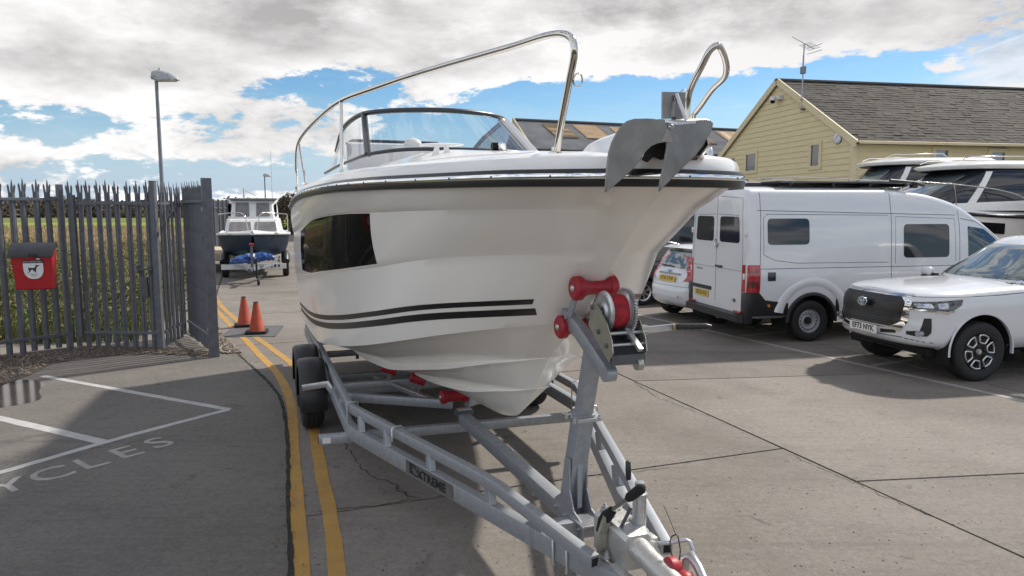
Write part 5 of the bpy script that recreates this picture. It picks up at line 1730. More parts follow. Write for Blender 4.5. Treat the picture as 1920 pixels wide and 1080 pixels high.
# slanting bracket on the post head, carrying bow rollers and winch
tbar('winch_bracket', [(-.80, TC - .03, 1.60), (-.60, TC - .03, 1.535), (-.27, TC - .03, 1.375)], .055, .085)
mb = MB(); mb.cyl((-.27, TC - .058, 1.375), (-.27, TC - .002, 1.375), .042, seg=16); mb.build('bracket_end', 'galv', trl, 40)
for y in (-.085, .055):
    mb = MB(); mb.bar([(-.80, y, 1.545), (-.70, y, 1.60), (-.585, y, 1.765)], .012, .05, .003, up=(1, 0, 0)); mb.build('roller_arm', 'galv', trl, 0)
    mb = MB(); mb.lathe([(.014, 0), (.014, .012), (.0005, .013)], 6, Matrix.Translation((-.71, y - .007, 1.60)) @ Matrix.Rotation(pi / 2, 4, 'X')); mb.build('bolt', 'galv_bright', trl, 20)
roller('bow_roller', (-.565, -.0, 1.775), (0, 1, 0), .255, .066, .036, trl)
roller('bow_roller', (-.765, -.0, 1.535), (0, 1, 0), .25, .066, .034, trl)

# ---- winch
wn = thing('hand_winch', 'hand winch with red strap on the trailer winch post, its crank pointing right', 'winch', BOAT_O, BOAT_RZ)
DC = Vector((-.30, 0, 1.685))       # drum axis point
ax = lambda y: Matrix.Translation((DC.x, y, DC.z)) @ Matrix.Rotation(-pi / 2, 4, 'X')


def disc(name, y, r, th, m, par=wn, teeth=0):
    if teeth:
        pts = []
        for i in range(teeth * 4):
            rr = r * (1.0 if i % 4 in (0, 1) else .91); a_ = 2 * pi * i / (teeth * 4); pts.append((rr * cos(a_), rr * sin(a_)))
        return MB().prism(pts, th, ax(y)).build(name, m, par, 0, fixn=True)
    return MB().lathe([(.02, 0), (.022, -.012), (.035, -.013), (.05, -.004), (r * .82, -.008), (r * .93, 0), (r, .001), (r, th), (.02, th)], 30, ax(y)).build(name, m, par, 35)


disc('drum_flange', -.075, .105, .004, 'galv_bright')
MB().lathe([(.04, 0), (.082, 0), (.088, .03), (.089, .06), (.083, .098), (.04, .098)], 26, ax(-.068)).build('strap', 'red_strap', wn, 40)
mb = MB()
for k in range(7):
    a_ = 2.2 + k * .28; mb.box((DC.x + .0885 * cos(a_) * 1.0, -.02 + .018 * ((k * 37) % 5 - 2) * .5, DC.z - .0885 * sin(a_) * -1), (.004, .02, .012))
mb.build('strap_print', 'print_black', wn, 0)
disc('drum_gear', .040, .118, .014, 'galv_bright', teeth=44)
disc('drum_flange', .033, .100, .004, 'galv_bright')
MB().cyl((DC.x, -.10, DC.z), (DC.x, .10, DC.z), .012, seg=10).build('drum_axle', 'galv_dark', wn, 40)
pl_ = [(-.42, 1.60), (-.385, 1.705), (-.355, 1.725), (-.30, 1.70), (-.22, 1.64), (-.165, 1.565), (-.15, 1.505), (-.19, 1.452)]
for y, nm in ((-.098, 'side_plate'), (.088, 'side_plate')):
    MB().prism(pl_ if y < 0 else [(x, z) for x, z in pl_], .005, plane_matrix(Vector((0, y, 0)), (1, 0, 0), (0, -1, 0))).build(nm, 'zinc_plate', wn, 0, fixn=True)
for x, z in ((-.30, 1.585), (-.215, 1.53), (-.375, 1.70)):
    mb = MB(); mb.lathe([(.013, 0), (.013, .008), (.0005, .012)], 8, Matrix.Translation((x, -.103, z)) @ Matrix.Rotation(pi / 2, 4, 'X')); mb.build('bolt', 'galv_dark', wn, 30)
bt = [(-.42, 1.595), (-.19, 1.452)]
mb = MB(); mb.bar([(-.42, -.004, 1.592), (-.17, -.004, 1.445)], .19, .006, .001); mb.box((-.172, -.004, 1.462), (.006, .185, .05)); mb.bar([(-.41, -.004, 1.66), (-.41, -.004, 1.60)], .18, .005, .001, up=(1, 0, 0)); mb.build('base_plate', 'galv_dark', wn, 0)
for x, z, y0, y1, r in ((-.225, 1.585, -.095, .092, .010), (-.185, 1.535, -.095, .092, .008), (-.28, 1.575, -.095, .16, .011)):
    mb = MB(); mb.cyl((x, y0, z), (x, y1, z), r, seg=10); mb.build('spacer_shaft', 'galv_bright', wn, 40)
mb = MB(); pts = [];
for i in range(52): a_ = 2 * pi * i / 52; rr = .036 if i % 4 in (0, 1) else .030; pts.append((rr * cos(a_), rr * sin(a_)))
mb.prism(pts, .03, Matrix.Translation((-.28, .036, 1.575)) @ Matrix.Rotation(-pi / 2, 4, 'X')); mb.build('pinion', 'galv_dark', wn, 0, fixn=True)
mb = MB(); mb.bar([(-.235, .02, 1.60), (-.125, .035, 1.515)], .03, .02, .003); mb.build('pawl_lever', 'galv_bright', wn, 0)
mb = MB(); mb.cyl((-.185, .045, 1.432), (-.185, .075, 1.432), .032, seg=16); mb.build('friction_cap', 'zinc_plate', wn, 40)
crank = MB().bar([(-.285, .155, 1.58), (-.395, .40, 1.565)], .006, .036, .002).build('crank', 'galv_bright', wn, 0)
mb = MB(); mb.bar([(-.30, .165, 1.579), (-.30, .10, 1.579)], .05, .05, .005); mb.build('crank_boss', 'zinc_plate', wn, 30)
g0, g1 = Vector((-.385, .395, 1.567)), Vector((-.31, .575, 1.572))
rad = [.012, .017, .0155, .018, .0155, .018, .0155, .018, .0155, .018, .013, .006]
mb = MB(); mb.tube([g0.lerp(g1, k / 11) for k in range(12)], rad, 14); mb.build('crank_grip', 'black_plastic', crank, 50)
mb = MB(); mb.tube([g0.lerp(g1, -.06), g0.lerp(g1, .0)], .018, 12); mb.build('grip_collar', 'rooflight', crank, 50)

# ---- coupling head, handbrake, jockey clamp
mb = MB()
rings = []
for x, w, z0, z1 in ((-.34, .06, .47, .60), (-.30, .085, .46, .655), (-.05, .085, .46, .655), (.0, .07, .47, .64)):
    rings.append([(x, TC - w, z0), (x, TC - w, z1 - .02), (x, TC - w + .02, z1), (x, TC + w - .02, z1), (x, TC + w, z1 - .02), (x, TC + w, z0)])
mb.loft(rings); hd = mb.build('coupling_body', 'cast_alloy', trl, 30, fixn=True)
mb = MB(); mb.lathe([(.02, 0), (.056, 0), (.058, .02), (.052, .12), (.055, .25), (.05, .42), (.02, .42)], 22, Matrix.Translation((-.01, TC, .575)) @ Matrix.Rotation(radians(94), 4, 'Y')); mb.build('draw_tube', 'cast_alloy', trl, 50)
mb = MB(); mb.bar([(-.06, TC - .10, .475), (.55, TC - .06, .455)], .05, .03, .01); mb.build('casting_flange', 'cast_alloy', trl, 30)
for x, y, z in ((-.12, TC - .105, .49), (.12, TC + .075, .53), (-.28, TC - .035, .66)):
    mb = MB(); mb.lathe([(.024, 0), (.024, .004), (.017, .005), (.017, .02), (.009, .02), (.009, .034), (.0005, .034)], 6, Matrix.Translation((x, y, z))); mb.build('bolt', 'galv_bright', trl, 20)
for k in range(3):
    mb = MB(); mb.lathe([(.018, 0), (.018, .01), (.008, .012), (.0005, .013)], 6, Matrix.Translation((-.27 + k * .07, TC + .04 - .07 * (k == 1), .656))); mb.build('bolt', 'galv_bright', trl, 20)
text_obj('cast_lettering', 'AL-KO' if False else '1500', .04, 'cast_alloy', Matrix.Translation((-.13, TC, .655)) @ Matrix.Rotation(pi / 2, 4, 'Z'), hd, depth=.003)
# handbrake lever on the near side
mb = MB(); mb.bar([(-.16, TC - .115, .44), (-.155, TC - .115, .60), (-.125, TC - .10, .70)], .02, .045, .004, up=(0, 1, 0)); mb.build('brake_bracket', 'zinc_plate', trl, 0)
mb = MB(); mb.tube([(-.175, TC - .11, .60), (-.165, TC - .10, .655), (-.14, TC - .095, .695), (-.105, TC - .085, .735)], [.026, .032, .030, .022], 12); lv_b = mb.build('brake_boot', 'grip_foam', trl, 60)
mb = MB(); mb.cyl((-.11, TC - .087, .73), (.03, TC - .045, .865), .012, seg=12); mb.build('brake_lever', 'stainless', trl, 50)
mb = MB(); mb.tube([(-.005, TC - .057, .83), (.005, TC - .054, .842), (.07, TC - .032, .905), (.085, TC - .027, .918)], [.018, .023, .025, .012], 14); mb.build('brake_grip', 'grip_foam', trl, 60)
mb = MB(); mb.cyl((-.13, TC - .06, .56), (-.02, TC - .03, .78), .009, seg=8); mb.build('brake_spring', 'galv_dark', trl, 40)
# jockey wheel tube with its winder, clamp and clamp handle
mb = MB(); mb.lathe([(.034, .50), (.034, .785), (.038, .79), (.038, .81), (.024, .812), (.024, .865), (.0005, .868)], 20, Matrix.Translation((-.09, TC + .055, 0))); mb.build('jockey_tube', 'galv_bright', trl, 40)
mb = MB(); mb.tube([(-.10, TC + .03, .80), (-.14, TC + .03, .835), (-.155, TC + .03, .86)], .008, 8); mb.build('winder', 'galv_bright', trl, 50)
mb = MB(); mb.tube([(-.155, TC + .03, .85), (-.157, TC + .03, .86), (-.16, TC + .03, .90), (-.165, TC + .03, .945), (-.166, TC + .03, .95)], [.008, .013, .0145, .013, .008], 12); mb.build('winder_grip', 'black_plastic', trl, 60)
mb = MB(); mb.box((-.05, TC + .10, .545), (.07, .04, .12), bev=.008); mb.cyl((-.02, TC + .05, .575), (.02, TC + .085, .575), .03, seg=14); mb.build('jockey_clamp', 'cast_alloy', trl, 40)
mb = MB(); mb.tube([(-.04, TC + .11, .565), (.02, TC + .16, .585), (.045, TC + .235, .60), (.06, TC + .25, .595), (.085, TC + .255, .555)], .010, 10); mb.build('clamp_handle', 'galv_bright', trl, 60)
mb = MB(); mb.lathe([(.02, -.03), (.045, -.028), (.055, 0), (.045, .028), (.02, .03)], 16, Matrix.Translation((.235, TC + .035, .585)) @ Matrix.Rotation(1.2, 4, 'X')); mb.sphere((.30, TC + .06, .57), (.05, .045, .03), 12); mb.build('breakaway_cover', 'red_roller', trl, 50)
mb = MB(); mb.tube([(.20, TC + .12, .50), (.20, TC + .13, .60), (.23, TC + .14, .625), (.30, TC + .135, .60), (.42, TC + .12, .53)], [.022, .024, .024, .022, .02], 12); mb.build('coupling_handle', 'galv_bright', trl, 60)
mb = MB(); mb.tube([tuple(p) for p in smoothline([(.24, TC + .05, .60), (.19, TC + .055, .66), (.17, TC + .075, .70), (.18, TC + .095, .71), (.20, TC + .10, .66), (.235, TC + .075, .61)], 22)], .003, 6); mb.tube([tuple(p) for p in smoothline([(.18, TC + .09, .71), (.14, TC + .085, .76), (.08, TC + .085, .81)], 12)], .0016, 5); mb.build('breakaway_cable', 'print_black', trl, 60)
mb = MB(); mb.cyl((-.60, TC - .2, .36), (-.10, TC - .10, .40), .010, seg=8); mb.build('brake_rod', 'galv_dark', trl, 40)
mb = MB(); mb.tube([tuple(p) for p in smoothline([(-2.74, .98, .43), (-2.70, .985, .36), (-2.72, 1.0, .30), (-2.76, 1.01, .33)], 14)], .006, 6); mb.build('cable_loop', 'black_plastic', trl, 60)


# ================================================================ vehicles: x forward, y to the left, z up
def outline(w, xf, xr, lf, lr, pf, pr, step=0.06, nc=16):
    out = []
    for i in range(nc + 1):
        th = pi / 2 * i / nc
        out.append((xf - lf + lf * max(0, cos(th)) ** (2 / pf), w * max(0, sin(th)) ** (2 / pf)))
    a, b = xf - lf, xr + lr
    n = max(1, int((a - b) / step))
    out += [(a + (b - a) * i / n, w) for i in range(1, n)]
    for i in range(nc + 1):
        th = pi / 2 * (1 - i / nc)
        out.append((xr + lr - lr * max(0, cos(th)) ** (2 / pr), w * max(0, sin(th)) ** (2 / pr)))
    return out


def shell(levels, nz=22, top=None, crown=0.0, ztop=None, cap=True, capn=8, step=0.06):
    """levels: rows of (z, w, xf, xr, lf, lr, pf, pr) from the sill up; ztop(x) lifts the upper rows to follow the bonnet line"""
    L = np.array(levels, float)
    zs = np.linspace(0, 1, nz)
    key = np.linspace(0, 1, len(L)) if False else (L[:, 0] - L[0, 0]) / (L[-1, 0] - L[0, 0])
    rows = []
    n_pts = None
    for k in zs:
        v = [float(pchip(key, L[:, c], [k])[0]) for c in range(8)]
        z, w, xf, xr, lf, lr, pf, pr = v
        o = outline(w, xf, xr, lf, lr, pf, pr, step) if n_pts is None else None
        if o is None:
            # keep one count of points: rebuild with the same number of side points
            a, b = xf - lf, xr + lr
            o = [(xf - lf + lf * max(0, cos(pi / 2 * i / 16)) ** (2 / pf), w * max(0, sin(pi / 2 * i / 16)) ** (2 / pf)) for i in range(17)]
            o += [(a + (b - a) * i / ns, w) for i in range(1, ns)]
            o += [(xr + lr - lr * max(0, cos(pi / 2 * (1 - i / 16))) ** (2 / pr), w * max(0, sin(pi / 2 * (1 - i / 16))) ** (2 / pr)) for i in range(17)]
        else:
            n_pts = len(o); ns = n_pts - 33
        rows.append([(x, y, z + (ztop(x) * k ** 3 if ztop else 0)) for x, y in o])
    mb = MB()
    mb.grid(rows); mb.grid([[(x, -y, z) for x, y, z in r] for r in rows], flip=True)
    if cap:
        t = rows[-1]
        G = []
        for f in np.linspace(1, -1, capn * 2 + 1):
            G.append([(x, y * f, z + crown * (1 - f * f) * min(1, y / (max(q[1] for q in t) + 1e-6) * 1.0)) for x, y, z in t])
        mb.grid(G)
    return mb


def cut_arch(o, cx, cz, r, ymin):
    bm = bmesh.new(); bm.from_mesh(o.data)
    ins = {v for v in bm.verts if abs(v.co.y) > ymin and (v.co.x - cx) ** 2 + (v.co.z - cz) ** 2 < r * r}
    dead = [f for f in bm.faces if all(v in ins for v in f.verts)]
    bmesh.ops.delete(bm, geom=dead, context='FACES')
    for v in bm.verts:
        if v in ins:
            d = Vector((v.co.x - cx, v.co.z - cz)); d = d.normalized() * r if d.length > 1e-5 else Vector((r, 0))
            v.co.x, v.co.z = cx + d.x, max(v.co.z if d.y < 0 else -9, cz + d.y)
    loose = [v for v in bm.verts if not v.link_faces]
    bmesh.ops.delete(bm, geom=loose, context='VERTS')
    bm.to_mesh(o.data); bm.free()


def tyre(R, W, M, par, rim=0.58):
    h = W / 2
    prof = [(R * rim, -h * .82), (R * .72, -h * .98), (R * .86, -h), (R * .955, -h * .9), (R * .99, -h * .72), (R, -h * .45), (R * .985, -h * .42), (R * .985, -h * .36), (R, -h * .33), (R, -h * .05), (R * .985, -.004), (R * .985, .004), (R, h * .05), (R, h * .33), (R * .985, h * .36), (R * .985, h * .42), (R, h * .45), (R * .99, h * .72), (R * .955, h * .9), (R * .86, h), (R * .72, h * .98), (R * rim, h * .82)]
    w = MB().lathe(prof, 40, M, caps=False).build('wheel', 'rubber', par, 45)
    return w


def well(par, cx, cz, r, sy, y0, y1):
    th = np.linspace(-.35, pi + .35, 18)
    MB().grid([[(cx + r * cos(t), sy * y, cz + r * sin(t)) for y in (y0, y1)] for t in th]).add([(cx + r * cos(t), sy * y0, cz + r * sin(t)) for t in th], [tuple(range(len(th)))]).build('wheel_arch', 'arch_liner', par, 60, fixn=True)


def seam(par, bvh, pts, axis='y', sign=1, w=.009, name='panel_gap', m='seam', off=.0012, cell=.05):
    return patch(name, bvh, strip_poly(pts, w), m, par, axis, sign, cell, off, .004, 5.0, 60)


# ---------------------------------------------------------------- white pickup
fwd = Vector((-.978, -.208)); PRZ = atan2(fwd.y, fwd.x)
pk = thing('pickup_truck', 'white pickup truck parked facing us at the right edge, black and chrome grille', 'pickup truck', (5.74, 9.72, 0), PRZ)
lv = [  # z, half width, nose x, tail x, corner lengths, corner powers
    (.40, .80, .60, -4.15, .50, .2, 3.0, 4), (.47, .865, .90, -4.2, .70, .2, 3.0, 4), (.56, .905, .97, -4.25, .80, .2, 2.7, 4), (.70, .925, .985, -4.25, .86, .2, 2.6, 4),
    (.80, .93, .955, -4.25, .86, .2, 2.7, 4), (.92, .93, .945, -4.25, .86, .2, 2.8, 4), (1.02, .915, .925, -4.25, .86, .2, 2.8, 4), (1.085, .885, .88, -4.25, .84, .2, 2.8, 4), (1.115, .845, .82, -4.25, .80, .2, 2.8, 4)]
zt_ = lambda x: .065 * min(1, max(0, (.85 - x) / 1.4))
body = shell(lv, 30, crown=.055, ztop=zt_, step=.045).build('body', 'vehicle_white', pk, 38, doubles=True)
BB = bvh_of(body)
cut_arch(body, 0, .40, .475, .55); cut_arch(body, -3.085, .40, .47, .55)
# cab
gl = [(1.10, .845, -.62, -2.95, .62, .2, 2.6, 4), (1.20, .835, -.66, -2.93, .60, .2, 2.6, 4), (1.5, .745, -1.14, -2.83, .5, .2, 2.6, 4), (1.70, .67, -1.48, -2.72, .46, .2, 2.7, 4), (1.765, .625, -1.62, -2.62, .4, .25, 2.7, 4), (1.79, .56, -1.74, -2.52, .36, .25, 2.7, 4)]
cab = shell(gl, 26, crown=.025, step=.08).build('cab', 'vehicle_white', pk, 40, doubles=True)
CB = bvh_of(cab)
patch('windscreen', CB, roundpoly([(-.735, 1.20), (.735, 1.20), (.60, 1.685), (-.60, 1.685)], .05), 'car_glass_light', pk, 'x', 1, .07, .004, .01)
for sg in (1, -1):
    patch('side_window', CB, roundpoly([(-.98, 1.22), (-1.60, 1.66), (-1.86, 1.69), (-1.86, 1.22)], .04), 'car_glass', pk, 'y', sg, .07, .004, .01)
    patch('side_window', CB, roundpoly([(-1.95, 1.22), (-1.95, 1.69), (-2.50, 1.66), (-2.62, 1.22)], .05), 'car_glass', pk, 'y', sg, .07, .004, .01)
    patch('window_trim', CB, [(-.92, 1.205), (-2.65, 1.205), (-2.65, 1.222), (-.95, 1.222)], 'chrome', pk, 'y', sg, .1, .006, .006)
    # bonnet edge, wing and door gaps
    seam(pk, BB, [(.86, 1.075), (.5, 1.09), (-.2, 1.105), (-.66, 1.13)], 'y', sg)
    seam(pk, BB, [(-.74, 1.10), (-.80, .98), (-.84, .80), (-.86, .58), (-.86, .46)], 'y', sg)
    seam(pk, BB, [(-1.93, 1.10), (-1.95, .60), (-1.93, .46)], 'y', sg)
    seam(pk, BB, [(-2.85, 1.12), (-2.62, .80), (-2.55, .46)], 'y', sg)
    patch('side_moulding', BB, [(-.92, .655), (-1.9, .655), (-1.9, .668), (-.92, .668)], 'print_grey', pk, 'y', sg, .2, .006, .008)
    # headlamp: smoked lens, clear reflector, bright lower lip
    patch('headlamp', BB, roundpoly([(.86, 1.01), (.30, 1.065), (.335, .99), (.49, .895), (.80, .925)], .02), 'lamp_smoke', pk, 'y', sg, .04, .004, .02)
    patch('headlamp_lens', BB, roundpoly([(.80, .995), (.66, 1.005), (.64, .95), (.78, .945)], .012), 'lamp_clear', pk, 'y', sg, .04, .008, .006)
    patch('headlamp_lens', BB, roundpoly([(.60, 1.01), (.50, 1.02), (.49, .95), (.60, .945)], .012), 'lamp_clear', pk, 'y', sg, .04, .008, .006)
    patch('headlamp_lip', BB, [(.84, .935), (.50, .915), (.46, .93), (.42, .918), (.49, .885), (.83, .915)], 'chrome', pk, 'y', sg, .05, .010, .012)
    # fog lamp pocket in the bumper corner
    patch('fog_lamp_pocket', BB, [(.72, .82), (.66, .82), (.655, .64), (.69, .59), (.80, .585), (.85, .60), (.85, .64), (.755, .66)], 'black_trim', pk, 'y', sg, .03, .004, .02)
    MB().cyl((.73, sg * .735, .622), (.80, sg * .75, .622), .038, seg=16).build('fog_lamp', 'lamp_clear', pk, 40)
    # mirror
    mb = MB(); mb.box((-.93, sg * 1.05, 1.23), (.11, .20, .14), bev=.045); mr_ = mb.build('door_mirror', 'vehicle_white', pk, 60)
    mb = MB(); mb.sphere((-.955, sg * 1.05, 1.165), (.085, .13, .06), 12); mb.bar([(-.93, sg * .86, 1.19), (-.95, sg * 1.0, 1.19)], .06, .05, .01); mb.build('mirror_base', 'black_plastic', mr_, 40)
    patch('mirror_mount', CB, roundpoly([(-.84, 1.21), (-1.05, 1.21), (-1.05, 1.36)], .02), 'black_trim', pk, 'y', sg, .05, .008, .01)
    for x in (-1.62, -2.42):
        MB().bar([(x - .10, sg * .945, 1.02), (x + .10, sg * .945, 1.02)], .03, .03, .01).build('door_handle', 'chrome', pk, 30)
    for cx in (0, -3.085):
        well(pk, cx, .40, .478, sg, .45, .915)
        th = np.linspace(-.12, pi + .10, 26)
        MB().loft([[(cx + (r) * cos(t), sg * y, .40 + r * sin(t)) for r, y in ((.468, .89), (.468, .928), (.482, .931), (.49, .918))] for t in th]).build('arch_lip', 'vehicle_white', pk, 50, fixn=True)
        Mw = Matrix.Translation((cx, sg * .785, .385)) @ Matrix.Rotation(-sg * pi / 2, 4, 'X')
        w_ = tyre(.385, .265, Mw, pk, .60)
        MB().lathe([(.0, .095), (.05, .10), (.06, .085), (.20, .075), (.228, .10), (.236, .118), (.236, -.1), (.0, -.1)], 36, Mw).build('rim', 'alloy_black', w_, 35)
        for k in range(6):
            a_ = 2 * pi * k / 6 + .26
            R2 = Matrix.Rotation(a_, 4, 'Z')
            q = roundpoly([(.115, -.038), (.205, -.075), (.222, 0), (.205, .075), (.115, .038)], .018, 3)
            mb = MB(); mb.tube([Mw @ R2 @ Vector((x, y, .112)) for x, y in q + q[:1]], .0125, 6); mb.build('spoke', 'alloy', w_, 50)
        MB().lathe([(.0, .118), (.028, .116), (.032, .10), (.05, .095)], 16, Mw).build('hub_cap', 'alloy', w_, 40)
    mb = MB(); mb.bar([(-.75, sg * .86, .36), (-2.45, sg * .86, .36)], .16, .05, .02); mb.build('side_step', 'black_plastic', pk, 30)
# grille, chrome frame, emblem, plate, lower bumper
gpoly = [(-.565, .99), (-.50, 1.062), (.50, 1.062), (.565, .99), (.535, .735), (.42, .68), (-.42, .68), (-.535, .735)]
fr = [(-.63, 1.01), (-.575, 1.078), (.575, 1.078), (.63, 1.01), (.62, .74), (.54, .62), (.43, .655), (-.43, .655), (-.54, .62), (-.62, .74)]
patch('grille_frame', BB, roundpoly(fr, .02), 'chrome', pk, 'x', 1, .05, .010, .03)
patch('grille', BB, roundpoly(gpoly, .03), 'black_trim', pk, 'x', 1, .05, .018, .01)
for z in (1.0, .955, .91):
    patch('grille_bar', BB, [(-.55, z), (.55, z), (.55, z + .014), (-.55, z + .014)], 'black_trim', pk, 'x', 1, .06, .028, .012)
patch('grille_bar', BB, [(-.54, .845), (.54, .845), (.52, .875), (-.52, .875)], 'black_trim', pk, 'x', 1, .06, .030, .014)
for k in range(7):
    z = .70 + k * .02
    patch('grille_mesh', BB, [(-.47, z), (.47, z), (.47, z + .006), (-.47, z + .006)], 'arch_liner', pk, 'x', 1, .1, .024, .006)
EM = plane_matrix(Vector((1.015, 0, .955)), (0, 1, 0), (1, 0, 0))
eb = MB().prism(ellipse(0, 0, .085, .058, 28), .012, EM).build('emblem', 'blue_badge', pk, 40, fixn=True)
mb = MB()
for cx_, cy_, rx, ry in ((0, 0, .085, .058), (0, .004, .026, .052), (0, .026, .056, .022)):
    mb.tube([EM @ Vector((x + cx_, y + cy_, .013)) for x, y in ellipse(0, 0, rx, ry, 26) + [(rx, 0)]], .006, 6)
mb.build('emblem_rings', 'chrome', eb, 60)
patch('bonnet_trim', BB, [(-.60, 1.088), (.60, 1.088), (.60, 1.10), (-.60, 1.10)], 'chrome', pk, 'x', 1, .08, .012, .012)
PMt = plane_matrix(Vector((1.012, .02, .605)), (0, 1, 0), (1, 0, -.05))
pl8 = MB().prism(roundpoly([(-.26, -.056), (.26, -.056), (.26, .056), (-.26, .056)], .012), .006, PMt).build('number_plate', 'plate_white', pk, 0, fixn=True)
text_obj('plate_lettering', 'EF73 NYK', .104, 'print_black', PMt @ Matrix.Translation((0, .004, .0065)), pl8, bold=.0025, sx=.93)
MB().prism([(-.18, -.052), (.18, -.052), (.18, -.047), (-.18, -.047)], .001, PMt @ Matrix.Translation((0, 0, .0062))).build('plate_maker_line', 'print_grey', pl8, 0)
for sg in (1, -1):
    patch('bumper_vent', BB, [(sg * .29, .575), (sg * .50, .60), (sg * .50, .64), (sg * .29, .625)], 'black_trim', pk, 'x', 1, .05, .005, .01)
seam(pk, BB, [(-.86, .50), (-.55, .555), (.55, .555), (.86, .50)], 'x', 1, .012)
mb = MB(); mb.loft([[(.50, y, .40), (.62, y, .41), (.58, y, .31), (.30, y, .29)] for y in (-.70, -.4, .4, .70)]); mb.build('skid_panel', 'black_plastic', pk, 30, fixn=True)
MB().box((-1.7, 0, .40), (4.6, 1.3, .14)).build('chassis', 'arch_liner', pk, 0)
text_obj('door_lettering', 'HILUX', .07, 'chrome', plane_matrix(Vector((-1.02, .934, .93)), (-1, 0, 0), (0, 1, 0)), pk, align='LEFT', sx=1.3, spacing=1.2)
for sg in (1, -1):
    mb = MB(); mb.bar([(-.70, sg * .1, 1.205), (-.72, sg * .62 , 1.21)], .02, .012, .004); mb.build('wiper', 'black_trim', pk, 0)
patch('rear_glass', CB, roundpoly([(-.6, 1.24), (.6, 1.24), (.52, 1.62), (-.52, 1.62)], .05), 'car_glass', pk, 'x', -1, .1, .004, .01)

# ---------------------------------------------------------------- vans
VP = [(.86, .40), (.98, .46), (1.005, .60), (1.015, .80), (1.02, 1.00), (1.018, 1.16), (1.005, 1.22), (1.0, 1.30), (.985, 1.55), (.955, 1.9), (.925, 2.12), (.905, 2.2), (.895, 2.26), (.865, 2.40), (.80, 2.49), (.65, 2.535), (.35, 2.56), (0, 2.565)]


def van_body(par, paint, name='body'):
    prof = np.array(VP)
    d = np.r_[0, np.cumsum(np.linalg.norm(np.diff(prof, axis=0), axis=1))]
    q = np.linspace(0, d[-1], 60)
    P = np.stack([pchip(d, prof[:, 0], q), pchip(d, prof[:, 1], q)], -1)
    ZT = ([-1.4, 1.2, 2.0, 2.74, 3.3, 3.75, 4.05, 4.3, 4.5, 4.58, 4.62], [2.565, 2.565, 2.51, 2.35, 2.06, 1.75, 1.54, 1.37, 1.16, 1.02, .85])
    WD = ([-1.4, 2.6, 3.2, 3.9, 4.3, 4.54, 4.62], [1, 1, .985, .95, .86, .74, .55])
    xs = list(np.arange(-1.12, 4.56, .06)) + [4.57, 4.60, 4.62]
    R = []
    for x in xs:
        zt = float(pchip(*ZT, [x])[0]); wd = float(pchip(*WD, [x])[0])
        row = []
        for y, z in P:
            if z > 1.0 and zt < 2.56:
                z = 1.0 + (z - 1.0) * max(0.0, (zt - 1.0)) / 1.565 if zt > 1.0 else min(z, zt)
            row.append((x, y * wd, z))
        R.append(row)
    rear = [(-1.155, .985), (-1.185, .955), (-1.195, .90), (-1.2, .0)]
    pre = []
    for x, f in rear[:3]:
        pre.append([(x, y * f if y > .9 * 0 else y, .40 + (z - .40) * (1 - (1 - f) * .35)) for y, z in P])
    rows_ = pre[::-1] + R
    # rear face: shrink the last section to the centre line
    face = [[(-1.202, y * f * .9, .40 + (z - .40) * .965) for y, z in P] for f in (0, .25, .5, .75)]
    G = face + rows_
    mb = MB(); mb.grid(G, flip=True); mb.grid([[(x, -y, z) for x, y, z in r] for r in G])
    front = G[-1]
    return mb.build(name, paint, par, 30, doubles=True)


def van_wheels(par, R=.345, full=True):
    for sg in (1, -1):
        for cx in (0, 3.64):
            well(par, cx, .36, .425, sg, .5, 1.0)
            Mw = Matrix.Translation((cx, sg * .87, R)) @ Matrix.Rotation(-sg * pi / 2, 4, 'X')
            w_ = tyre(R, .235, Mw, par, .58)
            MB().lathe([(0, .03), (.07, .035), (.085, .02), (.10, .015), (.13, .06), (.165, .055), (.185, .04), (.197, .09), (.20, -.08), (0, -.08)], 32, Mw).build('rim', 'steel_wheel', w_, 30)
            MB().lathe([(0, .07), (.055, .068), (.065, .05), (.065, .03)], 20, Mw).build('hub_cap', 'black_plastic', w_, 30)
            if full and cx == 0:
                for k in range(16):
                    a_ = 2 * pi * k / 16
                    MB().prism(ellipse(0, 0, .010, .014, 8), .004, Mw @ Matrix.Rotation(a_, 4, 'Z') @ Matrix.Translation((.148, 0, .062))).build('rim_hole', 'arch_liner', w_, 0)


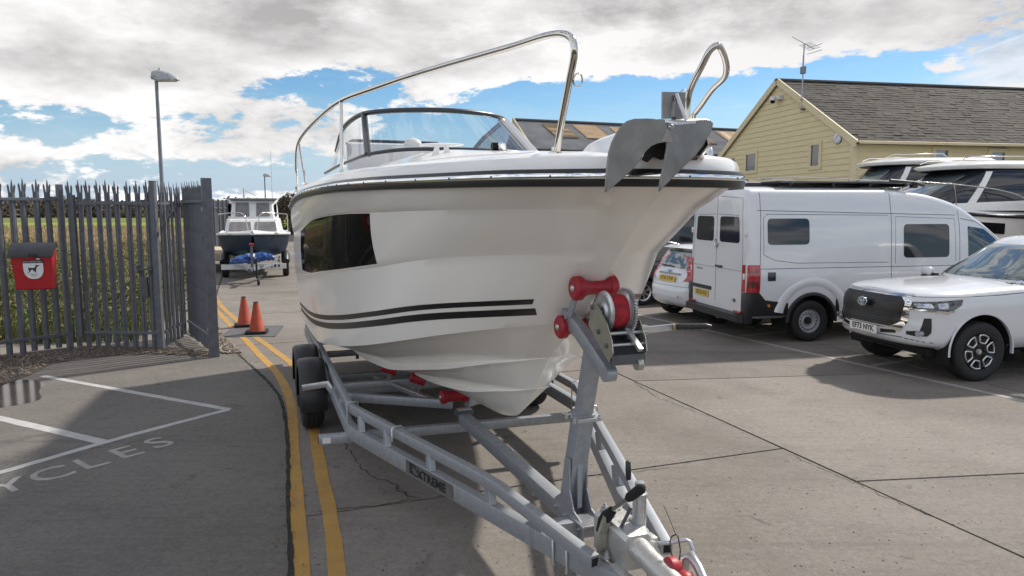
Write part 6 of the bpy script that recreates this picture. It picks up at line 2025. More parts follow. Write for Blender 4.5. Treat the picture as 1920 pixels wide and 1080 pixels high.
vfwd = Vector((.978, .208)); VRZ = atan2(vfwd.y, vfwd.x)
van = thing('camper_van', 'tall white panel van with dark side windows, parked tail towards us beside the pickup', 'van', (4.716, 12.529, 0), VRZ)
vb = van_body(van, 'vehicle_white')
VB = bvh_of(vb)
cut_arch(vb, 0, .36, .42, .5); cut_arch(vb, 3.64, .36, .42, .5)
van_wheels(van)
rw = lambda x0, x1, z0, z1, r=.06: roundpoly([(x0, z0), (x1, z0), (x1, z1), (x0, z1)], r)
for sg in (-1, 1):
    patch('side_window', VB, roundpoly([(-.83, 1.61), (-.08, 1.61), (-.08, 2.03), (-.83, 2.03)], .075), 'tint_glass', van, 'y', sg, .07, .006, .012)
    patch('side_window', VB, roundpoly([(1.70, 1.37), (2.60, 1.37), (2.60, 1.93), (1.70, 1.93)], .075), 'tint_glass', van, 'y', sg, .07, .006, .012)
    patch('cab_window', VB, roundpoly([(3.0, 1.36), (3.95, 1.36), (3.62, 1.68), (3.38, 1.84), (3.0, 1.89)], .03), 'car_glass', van, 'y', sg, .06, .005, .012)
    seam(van, VB, [(3.52, 1.36), (3.52, 1.74)], 'y', sg, .02)
    # black lower cladding, wheel arch flares and the white sill below it
    patch('lower_cladding', VB, [(-1.15, .455), (-1.15, .85), (-.98, .85), (-.86, .72), (-.44, .66), (-.44, .455)], 'black_plastic', van, 'y', sg, .06, .010, .02)
    patch('lower_cladding', VB, [(.44, .50), (.44, .72), (.6, .76), (3.18, .76), (3.18, .50)], 'black_plastic', van, 'y', sg, .1, .010, .02)
    patch('sill_panel', VB, [(-.92, .30), (-.92, .46), (-.46, .46), (-.46, .30)], 'vehicle_white', van, 'y', sg, .08, .012, .015)
    th = np.linspace(-.05, pi + .05, 24)
    for cx in (0, 3.64):
        MB().loft([[(cx + r * cos(t), sg * y, .36 + r * sin(t)) for r, y in ((.415, .98), (.415, 1.035), (.44, 1.04), (.47, 1.025), (.475, 1.0))] for t in th]).build('arch_flare', 'black_plastic', van, 50, fixn=True)
        MB().loft([[(cx + r * cos(t), sg * y, .40 + r * sin(t) * .98) for r, y in ((.53, 1.005), (.56, 1.03), (.66, 1.036), (.70, 1.012))] for t in np.linspace(.18, pi - .18, 24)]).build('arch_bulge', 'vehicle_white', van, 60, fixn=True)
    MB().cyl((-.80, sg * 1.018, .63), (-.80, sg * 1.04, .63), .025, seg=12).build('side_marker', 'amber', van, 40)
    # pressings and gaps
    for pts in ([(-.97, .85), (-.96, 1.5), (-.94, 2.45)], [(1.46, .62), (1.46, 2.44)], [(2.82, .62), (2.82, 2.2)], [(-1.0, 2.16), (2.75, 2.08)], [(-1.0, 1.225), (2.8, 1.225)]):
        seam(van, VB, pts, 'y', sg, .010)
    seam(van, VB, [(-.90, 1.45), (-.90, 2.05), (-.82, 2.10), (1.40, 2.08)] , 'y', sg, .008)
    seam(van, VB, [(1.54, 1.28), (1.54, 2.06), (2.72, 2.02), (2.74, 1.30)], 'y', sg, .008)
    seam(van, VB, [(-.90, 1.45), (-.70, 1.36), (-.3, 1.31), (1.4, 1.30)], 'y', sg, .008)
    seam(van, VB, [(2.86, 2.02), (3.2, 1.97), (3.55, 1.78), (3.95, 1.45)], 'y', sg, .010)
    # tail lamp round the rear corner
    patch('tail_lamp', VB, roundpoly([(-1.178, .85), (-.965, .85), (-.96, 1.29), (-1.165, 1.29)], .02), 'lamp_red', van, 'y', sg, .05, .008, .02)
    patch('tail_lamp_band', VB, [(-1.16, .93), (-1.0, .93), (-1.0, 1.03), (-1.16, 1.03)], 'lamp_dark_red', van, 'y', sg, .05, .011, .01)
    patch('tail_lamp_band', VB, [(-1.16, 1.16), (-1.0, 1.16), (-1.0, 1.19), (-1.16, 1.19)], 'lamp_dark_red', van, 'y', sg, .05, .011, .01)
    patch('tail_lamp', VB, roundpoly([(sg * .86, .85), (sg * .955, .85), (sg * .945, 1.29), (sg * .88, 1.29)], .015), 'lamp_red', van, 'x', -1, .05, .008, .02)
    # rear doors
    patch('rear_window', VB, roundpoly([(sg * .11, 1.63), (sg * .76, 1.63), (sg * .72, 2.06), (sg * .11, 2.06)], .07), 'tint_glass', van, 'x', -1, .07, .006, .012)
    for z in (1.80, 1.1):
        MB().box((-1.17, sg * .925, z), (.09, .05, .10), bev=.012).build('door_hinge', 'vehicle_white', van, 30)
    seam(van, VB, [(sg * .86, .52), (sg * .86, 1.5), (sg * .80, 2.36), (sg * .1, 2.40)], 'x', -1, .009)
    seam(van, VB, [(sg * .04, 2.10), (sg * .70, 2.08)], 'x', -1, .007)
    seam(van, VB, [(sg * .05, 1.18), (sg * .84, 1.18)], 'x', -1, .007)
    patch('rear_reflector', VB, [(sg * .70, .50), (sg * .90, .50), (sg * .90, .53), (sg * .70, .53)], 'lamp_red', van, 'x', -1, .05, .05, .03)
patch('fuel_flap', VB, rw(-.83, -.69, 1.03, 1.17, .012), 'tint_glass', van, 'y', -1, .07, .007, .012)
seam(van, VB, [(0, .60), (0, 2.42)], 'x', -1, .012)
MB().loft([[(-1.31, y, z) for y, z in ((-.9, .36), (.9, .36), (.9, .47), (-.9, .47))], [(-1.17, y, z) for y, z in ((-.97, .34), (.97, .34), (.97, .50), (-.97, .50))]]).build('rear_bumper', 'black_plastic', van, 30, fixn=True)
for sg in (-1, 1):
    MB().box((-1.14, sg * .94, .59), (.14, .16, .52), bev=.03).build('bumper_corner', 'black_plastic', van, 30)
VM = lambda y, z, o=.0: plane_matrix(Vector((-1.210 - o, y, z)), (0, -1, 0), (-1, 0, 0))
patch('plate_recess', VB, roundpoly([(.14, .765), (.84, .765), (.84, .83), (.14, .83)], .02), 'black_plastic', van, 'x', -1, .08, .012, .02)
p_ = MB().prism([(-.26, -.056), (.26, -.056), (.26, .056), (-.26, .056)], .005, VM(.49, .685)).build('number_plate', 'plate_yellow', van, 0, fixn=True)
text_obj('plate_lettering', 'DG22 EOJ', .098, 'print_black', VM(.49, .688, .0055), p_, bold=.001, sx=.95)
text_obj('country_lettering', 'UK', .07, 'print_black', VM(-.66, .68, .0015), van, bold=.002)
mb = MB(); mb.bar([(-1.22, -.02, 1.21), (-1.22, -.22, 1.21)], .03, .035, .01); mb.build('rear_handle', 'black_plastic', van, 30)
bm_ = VM(0.0, 1.60, .002)
mb = MB(); mb.tube([bm_ @ Vector((x, y, 0)) for x, y in ellipse(0, 0, .07, .07, 26) + [(.07, 0)]], .008, 6)
for L_ in ([(-.035, .055), (0, .005), (.035, .055)], [(-.058, .03), (-.025, -.055), (0, .0), (.025, -.055), (.058, .03)]):
    mb.tube([bm_ @ Vector((x, y, 0)) for x, y in L_], .006, 5)
mb.build('emblem', 'chrome', van, 50)
text_obj('model_lettering', 'CRAFTER', .052, 'print_grey', VM(.60, 1.12, .002), van, spacing=1.1)
# things on the roof: dark solar panel on rails with brackets, two domed vents
mb = MB(); mb.box((.75, 0, 2.625), (2.5, 1.45, .035), bev=.01); sp_ = mb.build('solar_panel', 'tint_glass', van, 0)
for x in (-.3, .5, 1.2, 1.9):
    MB().bar([(x, -.72, 2.585), (x, .72, 2.585)], .04, .05, .005).build('roof_bar', 'black_trim', van, 0)
for x, y in ((-.85, -.1), (-.8, .45)):
    MB().loft([[(x + a * .26, y + b * .26, 2.55) for a, b in ((-1, -1), (1, -1), (1, 1), (-1, 1))], [(x + a * .25, y + b * .25, 2.62) for a, b in ((-1, -1), (1, -1), (1, 1), (-1, 1))], [(x + a * .16, y + b * .16, 2.66) for a, b in ((-1, -1), (1, -1), (1, 1), (-1, 1))]]).build('roof_vent', 'vehicle_white' if y > 0 else 'black_plastic', van, 30, fixn=True)
mb = MB(); mb.tube([(1.6, -.7, 2.66), (2.1, -.66, 2.63), (2.3, -.66, 2.58)], .03, 8); mb.box((2.1, -.66, 2.57), (.10, .08, .06)); mb.build('awning_bracket', 'black_trim', van, 40)

# dark grey van further back, mostly behind the boat bow
v2 = thing('panel_van', 'dark grey van glimpsed between the boat bow and the tall white van', 'van', (3.9, 17.9, 0), VRZ + .12)
v2b = van_body(v2, 'vehicle_grey'); V2 = bvh_of(v2b)
cut_arch(v2b, 0, .36, .42, .5); cut_arch(v2b, 3.64, .36, .42, .5); van_wheels(v2, full=False)
for sg in (-1, 1):
    patch('side_window', V2, rw(-1.0, 2.6, 1.4, 2.0), 'tint_glass', v2, 'y', sg, .12, .006, .01)
    patch('tail_lamp', V2, rw(sg * .86, sg * .95, .9, 1.4, .01), 'lamp_red', v2, 'x', -1, .07, .008, .01)
patch('rear_window', V2, rw(-.75, .75, 1.42, 2.1), 'tint_glass', v2, 'x', -1, .1, .006, .01)
seam(v2, V2, [(-.9, 1.36), (.9, 1.36)], 'x', -1, .03)
MB().box((-1.23, 0, .48), (.14, 1.9, .18), bev=.03).build('rear_bumper', 'black_plastic', v2, 30)


# ---------------------------------------------------------------- hatchbacks, tail towards us
def hatchback(label, paint, loc, rz, plate, dark=False):
    t = thing('hatchback', label, 'car', loc, rz)
    lv = [(.28, .72, 3.05, -.52, .5, .25, 2.6, 3), (.36, .80, 3.15, -.66, .6, .42, 2.6, 2.7), (.50, .825, 3.2, -.715, .7, .5, 2.6, 2.6), (.62, .835, 3.2, -.71, .7, .5, 2.6, 2.7), (.70, .838, 3.16, -.665, .7, .46, 2.6, 2.9), (.85, .835, 3.1, -.64, .7, .45, 2.6, 3.0), (.95, .815, 3.0, -.60, .7, .45, 2.6, 3.0), (.99, .79, 2.9, -.57, .7, .42, 2.6, 3.0)]
    zf = lambda x: -.16 * min(1, max(0, (x - 1.9) / 1.2))
    b = shell(lv, 22, crown=.03, ztop=zf, step=.05).build('body', paint, t, 38, doubles=True); B_ = bvh_of(b)
    cut_arch(b, 0, .30, .345, .5); cut_arch(b, 2.49, .30, .345, .5)
    gl = [(.97, .80, 2.35, -.575, .6, .42, 2.6, 3), (1.05, .785, 2.2, -.545, .6, .42, 2.6, 3), (1.25, .70, 1.72, -.44, .5, .40, 2.6, 3), (1.40, .62, 1.25, -.34, .45, .38, 2.6, 3), (1.45, .56, 1.05, -.28, .4, .36, 2.6, 3), (1.465, .48, .9, -.18, .4, .34, 2.6, 3)]
    g = shell(gl, 20, crown=.025, step=.08).build('cabin', paint, t, 40, doubles=True); G_ = bvh_of(g)
    patch('rear_glass', G_, roundpoly([(-.62, 1.03), (.62, 1.03), (.53, 1.37), (-.53, 1.37)], .06), 'car_glass_light', t, 'x', -1, .05, .005, .012)
    patch('windscreen', G_, roundpoly([(-.68, 1.05), (.68, 1.05), (.54, 1.38), (-.54, 1.38)], .06), 'car_glass', t, 'x', 1, .08, .005, .012)
    mb = MB(); mb.bar([(-.56, -.05, 1.06), (-.555, .35, 1.075)], .015, .02, .004); mb.build('rear_wiper', 'black_trim', t, 0)
    MB().loft([[(-.42, y, 1.415), (-.24, y, 1.465), (-.22, y, 1.45), (-.38, y, 1.395)] for y in (-.52, -.3, .3, .52)]).build('roof_spoiler', paint, t, 40, fixn=True)
    MB().box((-.405, 0, 1.395), (.03, .26, .016)).build('high_brake_lamp', 'lamp_dark_red', t, 0)
    for sg in (-1, 1):
        patch('side_window', G_, roundpoly([(-.12, 1.05), (.75, 1.05), (.75, 1.38), (.0, 1.36)], .05), 'car_glass', t, 'y', sg, .07, .005, .01)
        patch('side_window', G_, roundpoly([(.82, 1.05), (1.95, 1.05), (1.2, 1.38), (.82, 1.39)], .05), 'car_glass', t, 'y', sg, .07, .005, .01)
        # tall leaning tail lamps
        for bv_, z0, z1 in ((G_, 1.0, 1.36), (B_, .80, .985)):
            f0 = lambda z: -.62 + (z - .80) * .42
            patch('tail_lamp', bv_, [(f0(z0), z0), (f0(z0) + .25 - (z0 - .8) * .10, z0), (f0(z1) + .25 - (z1 - .8) * .22, z1), (f0(z1), z1)], 'lamp_red', t, 'y', sg, .04, .007, .012)
            patch('tail_lamp', bv_, [(sg * .60, z0), (sg * .83, z0), (sg * .83, z1), (sg * (.60 - (z1 - z0) * .22), z1)] if bv_ is B_ else [(sg * .665, z0), (sg * .83, z0), (sg * .70, z1), (sg * .585, z1)], 'lamp_red', t, 'x', -1, .04, .007, .012)
        seam(t, B_, [(sg * .60, .68), (sg * .62, .99)], 'x', -1, .008)
        seam(t, B_, [(.78, .36), (.80, .98)], 'y', sg, .008); seam(t, B_, [(2.0, .36), (1.98, .96)], 'y', sg, .008)
        for cx in (0, 2.49):
            well(t, cx, .30, .348, sg, .4, .82)
            Mw = Matrix.Translation((cx, sg * .735, .30)) @ Matrix.Rotation(-sg * pi / 2, 4, 'X')
            w_ = tyre(.30, .19, Mw, t, .66)
            MB().lathe([(0, .06), (.04, .06), (.05, .05), (.17, .055), (.195, .075), (.198, -.06), (0, -.06)], 26, Mw).build('wheel_trim', 'alloy', w_, 30)
            for k in range(7):
                MB().prism(roundpoly([(.07, -.018), (.165, -.038), (.165, .038), (.07, .018)], .01, 2), .004, Mw @ Matrix.Rotation(2 * pi * k / 7, 4, 'Z') @ Matrix.Translation((0, 0, .053))).build('trim_hole', 'arch_liner', w_, 0)
        MB().sphere((1.75, sg * .90, 1.06), (.07, .10, .075), 12).build('door_mirror', paint, t, 60)
    seam(t, B_, [(-.62, .69), (.62, .69)], 'x', -1, .008)
    patch('plate_lamp_bar', B_, roundpoly([(-.36, .905), (.36, .905), (.36, .935), (-.36, .935)], .012), 'print_grey' if not dark else 'chrome', t, 'x', -1, .06, .014, .016)
    PM2 = plane_matrix(Vector((-.672, 0, .83)), (0, -1, 0), (-1, 0, .12))
    p2 = MB().prism([(-.26, -.056), (.26, -.056), (.26, .056), (-.26, .056)], .006, PM2).build('number_plate', 'plate_yellow', t, 0, fixn=True)
    text_obj('plate_lettering', plate, .098, 'print_black', PM2 @ Matrix.Translation((0, .003, .0065)), p2, bold=.001, sx=.95)
    MB().prism(ellipse(0, 0, .055, .024, 20), .008, plane_matrix(Vector((-.612, 0, .972)), (0, -1, 0), (-1, 0, .2))).build('emblem', 'blue_badge', t, 0, fixn=True)
    mb = MB(); mb.tube([(-.745, .0 - .46, .50), (-.748, -.2, .505), (-.748, .2, .505), (-.745, .46, .5)], .006, 6); mb.build('bumper_crease', paint, t, 60)
    for k, (r, m_) in enumerate(((.034, 'print_white'), (.024, 'bin_red'))):
        MB().prism(ellipse(0, 0, r, r, 16), .002, plane_matrix(Vector((-.722 - k * .002, -.43, .50)), (0, -1, 0), (-1, 0, 0))).build('bumper_sticker', m_, t, 0, fixn=True)
    return t


hatchback('white hatchback with tall red tail lamps, parked between the boat bow and the white van', 'vehicle_white', (3.68, 14.18, 0), radians(22), 'LY56 OOK')
hatchback('dark navy hatchback just showing behind the boat bow, left of the white hatchback', 'vehicle_navy', (2.68, 16.7, 0), radians(22), 'LK11 VWD' if False else '', True)


# ================================================================ weatherboarded building
def wdir(a): return Vector((cos(a), sin(a), 0))


PHI = radians(11)
bc0 = atY(1600, 300, 23.9); bc0.z = 0
LW, LG = wdir(PHI), Vector((-sin(PHI), cos(PHI), 0))        # long wall, gable
WG, LL = 9.3, 22.0
EAVE, RIDGE = 4.48, 7.15
bld = thing('weatherboard_building', 'pale yellow weatherboard building with a long grey slate roof', 'building', (bc0.x, bc0.y, 0), PHI)
# local frame: x along the long wall, y along the gable (away from us), front long wall on y = 0, gable on x = 0
MB().loft([[(0.02, y, z) for y, z in ((.02, 0), (WG - .02, 0), (WG - .02, EAVE), (WG / 2, RIDGE - .10), (.02, EAVE))], [(LL, y, z) for y, z in ((.02, 0), (WG - .02, 0), (WG - .02, EAVE), (WG / 2, RIDGE - .10), (.02, EAVE))]]).build('wall', 'cream_trim', bld, 0, fixn=True)
BH = .205
rg = random.Random(3)
sl = (RIDGE - EAVE) / (WG / 2)
wins_g = [(1.75, 2.55, 1.42, 2.95), ]        # filled below from the picture
GW = [(1.78, 2.35, 3.66, 4.50), (6.08, 6.95, 3.72, 4.50)]
LWN = [(3.05, 3.62, 3.35, 4.20), (5.28, 5.90, 3.35, 4.16), (8.2, 8.85, 3.35, 4.16), (11.2, 11.9, 3.35, 4.16)]


def board(par, p0, p1, z, h, along):
    """one lapped board, wedge in section, on the gable (along y) or on the long wall (along x)"""
    th0, th1 = .032, .010
    mb = MB()
    if along == 'y':
        (y0, y0t), (y1, y1t) = p0, p1
        mb.loft([[(0.0, y0, z), (-th0, y0, z), (-th1, y0t, z + h), (0.0, y0t, z + h)], [(0.0, y1, z), (-th0, y1, z), (-th1, y1t, z + h), (0.0, y1t, z + h)]])
    else:
        mb.loft([[(p0, 0.0, z), (p0, -th0, z), (p0, -th1, z + h), (p0, 0.0, z + h)], [(p1, 0.0, z), (p1, -th0, z), (p1, -th1, z + h), (p1, 0.0, z + h)]])
    return mb.build('board', 'weatherboard', par, 0, fixn=True)


z = 0.6
while z < RIDGE - .25:
    h = min(BH, RIDGE - .16 - z)
    lo0, hi0 = .04, WG - .04

    def lim(zz):
        k = max(0, (zz - EAVE + .12) / sl)
        return max(.04, k), min(WG - .04, WG - k)
    a0, b0 = lim(z); a1, b1 = lim(z + h)
    segs = [((a0, a1), (b0, b1))]
    for (w0, w1, wz0, wz1) in GW:
        if z + h > wz0 + .02 and z < wz1 - .02:
            new = []
            for s0, s1 in segs:
                if s0[0] < w0 and s1[0] > w1: new += [(s0, (w0, w0)), ((w1, w1), s1)]
                else: new.append((s0, s1))
            segs = new
    for s0, s1 in segs:
        if s1[0] - s0[0] > .05: board(bld, s0, s1, z, h, 'y')
    z += BH
z = 0.6
while z < EAVE - .1:
    h = min(BH, EAVE - .02 - z)
    segs = [(.06, LL - .1)]
    for (w0, w1, wz0, wz1) in LWN:
        if z + h > wz0 + .02 and z < wz1 - .02:
            new = []
            for s0, s1 in segs:
                if s0 < w0 and s1 > w1: new += [(s0, w0), (w1, s1)]
                else: new.append((s0, s1))
            segs = new
    for s0, s1 in segs: board(bld, s0, s1, z, h, 'x')
    z += BH


def bwin(along, a, b, z0, z1, glass):
    M = plane_matrix(Vector((-.005, (a + b) / 2, (z0 + z1) / 2)), (0, -1, 0), (-1, 0, 0)) if along == 'y' else plane_matrix(Vector(((a + b) / 2, -.005, (z0 + z1) / 2)), (1, 0, 0), (0, -1, 0))
    w, h = (b - a) / 2, (z1 - z0) / 2
    mb = MB()
    for x0, x1, y0, y1 in ((-w - .09, -w + .05, -h - .09, h + .09), (w - .05, w + .09, -h - .09, h + .09), (-w + .05, w - .05, h - .05, h + .085), (-w + .05, w - .05, -h - .085, -h + .05)):
        mb.prism([(x0, y0), (x1, y0), (x1, y1), (x0, y1)], .055, M)
    f = mb.build('window', 'cream_trim', bld, 0, fixn=True)
    mb = MB(); mb.prism([(-w + .04, -h + .04), (w - .04, -h + .04), (w - .04, h - .04), (-w + .04, h - .04)], .02, M); mb.build('pane', glass, f, 0, fixn=True)
    if glass == 'blind_blue':
        mb = MB(); mb.prism([(w - .12, -h + .04), (w - .04, -h + .04), (w - .04, h - .04), (w - .12, h - .04)], .035, M); mb.build('sash', 'lead_grey', f, 0, fixn=True)
    return f


for k, w_ in enumerate(GW): bwin('y', *w_, 'window_glass')
for w_ in LWN: bwin('x', *w_, 'blind_blue')
# corner boards, bargeboards, gutter
MB().box((-.012, -.012, EAVE / 2), (.16, .16, EAVE)).build('corner_board', 'cream_trim', bld, 0)
MB().box((-.012, WG + .0, EAVE / 2 - .06), (.14, .14, EAVE - .12)).build('corner_board', 'cream_trim', bld, 0)
for (y0, y1) in ((-.28, WG / 2), (WG + .28, WG / 2)):
    z0 = EAVE - .28 * sl - .03
    MB().bar([(-.12, y0, z0), (-.12, y1, RIDGE - .02)], .05, .24, .004, up=(0, 0, 1)).build('bargeboard', 'cream_trim', bld, 0)
MB().box((LL / 2 - .05, -.30, EAVE - .14), (LL, .09, .10), bev=.02).build('gutter', 'cream_trim', bld, 0)
MB().box((LL / 2 - .05, -.16, EAVE - .10), (LL - .1, .24, .05)).build('soffit', 'cream_trim', bld, 0)
# slates: courses of slightly uneven slates, too fine to pick apart at this distance
mb = MB(); rgs = random.Random(12)
n_c = 26; run = sqrt((WG / 2 + .32) ** 2 + ((WG / 2 + .32) * sl) ** 2); cl_ = run / n_c
for side in (0, 1):
    for c in range(n_c if side == 0 else 6):
        cc = c if side == 0 else n_c - 6 + c
        t0, t1 = cc / n_c, (cc + 1.12) / n_c
        y0 = -.32 + (WG / 2 + .32) * t0; y1 = -.32 + (WG / 2 + .32) * min(1, t1)
        zz0 = EAVE + (y0) * sl; zz1 = EAVE + (y1) * sl
        if side: y0, y1 = WG - y0, WG - y1
        x = -.14 - (c % 2) * .16
        while x < LL:
            w = .33 + rgs.uniform(-.05, .05); lift = .024 + rgs.uniform(-.008, .012); dz = rgs.uniform(-.012, .012)
            xa, xb = max(x, -.14) + .004, min(x + w, LL) - .004
            if xb > xa + .02:
                mb.add([(xa, y0 + dz, zz0 + lift), (xb, y0 + dz, zz0 + lift + rgs.uniform(-.006, .006)), (xb, y1, zz1 + .012), (xa, y1, zz1 + .012), (xa, y0 + dz, zz0 - .01), (xb, y0 + dz, zz0 - .01)],
                       [(0, 1, 2, 3), (4, 5, 1, 0), (4, 0, 3), (5, 2, 1)])
            x += w
tag(mb.build('slates', 'slate', bld, 0), kind='stuff')
MB().loft([[(-.13, y, z_) for y, z_ in ((-.33, EAVE - .33 * sl - .02), (WG / 2, RIDGE - .02), (WG + .33, EAVE - .33 * sl - .02), (WG / 2, RIDGE - .12))], [(LL, y, z_) for y, z_ in ((-.33, EAVE - .33 * sl - .02), (WG / 2, RIDGE - .02), (WG + .33, EAVE - .33 * sl - .02), (WG / 2, RIDGE - .12))]]).build('roof', 'lead_grey', bld, 0, fixn=True)
MB().bar([(-.15, WG / 2, RIDGE + .03), (LL, WG / 2, RIDGE + .03)], .22, .09, .03).build('ridge', 'lead_grey', bld, 30)


def on_bld(px, py, plane):
    """picture ray met with the gable plane (x = 0) or the long wall plane (y = 0) of the building"""
    Mi = (Matrix.Translation((bc0.x, bc0.y, 0)) @ Matrix.Rotation(PHI, 4, 'Z')).inverted()
    u = (px - 960) / FPX; v = (540 - py) / FPX
    d = Mi.to_3x3() @ Vector((u, cos(PITCH) + v * sin(PITCH), -sin(PITCH) + v * cos(PITCH))); o = Mi @ Vector((0, 0, CAM_H))
    k = 0 if plane == 'x' else 1
    return o + d * (-o[k] / d[k])


def bthing(name, label, cat):
    return thing(name, label, cat, (bc0.x, bc0.y, 0), PHI)


# aerial and its mast, strapped to the gable
q = on_bld(1509, 205, 'x')
ar = bthing('television_aerial', 'thin television aerial on a mast strapped to the yellow gable', 'aerial')
zt_a = q.z + 2.35
mb = MB(); mb.cyl((-.14, q.y, q.z - .1), (-.14, q.y, zt_a), .024, seg=8); mb.build('mast', 'galv', ar, 40)
for dz in (0, .35):
    mb = MB(); mb.box((-.08, q.y, q.z + dz), (.16, .10, .05)); mb.build('bracket', 'galv_dark', ar, 0)
mb = MB(); mb.box((-.14, q.y, zt_a - .95), (.14, .2, .26), bev=.02); mb.cyl((-.14, q.y + .04, zt_a - .84), (-.14, q.y + .04, zt_a - .4), .012, seg=6); mb.build('radio_box', 'lamp_grey', ar, 0)
bdir = Vector((.80, .35, -.16)).normalized(); bs = Vector((-.35, .8, .45)).normalized(); q0 = Vector((-.14, q.y, zt_a))
mb = MB(); mb.cyl(q0 - bdir * .75 , q0 + bdir * .65, .014, seg=6); mb.build('boom', 'galv', ar, 40)
for k in range(7):
    c_ = q0 + bdir * (.05 + .1 * k); mb = MB(); mb.cyl(c_ - Vector((-.2, .42, -.05)).normalized() * .24, c_ + Vector((-.2, .42, -.05)).normalized() * .24, .008, seg=5); mb.build('element', 'galv', ar, 0)
for k in (-1, 1):
    c_ = q0 + bdir * .66 + Vector((0, 0, .11 * k)); mb = MB(); mb.cyl(c_ - Vector((-.2, .42, -.05)).normalized() * .3, c_ + Vector((-.2, .42, -.05)).normalized() * .3, .012, seg=5); mb.build('reflector', 'galv', ar, 0)
# camera dome, alarm box, wall lamp
q = on_bld(1462, 188, 'x')
cm = bthing('security_camera', 'white domed security camera on a bracket high on the yellow gable', 'camera')
mb = MB(); mb.box((-.12, q.y - .12, q.z + .06), (.2, .34, .14), bev=.03); mb.build('bracket', 'camera_white', cm, 0)
mb = MB(); mb.lathe([(.0005, .14), (.08, .13), (.11, .06), (.11, -.02)], 16, Matrix.Translation((-.3, q.y, q.z))); mb.build('housing', 'camera_white', cm, 50)
mb = MB(); mb.lathe([(.095, -.02), (.09, -.07), (.055, -.12), (.0005, -.135)], 16, Matrix.Translation((-.3, q.y, q.z))); mb.build('dome', 'black_gloss', cm, 60)
q = on_bld(1573, 259, 'x')
al = bthing('alarm_box', 'round pale blue alarm box on the yellow gable near the corner', 'alarm box')
mb = MB(); mb.lathe([(.0005, .10), (.14, .09), (.19, .05), (.20, .0)], 24, Matrix.Translation((-.03, q.y, q.z)) @ Matrix.Rotation(-pi / 2, 4, 'Y')); mb.build('cover', 'lamp_white', al, 40)
mb = MB(); mb.lathe([(.20, .02), (.215, .01), (.215, -.01), (.2, -.01)], 24, Matrix.Translation((-.03, q.y, q.z)) @ Matrix.Rotation(-pi / 2, 4, 'Y')); mb.build('rim', 'blue_badge', al, 40)
mb = MB(); mb.prism([(-.02, -.02), (.10, .10), (.12, .07), (.01, -.05)], .004, plane_matrix(Vector((-.125, q.y, q.z)), (0, -1, 0), (-1, 0, 0))); mb.build('logo', 'blue_badge', al, 0, fixn=True)
q = on_bld(1376, 303, 'x')
wl = bthing('wall_lamp', 'small white wall lamp low at the far left end of the yellow gable', 'lamp')
mb = MB(); mb.box((-.06, q.y, q.z), (.10, .12, .30), bev=.02); mb.build('back_plate', 'lamp_grey', wl, 0)
mb = MB(); mb.lathe([(.06, .12), (.08, -.02), (.05, -.10), (.0005, -.11)], 12, Matrix.Translation((-.16, q.y, q.z))); mb.build('shade', 'lamp_white', wl, 50)

# ================================================================ grey corrugated barn behind
bn = thing('barn', 'long low barn with grey corrugated roof and tan rooflights, behind the boat', 'barn', (0, 0, 0))
YB = 52.0
rl, rr_ = atY(965, 226, YB), atY(1460, 249, YB + 4)
el, er = atY(1000, 279, YB - 6.5), atY(1500, 294, YB - 3)
ridge_a, ridge_b, eave_a, eave_b = rl, rr_, el, er
n = 1000
mb = MB(); top = []; bot = []
for i in range(n + 1):
    t = i / n; wv = .055 * sin(2 * pi * t * n / 4.0)
    A_ = ridge_a.lerp(ridge_b, t); B_ = eave_a.lerp(eave_b, t)
    top.append((A_.x, A_.y, A_.z + wv)); bot.append((B_.x, B_.y, B_.z + wv))
mid = [tuple((Vector(a) + Vector(b)) / 2 + Vector((0, 0, -.02))) for a, b in zip(top, bot)]
mb.grid([bot, mid, top]); mb.build('roof', 'corrugated', bn, 180)
nrm = (ridge_b - ridge_a).cross(eave_a - ridge_a).normalized(); nrm = nrm if nrm.z > 0 else -nrm
for t0, t1, v0, v1 in ((.085, .165, .15, .62), (.195, .285, .12, .62), (.33, .42, .15, .62), (.47, .55, .15, .6), (.60, .68, .2, .66), (.735, .86, .12, .60), (.92, .98, .2, .6)):
    P = lambda t, v: ridge_a.lerp(ridge_b, t).lerp(eave_a.lerp(eave_b, t), v)
    mb = MB(); G = []
    for v in np.linspace(v0, v1, 4):
        r = []
        for i in range(61):
            t = t0 + (t1 - t0) * i / 60; p = P(t + (v - v0) * .05, v); r.append(tuple(p + Vector((0, 0, .09 + .05 * sin(2 * pi * t * n / 4.0)))))
        G.append(r)
    mb.grid(G); mb.build('rooflight', 'rooflight', bn, 180)
mb = MB(); mb.bar([tuple(ridge_a + Vector((0, 0, .08))), tuple(ridge_b + Vector((0, 0, .08)))], .5, .14, .04); mb.build('ridge', 'lead_grey', bn, 0)
mb = MB(); mb.bar([tuple(eave_a + Vector((0, -.1, -.12))), tuple(eave_b + Vector((0, -.1, -.12)))], .14, .2, .02); mb.build('gutter', 'dark_timber', bn, 0)
bk = [Vector((2 * ridge_a.x - eave_a.x, 2 * ridge_a.y - eave_a.y, eave_a.z)), Vector((2 * ridge_b.x - eave_b.x, 2 * ridge_b.y - eave_b.y, eave_b.z))]
mb = MB(); g0 = lambda v: Vector((v.x, v.y, 0)); ins = Vector((0, .35, 0))
mb.loft([[tuple(g0(eave_a) + ins), tuple(g0(bk[0])), tuple(bk[0]), tuple(ridge_a - Vector((0, 0, .15))), tuple(eave_a + ins - Vector((0, 0, .05)))], [tuple(g0(eave_b) + ins), tuple(g0(bk[1])), tuple(bk[1]), tuple(ridge_b - Vector((0, 0, .15))), tuple(eave_b + ins - Vector((0, 0, .05)))]]); mb.build('wall', 'dark_timber', bn, 0, fixn=True)
